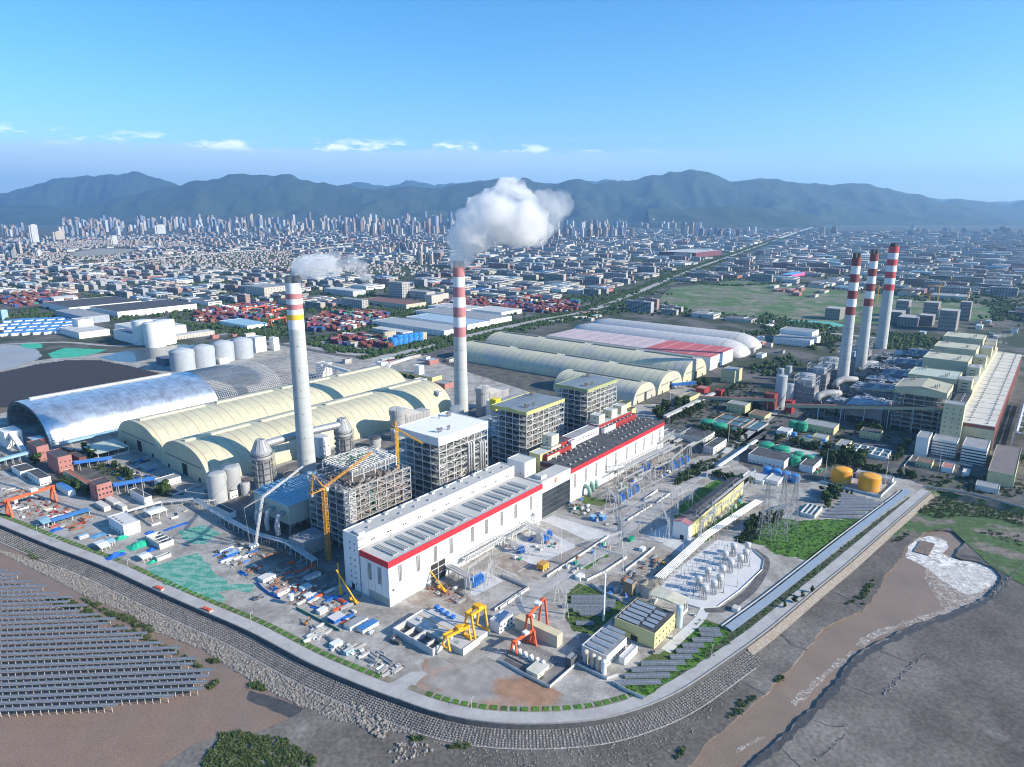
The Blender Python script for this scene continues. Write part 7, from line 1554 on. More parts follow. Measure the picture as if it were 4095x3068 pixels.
for v,poly,n in(('A',[(190,1030),(300,1020),(430,1080),(400,1160),(280,1150),(200,1080)],160),('E',[(660,250),(800,290),(920,370),(1060,400),(1190,470),(1150,510),(1020,440),(900,400),(780,330)],190),('E',[(1200,480),(1270,490),(1260,540),(1200,530)],40),('E',[(1710,770),(1790,745),(1815,790),(1750,800)],40),('E',[(2060,970),(2130,950),(2190,990),(2160,1020)],40),('E',[(380,270),(560,260),(720,330),(880,440),(1240,570),(1700,830),(1720,880),(1500,740),(1200,600),(860,460),(560,350)],260),('E',[(1720,990),(1790,930),(1800,960),(1740,1020)],40),('E',[(1830,1380),(1990,1360),(2208,1420),(2208,1657),(1680,1657),(1700,1560),(1800,1480)],700),('Q',[(0,1410),(240,1400),(330,1450),(560,1600),(500,1650),(0,1657)],360),('Q',[(1630,1500),(1740,1450),(1830,1470),(1780,1500)],40),('Q',[(1330,1410),(1430,1400),(1440,1430),(1340,1440)],20),('Q',[(0,960),(60,950),(130,1020),(0,1010)],40),('S',[(1170,640),(1200,540),(1270,490),(1220,600),(1190,660)],50),('S',[(620,1140),(680,1100),(690,1130),(650,1150)],22),('S',[(330,1380),(420,1260),(520,1240),(420,1350)],40),('S',[(0,1600),(60,1570),(50,1640),(0,1650)],20),('S',[(1080,660),(1130,610),(1170,600),(1100,680)],14),('S',[(1200,290),(1240,240),(1290,240),(1230,290)],20),('S',[(1370,260),(1480,200),(1480,230),(1400,270)],22),('D',[(1330,1500),(1450,1380),(1700,1390),(2000,1440),(2210,1530),(2210,1640),(2000,1570),(1700,1540),(1500,1560)],900),('S',[(1900,200),(2000,190),(2180,230),(2200,300),(2100,260)],40)):
 scrub+=pts_in(v,poly,n,SEA+.3)
leafy('shore_scrub',M('scrub_leaves',(.06,.1,.03),.85,.35,.25,col2=(.095,.12,.05),edge=(.42,.6)),scrub,.7,1.7)
low=[]
for v,poly,n in(('S',[(400,250),(500,180),(640,110),(800,130),(1180,115),(1080,220),(860,385),(640,345),(560,290)],900),('R',[(1000,1560),(1350,1400),(1650,980),(1920,1090),(1650,1330),(1400,1500),(1190,1640)],260),('R',[(560,780),(640,690),(740,720),(1060,870),(1050,940),(900,1060),(780,1120),(600,1080),(540,960)],200),('S',[(420,790),(900,420),(1300,110),(1480,-20),(1240,190),(900,470),(500,790),(200,1020),(60,1050)],380),('C',[(540,1120),(700,1110),(820,1180),(700,1220),(560,1170)],90),('D',[(330,820),(600,900),(640,960),(400,930)],60)):low+=pts_in(v,poly,n)
hed=[]
for v,poly,n in(('D',[(-60,640),(700,660),(1500,740),(1560,900),(1300,980),(700,1000),(100,930)],420),('D',[(100,940),(640,1010),(1300,1250),(1000,1180),(560,1140),(60,1000)],260),('D',[(1180,1200),(2200,1240),(2200,1400),(1500,1310)],160),('C',[(1330,290),(2209,60),(2209,330),(1900,380),(1450,440)],420),('C',[(1430,500),(1800,480),(2209,600),(2100,640),(1700,600)],160),('C',[(1480,950),(1640,800),(1900,700),(1850,800),(1560,940)],120),('A',[(500,200),(720,230),(1000,380),(1180,490),(900,430),(600,300)],160),('S',[(380,240),(560,130),(520,240),(420,280)],120)):hed+=pts_in(v,poly,n)
leafy('yard_hedges',leaf_d,hed,1.2,3.0)
leafy('lot_weeds',M('weed_leaves',(.07,.15,.03),.85,.35,.25),low,.4,1.1)
def band(name,v,pts,w,mat,z):return strip(name,smooth_line([g(v,x,y)for x,y in pts],40),w,mat,z)
MR=[(1500,1440),(1872,1345),(2150,1283),(2416,1224),(2732,1094),(2930,1022),(3127,952),(3260,905)]
band('trunk_road','P',MR,34,road_conc,.11)
band('street','P',[(2416,1224),(2800,1262),(3300,1330),(3800,1380),(4200,1440)],18,road_conc,.13)
band('street','K',[(0,560),(500,540),(1000,570),(1560,500),(2200,440)],16,road_conc,.15);band('street','L',[(-200,560),(300,660),(700,720),(1000,690),(1400,600),(1700,560)],20,asphalt,.17)
gs('pond','K',[(790,665),(1000,610),(1250,585),(1420,560),(1570,560),(1520,600),(1350,650),(1060,705),(900,690)],pond_m,.06)
gs('lagoon','K',[(-40,570),(120,560),(300,600),(340,650),(300,680),(120,740),(-40,770)],M('grey_silt',(.33,.34,.35),.5,.1,.01),.06)
gs('green_net','K',[(160,560),(230,540),(330,550),(340,585),(250,595),(170,580)],M('bright_green_net',(.06,.42,.28),.8,.15,.05),.09);gs('green_net','K',[(390,630),(530,585),(860,600),(800,625),(620,660),(420,670)],MATS['bright_green_net'],.09)
gs('solar_field_soil','K',[(-60,790),(300,720),(560,688),(800,690),(1060,740),(1330,800),(1100,860),(900,935),(300,1040),(-60,1130)],M('dark_solar_soil',(.16,.135,.105),.95,.25,.05),.05)
f0,f1,f2=gu('K',20,1090),gu('K',1250,800),gu('K',20,790)
rsF=random.Random(4);SF=[g('K',*p)for p in[(-20,800),(300,725),(560,692),(800,694),(1060,745),(1290,800),(1090,855),(890,930),(300,1035),(-20,1120)]]
y0,y1=min(p.y for p in SF),max(p.y for p in SF);k=0;y=y0+6
darkpv=M('dark_solar_glass',(.055,.05,.05),.35,.2,.3)
while y<y1:
 xs=[x for x in range(-1300,200,4)if inside((x,y),SF)]
 if len(xs)>8:
  t=thing('solar_row',f'dark solar row in the crowded field behind the silver shed','solar row',(xs[0],y,0),0,'dark solar rows behind the silver shed');L=xs[-1]-xs[0]
  mb=MB();mb.add([(0,0,1),(L,0,1),(L,4.2,2.8),(0,4.2,2.8),(0,0,1.15),(L,0,1.15),(L,4.2,2.95),(0,4.2,2.95)],[(3,2,1,0),(4,5,6,7),(0,1,5,4),(1,2,6,5),(2,3,7,6),(3,0,4,7)]);mb.build('panel_table',darkpv,t)
  mb=MB()
  for x in range(2,int(L),7):mb.bar((x,2.2,0),(x,2.2,1.9),.35)
  struct(mb.build('piles',M('rusty_pale_pile',(.4,.33,.28),.8,.2),t),'thing')
 y+=8.4
for k,(x,y)in enumerate(((1475,760),(1640,727),(1797,690),(1950,662))):silo(('big domed grey grain silo, first from the left','big domed grey grain silo, second from left','big domed grey grain silo, third from left','big domed grey grain silo, right end')[k],g('K',x,y),24,40,M('blue_grey_silo'),.28,'four grain silos')
for k,(x,y)in enumerate(((1165,552),(1255,572),(1337,550))):silo(('tall white silo, left of three by the pond','tall white silo, middle of three by the pond','tall white silo, right of three by the pond')[k],g('K',x,y),24,58,whitep,.04,'three white silos')
for k in range(6):silo(f'bright blue tank by the container yard, {("first", "second", "third", "fourth", "fifth", "sixth")[k]} from the left',g('L',1042+k*46,618-k*6.5),12,22 if k else 18,tankblue,.12,'bright blue tanks')
for k in range(8):silo(f'narrow beige silo {("left of", "left of", "left of", "left of", "left of", "right of", "right of", "right of")[k]} the bright blue tanks, {("first", "second", "third", "fourth", "fifth", "inner", "middle", "outer")[k]}',g('L',(975,995,1012,1030,1050,1285,1305,1322)[k],(580,577,574,571,568,588,585,582)[k]),5.5,22,M('beige_silo',(.5,.46,.36),.7),.1,'narrow beige silos')
H=dict(par=.6)
for lab,v,a,b,c,h,k in(('huge grey office cube with ribbed walls beyond container yard','L',(1125,205),(1180,195),(890,205),58,dict(wall=M('grey_render',(.4,.38,.37),.8),roof=greyroof,wf=(6,3),wu=(6,7),ww=5,wh=4)),('grey wing joined to the office cube','L',(1340,215),(1420,205),(1160,200),26,dict(wall=M('grey_render'),roof=greyroof,wu=(3,10),ww=4,wh=2.5)),('beige end tower of the grey wing','L',(1385,270),(1430,250),(1340,260),34,dict(wall=M('beige_tower',(.5,.47,.42),.8),roof=greyroof,wf=(5,3))),('beige twin end tower of the grey wing','L',(1480,245),(1515,235),(1430,235),32,dict(wall=M('beige_tower'),roof=greyroof,wf=(5,3))),('flat maroon roofed factory in front of the office cube','L',(1160,300),(1340,275),(815,240),14,dict(wall=M('beige_wall'),roof=M('maroon_flat_roof',(.2,.11,.1),.8,.1))),('six storey grey office with white end beside containers','L',(770,305),(808,295),(590,280),30,dict(wall=M('grey_render'),roof=greyroof,wu=(6,10),wf=(5,2),ww=3,wh=2.6)),('flat topped grey factory office behind the white chimney','L',(690,195),(790,180),(480,160),22,dict(wall=M('pale_grey_render',(.48,.49,.5),.8),roof=paleroof,wu=(4,9),ww=4)),('white gridded six storey block left of the white chimney','K',(2130,180),(2240,150),(1965,160),36,dict(wall=M('beige_tower'),roof=greyroof,wf=(6,8),wu=(6,8),ww=3,wh=2.4)),('wide grey warehouse with skylight strips beside the banded chimney','L',(1495,545),(1566,490),(850,450),15,dict(wall=whitep,roof=M('grey_ribbed_roof',(.36,.38,.38),.6,.1),wu=(2,14),ww=4)),('pale blue striped warehouse behind the skylight warehouse','L',(1700,490),(1840,445),(1120,420),15,dict(wall=whitep,roof=M('pale_blue_ribbed',(.36,.46,.54),.5,.1))),('long grey warehouse farthest behind the banded chimney','L',(1900,440),(2105,405),(1150,370),14,dict(wall=whitep,roof=greyroof)),('pale warehouse left of the right container rows','L',(1690,345),(1800,310),(1385,300),13,dict(wall=whitep,roof=paleroof)),('pale warehouse before the right container rows','L',(2000,370),(2209,340),(1830,320),13,dict(wall=whitep,roof=paleroof)),('white flat beige office strip before skylight warehouse','L',(1130,545),(1165,520),(800,510),10,dict(wall=M('beige_tower'),roof=paleroof,wu=(2,10))),('big dark roofed factory left of the orange cranes','K',(950,345),(1410,245),(660,305),18,dict(wall=whitep,roof=darkroof,wf=(2,16),ww=3)),('vast black roofed factory at upper left','K',(560,310),(1000,225),(370,260),18,dict(wall=whitep,roof=darkroof)),('long blue grey office terrace before dark factory','K',(690,395),(850,365),(425,340),20,dict(wall=M('blue_grey_render',(.36,.4,.46),.8),roof=greyroof,wu=(4,14),wf=(3,4))),('white factory with raised centre at the blue roofs','K',(640,515),(795,460),(410,480),16,dict(wall=whitep,roof=paleroof)),('white raised centre block of that factory','K',(640,465),(720,440),(600,450),34,dict(wall=whitep,roof=paleroof)),('white hall with dark blue roof end by white silos','K',(1080,555),(1130,530),(875,520),24,dict(wall=white,roof=M('navy_roof',(.1,.13,.2),.6))),('white long hall behind the white silos','K',(1150,520),(1450,460),(900,470),24,dict(wall=white,roof=paleroof)),('low white terrace right of white silos','K',(1400,525),(1640,460),(1375,510),10,dict(wall=M('beige_tower'),roof=paleroof,wf=(2,14))),('white arch roofed store by left containers','K',(440,225),(590,200),(375,215),14,dict(wall=whitep,roof=paleroof,gable=6)),('pale blue roofed depot below the orange yard cranes','K',(1990,445),(2080,405),(1790,400),12,dict(wall=whitep,roof=cyanroof)),('white conveyor head tower right of grain silos','K',(2060,625),(2100,600),(2040,605),34,dict(wall=whitep,roof=paleroof,wf=(4,2))),('white tower block with balconies beside the white chimney','K',(2205,610),(2240,600),(2185,600),30,dict(wall=whitep,roof=paleroof,wf=(4,2))),('dark blue grey block left of the grain silos','K',(1330,735),(1390,715),(1200,725),15,dict(wall=M('navy_wall',(.12,.15,.2),.7),roof=M('navy_roof'))),('small white house between grain silos','K',(1770,720),(1820,700),(1730,705),12,dict(wall=whitep,roof=paleroof,wu=(2,2))),('blue and white striped block at the left edge','K',(20,365),(55,355),(-30,365),30,dict(wall=cyanroof,roof=greyroof,wf=(5,3))),('dark long brick factory beside the trunk road','V',(80,700),(250,680),(-160,690),36,dict(wall=M('plum_brick',(.16,.06,.08),.8),roof=paleroof)),('cyan roofed hall with pink end','V',(700,835),(800,815),(610,835),18,dict(wall=M('pink_cladding',(.6,.12,.3),.6),roof=M('cyan_roof',(.1,.42,.62),.5))),('white office block before the three chimneys','V',(820,1280),(835,1240),(565,1260),16,dict(wall=whitep,roof=greyroof,wu=(2,14))),('white rear office block before three chimneys','V',(830,1250),(837,1225),(600,1235),26,dict(wall=whitep,roof=greyroof,wu=(2,12)))):
 pbld(lab,'building',v,a,b,c,h,**{**H,**k})
for r in range(5):
 for k in range(7):
  x,y=30+k*88+r*-28,392+r*27+k*(-4)
  if x<-30:continue
  bld(f'long shed with blue roof in the crew camp, row {("one", "two", "three", "four", "five")[r]} from the back, {("first", "second", "third", "fourth", "fifth", "sixth", "seventh")[k]} shed','shed',gu('K',x,y),60,13,7,whitep,blueroof,par=0,group='blue roofed sheds of the crew camp',gable=2)
for k,(x,y,w,h)in enumerate(((1010,1105,60,34),(1450,1085,50,50),(1640,1100,55,50),(1760,1180,60,56),(1850,1110,40,56),(1410,1120,60,30),(1510,1150,70,26),(1610,1145,50,30))):
 bld(f'grey unfinished block under cranes, {("left of the middle chimney", "with crane on top", "with twin cranes", "largest and nearest", "right end of the row", "low one before the crane", "lowest one in front", "low one beside the twin")[k]}','building',gu('V',x,y),w,w*.7,h,M('raw_concrete',(.26,.25,.24),.9,.12),concrete,(5,6),(5,6),group='unfinished grey blocks',ww=3.5,wh=2.2)
for k,(x,y,H_)in enumerate(((1255,1000,60),(1460,1040,70),(1580,1060,55),(1640,1040,80),(1825,1080,75))):tower_crane(f'distant amber tower crane over the unfinished blocks, {("first", "second", "third", "fourth", "fifth")[k]} from the left',g('V',x,y),H_,45,14,k*1.1,0,yelcr,2.2,'distant tower cranes')
ccol=[(M('container_maroon',(.19,.055,.05),.7,.2),'maroon',9),(M('container_red',(.22,.06,.055),.7,.2),'red',3),(M('container_blue',(.04,.09,.24),.6,.12),'blue',4),(M('container_pink',(.3,.07,.14),.6,.12),'magenta',1),(M('container_orange',(.22,.11,.07),.6,.12),'orange brown',2),(M('container_green',(.04,.22,.14),.6,.12),'green',1),(M('container_grey',(.42,.42,.4),.6,.12),'grey',2),(whitep,'white',1)]
cpool=[c for c in ccol for _ in range(c[2])]
CY=[('left of the chimney stripes','K',[(1530,325),(1720,270),(1960,245),(2200,240),(2240,330),(2100,370),(1900,360),(1700,385),(1560,380)]),('behind the white chimney','L',[(265,400),(500,330),(900,330),(1000,370),(760,470),(620,505),(280,505)]),('beside the bright blue tanks','L',[(480,590),(600,545),(900,560),(1040,620),(1000,660),(700,640),(520,620)]),('at the far left yard','K',[(0,190),(150,150),(420,150),(610,180),(600,215),(380,230),(100,260),(0,240)]),('in the right hand rows','U',[(620,990),(820,960),(1200,985),(1540,990),(1520,1050),(1240,1060),(1050,1030),(820,1040),(640,1040)])]
cont=[]
for where,v,poly in CY:
 P_=[g(v,*p)for p in poly];us=[uv(p)for p in P_]
 u=min(a for a,_ in us)
 sheet('container_yard',P_,asphalt,.14+.02*len(cont)**.01)
 row=0
 while u<max(a for a,_ in us):
  w=min(b for _,b in us);row+=1
  while w<max(b for _,b in us):
   p=UV(u,w)
   if w==min(b for _,b in us)or rt.random()<.16:hgt_=rt.choice((1,2,3,4,5,5,5));cl=rt.choice(cpool)
   if inside(p,P_)and rt.random()<.92:
    for z in range(max(1,hgt_-rt.choice((0,0,0,1)))):cont.append((p,z,cl if rt.random()<.8 else rt.choice(cpool),where))
   w+=2.9
   if rt.random()<.05:w+=12
  u+=13 if row%3 else 27
cont.sort(key=lambda c:c[0].length-c[1]*.5)
top_first=sorted(range(len(cont)),key=lambda i:(cont[i][0].length//40,-cont[i][1]))
ind=set(top_first[:290])
for i in ind:
 p,z,c,where=cont[i];container(f'{c[1]} shipping container stacked {where}, {("ground", "second", "third", "fourth", "top")[z]} tier',p,GA,c[0],.2+z*2.64,group=f'shipping containers {where}')
by={}
mcs=[c[0]for c in ccol];mb=MB()
for i,(p,z,c,_)in enumerate(cont):
 if i not in ind:mb.obox((p.x,p.y,.2+z*2.64),U2*12.1,V2*2.44,(0,0,2.58),mcs.index(c[0]))
struct(mb.build('stacked_containers',mcs),'stuff')
NM=0
for v,poly,n,wh in(('L',[(330,740),(800,760),(1500,680),(1560,800),(1000,900),(500,800)],26,'on the coal railway yard'),('V',[(540,1110),(900,1180),(1000,1180),(840,1260),(600,1200),(400,1140)],12,'beyond the grey air domes'),('K',[(1550,480),(2000,500),(2200,560),(2000,640),(1700,520)],14,'behind the grain silos'),('D',[(0,100),(300,120),(330,230),(0,330)],12,'at the air dome ends'),('U',[(1240,1130),(1500,1060),(1720,1060),(1640,1120)],14,'along the dome conveyor'),('V',[(1500,1200),(2000,1120),(2200,1180),(2100,1260),(1700,1200)],14,'behind the old boiler row')):
 for p in pts_in(v,poly,n):
  NM+=1;L_,W_=rt.uniform(12,36),rt.uniform(8,16);m_=rt.choice(((whitep,'white'),(concrete,'grey'),(M('beige_tower'),'beige'),(brick,'brick')));r_=rt.choice(((paleroof,'pale'),(darkroof,'dark'),(cyanroof,'light blue'),(greyroof,'grey')))
  if not any((Vector(p)-f).length<fr+18 for f,fr in FOOT):bld(f'{m_[1]} store with {r_[1]} roof {wh}','store',Vector(p),L_,W_,rt.uniform(4,11),m_[0],r_[0],(1,4),group=f'stores {wh}')
for k,(v,a,b)in enumerate((('K',(1960,330),(2140,300)),('K',(2190,340),(2330,320)),('L',(-40,470),(90,440)),('U',(1190,985),(1290,985)))):gantry_crane(f'orange container yard gantry crane, {("long one left of white chimney", "second one at the chimney", "one hidden behind the chimney", "far one in the right rows")[k]}',g(v,*a),g(v,*b),24,14,orange,'gantry cranes',gw=3.5,trolley=True)
def facade(name,a,b,px_=3.4,pz=3.2,k=.5):
 m=M(name,a,.8,.06,.02);N,Lk,bs=nodes_of(m)
 geo=N.new('ShaderNodeNewGeometry');sp=N.new('ShaderNodeSeparateXYZ');Lk.new(geo.outputs['Position'],sp.inputs[0])
 def mt(op,x,y):
  n=N.new('ShaderNodeMath');n.operation=op
  for i,v in enumerate((x,y)):
   if isinstance(v,(int,float)):n.inputs[i].default_value=v
   else:Lk.new(v,n.inputs[i])
  return n.outputs[0]
 h=mt('GREATER_THAN',mt('FRACT',mt('DIVIDE',sp.outputs[2],pz),0),.45);w=mt('GREATER_THAN',mt('FRACT',mt('DIVIDE',mt('ADD',mt('MULTIPLY',sp.outputs[0],1.0),mt('MULTIPLY',sp.outputs[1],.7)),px_),0),k)
 mx=N.new('ShaderNodeMix');mx.data_type='RGBA';Lk.new(mt('MULTIPLY',h,w),mx.inputs[0]);src=bs.inputs['Base Color'].links[0].from_socket;Lk.new(src,mx.inputs[6]);mx.inputs[7].default_value=(*b,1);Lk.new(mx.outputs[2],bs.inputs['Base Color']);return m
blockm=[(facade('block_white',(.47,.46,.44),(.12,.14,.18)),'white'),(facade('block_cream',(.52,.47,.4),(.12,.13,.16)),'cream'),(facade('block_pink',(.42,.27,.24),(.1,.1,.12)),'pinkish'),(facade('block_grey',(.42,.43,.45),(.1,.12,.16)),'grey')]
towm=[(facade('tower_cream',(.5,.45,.38),(.12,.12,.14),4.2,3.1,.55),'cream'),(facade('tower_tan',(.4,.33,.27),(.1,.1,.12),4.2,3.1,.55),'tan'),(facade('tower_white',(.56,.56,.56),(.14,.16,.2),4.2,3.1,.55),'white'),(facade('tower_brown',(.27,.19,.16),(.08,.08,.1),4.2,3.1,.5),'brown'),(facade('tower_blue',(.22,.27,.34),(.08,.1,.14),4.2,3.1,.5),'blue grey')]
sroof=[(M('city_pale_roof',(.36,.36,.35),.8,.15,.02),'pale grey',4),(M('city_grey_roof',(.2,.205,.21),.8,.2,.02),'grey',7),(darkroof,'dark',5),(M('city_blue_roof',(.06,.15,.3),.6,.2,.02),'blue',1),(M('city_light_blue_roof',(.2,.31,.38),.6,.2,.02),'light blue',2),(M('white_sheet_roof',(.62,.62,.61),.6),'white',1),(M('rust_sheet_roof',(.25,.13,.1),.8),'rusty',1)]  # city roof greys darkened in colour to stand for low sun grazing them
sp_=[r for r in sroof for _ in range(r[2])];swall=[(whitep,1),(M('city_white_wall',(.5,.49,.47),.7,.15,.02),2),(M('beige_tower'),4),(M('grey_render'),2),(brick,1)];swp=[w for w in swall for _ in range(w[1])]
mrl=smooth_line([g('P',*p)for p in MR],60)
KEEP=[[g('F',*q)for q in[(-100,690),(60,690),(400,690),(560,722),(760,748),(900,735),(1000,690),(1300,672),(1660,705),(1780,760),(1830,640),(2130,690),(2300,740),(2300,1100),(-100,1100)]]]+[[g(v,*q)for q in poly]for _,v,poly in CY]
def blocked(u,w,L,W):
 c=UV(u+L/2,w+W/2);r=max(L,W)*.5
 return any((c-f).length<r*.9+fr for f,fr in FOOT)
VILL=[[g('T',*q)for q in poly]for poly in([(560,990),(1000,935),(1500,900),(1900,900),(1880,1000),(1700,1040),(1300,1010),(800,1010)],[(0,900),(280,930),(600,880),(1000,900),(700,970),(200,985),(0,985)],[(250,850),(700,830),(1300,850),(1350,890),(800,870),(300,890)])]+[[g('U',*q)for q in[(0,760),(500,730),(700,760),(680,800),(300,830),(0,820)]]]
FIELD=[[g('F',*q)for q in[(1420,650),(1450,622),(1600,605),(1780,625),(1990,645),(2140,655),(2150,690),(1900,700),(1700,690),(1500,672)]],[g('T',*q)for q in[(440,910),(640,880),(900,885),(800,915),(500,940)]]]
sheet('meadow',FIELD[0],M('meadow',(.08,.15,.05),.95,.3,.008,col2=(.17,.175,.12),edge=(.46,.54),wear=((.3,.27,.22),.012,.56,.8)),.2);sheet('bare_lot',FIELD[1],M('bare_lot',(.3,.29,.26),.9),.2)
sheet('net_covered_lot',[g('V',*q)for q in[(640,1100),(950,1110),(1060,1140),(880,1160),(660,1120)]],M('teal_net',(.12,.42,.36),.9,.2,.02),.22)
for k,p in enumerate(pts_in('V',[(540,880),(900,890),(1000,960),(700,960),(560,930)],12)):bld('old brick factory shed inside the green meadow','factory',Vector(p),rt.uniform(30,70),rt.uniform(16,30),rt.uniform(7,12),rt.choice((brick,M('beige_tower'))),rt.choice((M('maroon_flat_roof'),greyroof)),(1,6),group='brick sheds in the meadow')
def near_road(p,d):return any((p-q).length<d for q in mrl)
sheds,blocks,houses=[],[],[]
rc=random.Random(77)
u=560
while u<12500:
 su=84+u*.005+rc.uniform(-22,34);w=-3400-u*.5
 while w<9500:
  sw=84+u*.003+rc.uniform(-22,70);p=UV(u,w);
  if p.y>1250 and abs(p.x)<.8*p.y+150 and p.y<12500 and not any(inside(UV(u+su*i,w+sw*j),k)for k in KEEP+FIELD for i in(0,.8)for j in(0,.8))and not blocked(u,w,su*.9,sw*.9)and not near_road(p,75)and not near_road(UV(u+su*.7,w+sw*.7),60):
   if any(inside(p,k)for k in VILL):
    for _ in range(6):houses.append((UV(u+rc.uniform(0,su),w+rc.uniform(0,sw)),rc.uniform(9,17),rc.uniform(8,12),rc.uniform(6,11),rc.randint(0,3)))
   else:
    f=rc.random();e=p.y/9500
    if f<.6-.2*e:sheds.append((p,su*rc.uniform(.5,.88),sw*rc.uniform(.6,.9),rc.uniform(8,17),rc.choice(sp_),rc.choice(swp)))
    elif f<.86:blocks.append((UV(u+5,w+5),rc.uniform(14,22),sw*rc.uniform(.6,.98),rc.choice((12,16,20,24,24,34)),rc.choice(blockm),rc.choice((greyroof,paleroof))));blocks.append((UV(u+su*.55,w+5),rc.uniform(12,18),sw*rc.uniform(.5,.95),rc.choice((10,14,18,22)),rc.choice(blockm),greyroof))
  w+=sw+9
 u+=su+12
for lst in(sheds,blocks,houses):lst.sort(key=lambda s:s[0].length)
LMK=[(g('F',90,560),'at the far left'),(g('F',300,580),'left of the white chimney'),(g('F',560,590),'behind the white chimney'),(g('F',800,590),'between the two nearer chimneys'),(g('F',1050,600),'behind the banded chimney'),(g('F',1250,600),'left of the trunk road'),(g('F',1420,570),'along the trunk road'),(g('F',1650,590),'right of the trunk road'),(g('F',1900,590),'behind the three chimneys'),(g('F',2150,600),'at the far right'),(g('F',1500,510),'far up the trunk road'),(g('F',300,500),'among the left towers'),(g('F',900,500),'below the middle towers'),(g('F',1300,520),'by the right towers'),(g('F',2000,510),'in the right hand haze')]
def where(p):return min(LMK,key=lambda l:abs(l[0].x/l[0].y-p.x/p.y)*3+abs(math.log(l[0].y/p.y)))[1]
SZ=lambda a:'small' if a<1800 else 'mid sized' if a<4200 else 'large'
rbm={}
def ridged(mat,n=4):
 if mat.name not in rbm:
  mb=MB()
  for k in range(n):mb.add([(k/n,0,0),((k+1)/n,0,0),((k+1)/n,1,0),(k/n,1,0),((k+.5)/n,0,1),((k+.5)/n,1,1)],[(0,4,5,3),(4,1,2,5),(0,1,4),(2,3,5),(3,2,1,0)])
  rbm[mat.name]=mb.mesh('ridged_roof',mat)
 return rbm[mat.name]
for p,L,W,h,rf,wl in sheds[:298]:
 t=thing('factory_shed',f'{SZ(L*W)} factory shed with {rf[1]} roof {where(p)}','factory',p,GA,f'factory sheds {where(p)}')
 cube('wall',t,0,0,0,L,W,h,wl[0]);r=link('roof',ridged(rf[0]),t);r.location=(-.4,-.4,h+.02);r.scale=(L+.8,W+.8,2.2)
 cube('window_band',t,L*.05,-.08,h*.55,L*.95,.05,h*.72,glassm);cube('roof_skylight',t,L*.1,W*.3,h+1.0,L*.9,W*.34,h+2.5,whitep)
for p,L,W,h,bm_,rf in blocks[:298]:
 t=thing('works_block',f'{h//4+1} storey {bm_[1]} block with flat roof {where(p)}','building',p,GA,f'works blocks {where(p)}')
 cube('wall',t,0,0,0,L,W,h,bm_[0]);cube('roof',t,.4,.4,h,L-.4,W-.4,h+.4,rf);cube('roof_house',t,L*.4,W*.3,h+.4,L*.4+6,W*.7,h+4,bm_[0])
 for z in range(1,h//4):cube('window_band',t,-.07,1,z*4+.3,.04,W-1,z*4+2.1,glassm)
hr=[M('grey_tile_roof',(.14,.14,.15),.8,.15),M('red_tile_roof',(.27,.1,.07),.8,.15),M('brown_tile_roof',(.17,.11,.09),.8,.15),greyroof];hn=('grey','red','brown','pale')
def gabled(mb,p,L,W,h,g_,m0,m1):
 U_,V_=U2*L,V2*W;Z=Vector((0,0,h));T=Vector((0,0,g_));o=Vector((p.x,p.y,0))
 mb.obox(o,U_,V_,Z,m0);a=[o+Z-U2*.4-V2*.4,o+U_+Z+U2*.4-V2*.4,o+U_+V_+Z+U2*.4+V2*.4,o+V_+Z-U2*.4+V2*.4];b=[o+V_/2+Z+T-U2*.4,o+U_+V_/2+Z+T+U2*.4]
 mb.add(a+b,[(0,1,5,4),(2,3,4,5),(0,4,3),(1,2,5)],m1)
hcache={}
for p,L,W,h,r in houses[:298]:
 L,W=round(L/3)*3,round(W/2)*2
 if(L,W,r)not in hcache:
  mb=MB();mb.box(0,0,0,L,W,1);rb=MB();rb.add([(-.4,-.4,0),(L+.4,-.4,0),(L+.4,W+.4,0),(-.4,W+.4,0),(-.4,W/2,2.6),(L+.4,W/2,2.6)],[(0,1,5,4),(2,3,4,5),(0,4,3),(1,2,5),(3,2,1,0)]);hcache[(L,W,r)]=(mb.mesh('house_wall',blockm[0][0]),rb.mesh('house_roof',hr[r]))
 t=thing('village_house',f'village house with {hn[r]} pitched roof {where(p)}','house',p,GA+rc.uniform(-.1,.1),f'village houses {where(p)}');a,b=hcache[(L,W,r)]
 o=link('wall',a,t);o.scale.z=h;o=link('roof',b,t);o.location.z=h+.02
mats=[whitep,M('city_white_wall'),M('beige_tower'),M('grey_render'),brick]+[r[0]for r in sroof];mb=MB()
for p,L,W,h,rf,wl in sheds[298:]:gabled(mb,p,L,W,h,2,mats.index(wl[0]),mats.index(rf[0]))
struct(mb.build('far_factory_sheds',mats),'stuff')
mats=[b[0]for b in blockm]+[greyroof,paleroof];mb=MB()
for p,L,W,h,b,rf in blocks[298:]:mb.obox(p,U2*L,V2*W,(0,0,h),mats.index(b[0]));mb.obox(p+U2*.3+V2*.3+Vector((0,0,h)),U2*(L-.6),V2*(W-.6),(0,0,.5),mats.index(rf))
struct(mb.build('far_works_blocks',mats),'stuff')
mats=[blockm[0][0]]+hr;mb=MB()
for p,L,W,h,r in houses[298:]:gabled(mb,p,L,W,h,2.4,0,1+r)
struct(mb.build('far_village_houses',mats),'stuff')
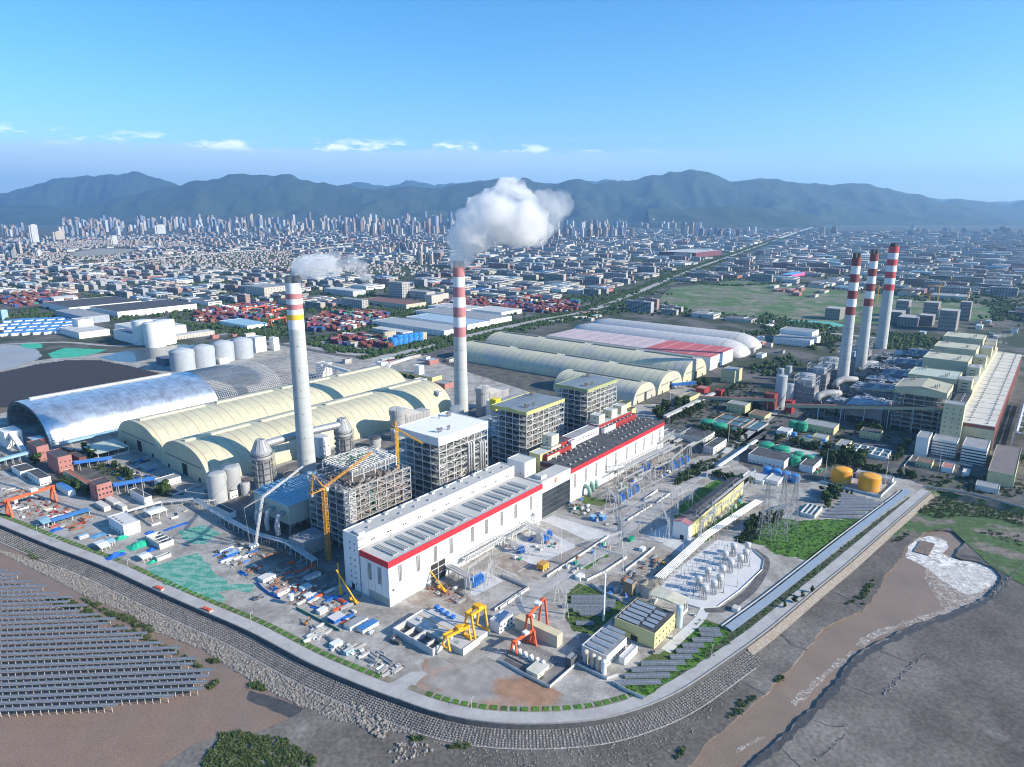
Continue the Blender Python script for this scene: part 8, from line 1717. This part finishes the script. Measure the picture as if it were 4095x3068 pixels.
TW=[('P',[(255,905),(575,900),(575,945),(380,955),(235,945)],150,42,'in the dense left cluster'),('P',[(0,1012),(160,1005),(160,1030),(0,1036)],20,44,'at the left edge group'),('P',[(0,925),(100,920),(150,960),(0,965)],22,38,'at the left edge, farther group'),('P',[(560,905),(870,900),(1370,905),(1370,925),(1000,925),(560,925)],130,46,'in the wide left middle cluster'),('P',[(740,920),(1240,925),(1240,950),(760,950)],70,26,'in the brownish middle rows'),('P',[(1366,905),(1830,900),(1830,945),(1366,950)],120,52,'behind the chimney plumes'),('P',[(1508,1000),(1706,995),(1712,1034),(1508,1036)],34,37,'in front of the middle cluster'),('P',[(1638,1050),(1760,1040),(1760,1060),(1650,1062)],8,62,'beside the banded chimney top'),('P',[(2156,940),(2545,942),(2545,955),(2160,958)],58,54,'right of the big plume'),('P',[(2732,930),(2810,930),(2810,942),(2732,942)],10,54,'left of the trunk road'),('P',[(2806,938),(3022,935),(3022,950),(2806,950)],22,34,'left of the trunk road'),('P',[(3034,888),(3115,886),(3115,892),(3034,892)],9,25,'far up the trunk road'),('P',[(3238,932),(3355,930),(3355,940),(3238,940)],9,30,'right of the trunk road'),('P',[(3645,950),(4090,965),(4090,935),(3650,920)],34,26,'in the right hand haze'),('P',[(2230,905),(2730,905),(2730,915),(2230,918)],40,32,'in the pale distance'),('P',[(500,975),(760,960),(1100,990),(700,1010)],24,22,'among the low blocks at left')]
tows=[]
for v,poly,n,hp,wh in TW:
 kept=[]
 for p in pts_in(v,poly,n*3):
  sc_=p[1]/FPX
  if mnoise.noise(Vector((p[0]/p[1]*34,p[1]/1800,5)))>-.12 and all(abs(p[0]-q[0])>17*sc_ or abs(p[1]-q[1])>260 for q in kept)and len(kept)<n:kept.append(p)
 for p in kept:sc_=p[1]/FPX;tows.append((Vector((p[0],p[1],0)),hp*sc_*rc.uniform(.6,1.1)*(.8+.45*mnoise.noise(Vector((p[0]/p[1]*26,p[1]/2600,0)))),rc.choice(towm),wh,rc.uniform(7,10)*sc_,rc.uniform(12,19)*sc_))
for x,y,hp,m,wh,L,W in((133,975,72,2,'standing alone tallest at left',24,14),(225,965,36,0,'broad one beside the tallest',34,12),(630,936,34,2,'broad white slab before the left middle cluster',36,10),(452,980,34,2,'lone one in front of the dense left cluster',20,10)):
 p=g('P',x,y);sc_=p.y/FPX;tows.append((p,hp*sc_,towm[m],wh,L*sc_,W*sc_))
tows.sort(key=lambda s:s[0].length)
for p,h,m,wh,L,W in tows[:298]:
 t=thing('apartment_tower',f'{m[1]} {"tall" if h > 150 else "mid height"} apartment tower {wh}','tower block',p,GA+rc.choice((0,.12,.3)),f'apartment towers {wh}')
 cube('shaft',t,0,0,0,L,W,h,m[0]);cube('bay',t,-L*.2,W*.3,0,0,W*.7,h*.97,m[0]);cube('roof_crown',t,L*.2,W*.2,h,L*.8,W*.8,h+7,m[0])
mats=[m[0]for m in towm];mb=MB()
for p,h,m,wh,L,W in tows[298:]:
 k=mats.index(m[0]);mb.obox(p,U2*L,V2*W,(0,0,h),k);mb.obox(p+U2*L*.2+V2*W*.2+Vector((0,0,h)),U2*L*.6,V2*W*.6,(0,0,7),k)
struct(mb.build('far_apartment_towers',mats),'stuff')
vl=smooth_line([g('T',*p)for p in[(-60,1055),(300,1020),(650,990),(1000,955),(1300,930),(1600,905),(1900,885),(2300,850)]],60)
t=thing('viaduct','long pale motorway viaduct crossing the city','viaduct',vl[0]);q=[p-vl[0]for p in vl]
for a,b in zip(q,q[1:]):bar('deck',t,a+Vector((0,0,11)),b+Vector((0,0,11)),24,paleconc,2.4);bar('pier',t,a,a+Vector((0,0,10)),4,concrete)
vl=smooth_line([g('V',*p)for p in[(620,580),(760,530),(880,490),(1060,428)]],200);t=thing('viaduct','pale elevated road continuing the trunk road to the hills','viaduct',vl[0]);q=[p-vl[0]for p in vl]
for a,b in zip(q,q[1:]):bar('deck',t,a+Vector((0,0,14)),b+Vector((0,0,14)),40,paleconc,3)
tb=[]
for p in smooth_line([g('P',*p)for p in MR],9):
 for s in(-1,1):
  for k in range(3):tb.append((p.x+s*(26+k*9+rt.uniform(-4,4))*.9,p.y-s*(26+k*9)*.45+rt.uniform(-4,4),0))
for v,ln,wd,st in(('L',[(280,600),(520,650),(800,680),(1080,660),(1300,600),(1560,590)],26,6),('L',[(640,500),(850,470),(1000,400),(1180,330)],30,6),('K',[(1340,380),(1600,410),(1900,440),(2200,480)],40,6),('U',[(960,930),(1300,950),(1650,980)],40,8),('U',[(830,1240),(1300,1130),(1700,1060),(2000,1010)],50,7),('V',[(-100,1050),(300,1080),(700,1130),(900,1160)],90,7),('V',[(1330,1200),(1500,1220),(1700,1260)],90,7),('T',[(60,1080),(300,1060),(500,1050)],60,10),('T',[(1100,1200),(1400,1230),(1700,1260)],40,10),('V',[(0,850),(300,880),(700,860),(1000,900)],40,9),('V',[(1380,960),(1700,980),(2200,1010)],70,9),('V',[(1300,860),(1480,790),(1640,730),(1700,560)],60,12),('V',[(1980,1100),(2100,1090),(2208,1060)],80,9),('U',[(0,1050),(150,1040),(420,1060)],26,8),('D',[(1100,160),(1300,190),(1560,220)],80,6),('D',[(0,70),(300,60),(560,90),(700,130)],60,6)):
 for p in smooth_line([g(v,*q)for q in ln],st):
  for _ in range(3):tb.append((p.x+rt.uniform(-.5,.5)*wd,p.y+rt.uniform(-.5,.5)*wd,0))
for v,poly,n in(('V',[(540,1060),(1000,1150),(1010,1240),(840,1300),(600,1180),(420,1120)],260),('D',[(1080,60),(1600,120),(1700,200),(1500,240),(1100,190)],420),('D',[(0,330),(330,240),(420,330),(200,420),(0,400)],90),('L',[(280,590),(540,640),(1060,660),(1560,560),(1560,600),(1000,700),(500,690)],160),('K',[(1500,440),(2210,470),(2210,520),(1700,470)],140),('L',[(560,960),(1000,840),(1400,920),(1350,960),(1000,880)],60),('U',[(0,1000),(400,1040),(420,1080),(0,1060)],90)):
 tb+=pts_in(v,poly,n)
clumps('tree_belt',leaf_d,tb,3.5,7,1.1)
fb_=[]
while len(fb_)<20000:
 y=1500*(9000/1500)**rt.random();x=rt.uniform(-.8,.8)*y;p=Vector((x,y,0));a=uv(p)
 if any(inside(p,k)for k in KEEP+FIELD):continue
 m=mnoise.noise(Vector((x*.0018,y*.0018,3)))
 if m<-.16:continue
 for _ in range(3):fb_.append((x+rt.uniform(-30,30),y+rt.uniform(-30,30),0))
clumps('city_trees',leaf_d,fb_,4,8,1.0)
hill_m=M('wooded_hill',(.018,.036,.018),.95,.35,.003,col2=(.035,.055,.026),edge=(.4,.6))
def ridge(name,prof,D,depth,seed,z0=0,rough=.2,nx=340,ny=40):
 D*=1.4;depth*=1.3
 P_=[(((x*1.8513)-2047.5)/FPX/CP,(847.5-y*1.8513)/FPX*D/CP*1.0+CAM_H)for x,y in prof]
 def H_(a):
  for(a0,h0),(a1,h1)in zip(P_,P_[1:]):
   if a0<=a<=a1:f=(a-a0)/(a1-a0);f=f*f*(3-2*f);return h0+(h1-h0)*f
  return 0
 mb=MB();a0,a1=P_[0][0],P_[-1][0];vs=[]
 for j in range(ny+1):
  t=j/ny;y=D-depth*.55+depth*t
  for i in range(nx+1):
   a=a0+(a1-a0)*i/nx;x=a*D*(1+(y-D)/D*.6);q=Vector((x/2100+seed,y/2600,seed));f,r,am=1,0,.5
   for o_ in range(4):r+=am*(1-abs(mnoise.noise(q*f))*2.2);f*=2.1;am*=.5
   s=max(0,1-abs(t-.55)/.55 if t<.55 else 1-(t-.55)/.45);c_=H_(a)
   h=c_*(s**.8)*(1-1.1*(1-s**2)*(1-r))+c_*.1*(r-.55)*s**4+(mnoise.noise(q*6)+mnoise.noise(q*13)*.5)*c_*.035*s+(r-.5)*200*s*(1-s)*2
   vs.append((x,y,max(h,0)-(4 if s<=0 else 0)))
 mb.add(vs,[(j*(nx+1)+i,j*(nx+1)+i+1,(j+1)*(nx+1)+i+1,(j+1)*(nx+1)+i)for j in range(ny)for i in range(nx)])
 return struct(mb.build(name,hill_m,None,True))
ridge('hills',[(-300,425),(-100,405),(0,411),(30,414),(70,422),(110,412),(150,402),(190,392),(230,389),(270,388),(300,386),(345,380),(375,388),(410,396),(450,410),(520,430),(600,445)],19000,7000,1.3)
ridge('hills',[(200,458),(260,440),(330,425),(420,408),(470,398),(500,394),(545,383),(580,387),(620,385),(660,383),(690,392),(715,399),(760,404),(800,409),(850,412),(900,410),(950,412),(1000,402),(1040,398),(1085,391),(1110,396),(1130,386),(1165,398),(1190,402),(1235,394),(1270,402),(1330,396),(1400,386),(1430,380),(1470,374),(1500,382),(1560,398),(1620,394),(1660,398),(1700,402),(1760,406),(1810,402),(1860,412),(1920,424),(2000,440),(2080,455)],15500,6500,4.1)
ridge('hills',[(640,440),(700,425),(760,405),(800,400),(850,408),(905,398),(960,404),(1010,399),(1060,400),(1200,402),(1290,394),(1350,404),(1420,410),(1500,430)],24000,8000,7.7)
ridge('hills',[(1380,450),(1440,452),(1480,446),(1540,443),(1600,446),(1680,454),(1720,460)],11500,2500,2.2,nx=90,ny=16)
ridge('hills',[(1700,455),(1800,440),(1880,434),(1950,430),(2000,433),(2080,438),(2160,434),(2250,430),(2350,438),(2500,434)],23000,7000,9.1)
ridge('hills',[(1900,452),(1960,440),(2010,432),(2060,438),(2110,444),(2150,434),(2190,430),(2260,436),(2340,440),(2420,450)],17000,4500,5.6,nx=120)
ridge('hills',[(-300,440),(-100,432),(0,438),(60,445),(140,443),(220,452),(280,455)],14500,3500,3.3,nx=120)
def plume(name,label,puffs,dens,base,aniso=.25):
 bm=bmesh.new()
 for c,r in puffs:
  bmesh.ops.create_icosphere(bm,subdivisions=3,radius=r,matrix=Matrix.Translation(c))
 me=bpy.data.meshes.new(name+'_src');bm.to_mesh(me);bm.free();o=bpy.data.objects.new(name,me);COL.objects.link(o)
 md=o.modifiers.new('r','REMESH');md.mode='VOXEL';md.voxel_size=max(1.2,max(r for _,r in puffs)*.09)
 dg=bpy.context.evaluated_depsgraph_get();me2=bpy.data.meshes.new_from_object(o.evaluated_get(dg));o.modifiers.clear();o.data=me2;bpy.data.meshes.remove(me)
 R=max(r for _,r in puffs);me2.update()
 ns=[v.normal.copy()for v in me2.vertices]
 for v,n in zip(me2.vertices,ns):
  p=v.co/(R*.75);d=0;a=1
  for k in range(4 if R>20 else 2):d+=a*(1-abs(mnoise.noise(p))*2);p=p*2.1;a*=.5
  v.co+=n*R*.2*(d-.6)
 m=bpy.data.materials.new(name+'_volume');m.use_nodes=True;nt=m.node_tree;nt.nodes.clear()
 pv=nt.nodes.new('ShaderNodeVolumePrincipled');out=nt.nodes.new('ShaderNodeOutputMaterial');nt.links.new(pv.outputs[0],out.inputs['Volume'])
 tcn=nt.nodes.new('ShaderNodeNewGeometry');nz=nt.nodes.new('ShaderNodeTexNoise');nz.inputs['Scale'].default_value=(1.1 if R>20 else .7)/R;nz.inputs['Detail'].default_value=5 if R>20 else 3;nz.inputs['Roughness'].default_value=.6;nz.inputs['Distortion'].default_value=.4;nt.links.new(tcn.outputs['Position'],nz.inputs['Vector'])
 mr_=nt.nodes.new('ShaderNodeMapRange');nt.links.new(nz.outputs[0],mr_.inputs[0])
 for i_,v_ in enumerate((.35,.58,0,dens*2.2)):mr_.inputs[i_+1].default_value=v_
 if R>8:nt.links.new(mr_.outputs[0],pv.inputs['Density'])
 else:pv.inputs['Density'].default_value=dens
 if R<20:mr_.inputs[1].default_value=.25;mr_.inputs[2].default_value=.75
 pv.inputs['Color'].default_value=(.985,.985,.985,1);pv.inputs['Anisotropy'].default_value=aniso;pv.inputs['Density'].default_value=dens
 me2.materials.clear();me2.materials.append(m);return tag(struct(o,'thing'),label,'steam plume')
def flow(F_pts,dist,jit,n,rs_):
 out=[]
 for(x0,y0,r0),(x1,y1,r1)in zip(F_pts,F_pts[1:]):
  for k in range(n):
   f=k/n;x,y,r=x0+(x1-x0)*f,y0+(y1-y0)*f,r0+(r1-r0)*f
   a,b=(x*1.8513-2047.5)/FPX,(y*1.8513-1534)/FPX;t=dist/(CP-b*SP);c=Vector((a*t,dist,CAM_H-(SP+b*CP)*t))
   out.append((c+Vector((rs_.uniform(-1,1),rs_.uniform(-1,1),rs_.uniform(-1,1)))*r*jit,r*rs_.uniform(.75,1.1)))
 return out
rp=random.Random(6)
d2=g('P',1834,1065.5,240).y;d1=g('P',1172,1130.4,240).y
pf=flow([(989,569,7),(990,562,10),(994,547,15),(1003,515,20),(1022,492,27),(1050,478,34),(1085,470,36),(1120,480,32),(1150,497,22)],d2,.3,4,rp)+flow([(1040,468,22),(1070,445,24),(1092,432,22),(1112,424,17),(1132,424,13)],d2,.3,3,rp)
plume('steam_plume','large billowing white steam plume above the pink banded chimney',pf,.042,d2)
plume('steam_wisp','thin drifting steam wisp right of the large plume',flow([(1150,440,14),(1180,445,20),(1200,462,20),(1190,485,14)],d2,.5,3,rp),.018,d2)
plume('steam_veil','thin steam veil trailing off the large plume',flow([(1130,500,18),(1160,505,18),(1185,495,14)],d2,.4,3,rp),.024,d2)
plume('steam_plume','smaller steam plume drifting right from the white chimney',flow([(641,603,3.5),(641,596,5),(641,587,7),(645,577,10),(664,570,13),(690,571,13),(712,576,10)],d1,.3,4,rp),.06,d1)
plume('steam_wisp','thin steam tail drifting away from the white chimney',flow([(705,575,11),(730,574,11),(752,568,9),(780,588,8),(800,606,6)],d1,.5,3,rp),.03,d1)
plume('steam_puff','low steam puff at the foot of the pink banded chimney',flow([(978,886,4),(986,882,5),(996,884,4)],UV(250,170).y,.4,3,rp),.06,0)
for k,(x,y)in enumerate(((1860,1410),(1900,1475),(1960,1260),(2015,1210))):
 p=g('V',x,y,84);plume('steam_puff',f'faint steam drifting over the old boiler roofs, {("first", "second", "third", "fourth")[k]} from the near end',[(p+Vector((i*7,rp.uniform(-3,3),rp.uniform(0,3)+i*.6)),rp.uniform(2.5,4.5))for i in range(6)],.03,0)
mb=MB();mb.box(-50000,-12000,-9.9,50000,50000,2600)
hm=bpy.data.materials.new('haze_air');hm.use_nodes=True;nt=hm.node_tree;nt.nodes.clear()
pv=nt.nodes.new('ShaderNodeVolumePrincipled');out=nt.nodes.new('ShaderNodeOutputMaterial');nt.links.new(pv.outputs[0],out.inputs['Volume'])
pv.inputs['Color'].default_value=(.36,.64,1,1);pv.inputs['Density'].default_value=3.1e-5;pv.inputs['Anisotropy'].default_value=.3
struct(mb.build('haze',hm),'stuff')
ONES='first second third fourth fifth sixth seventh eighth ninth tenth eleventh twelfth thirteenth fourteenth fifteenth sixteenth seventeenth eighteenth nineteenth'.split()
ORD=ONES+[(f'{t}-{ONES[k-1]}' if k else t[:-1]+'ieth')for t in('twenty','thirty','forty','fifty','sixty','seventy','eighty','ninety')for k in range(10)]
same={}
for o in COL.objects:
 if o.parent is None and 'label' in o and 'category' in o:same.setdefault(o['label'],[]).append(o)
for lb,os_ in same.items():
 if 1<len(os_)<=len(ORD):
  os_.sort(key=lambda o:hypot(o.location.x,o.location.y)*1.0+o.location.z*.01)
  for k,o in enumerate(os_):o['label']=f'{lb}, {ORD[k]} from camera' if k else f'{lb}, nearest the camera'
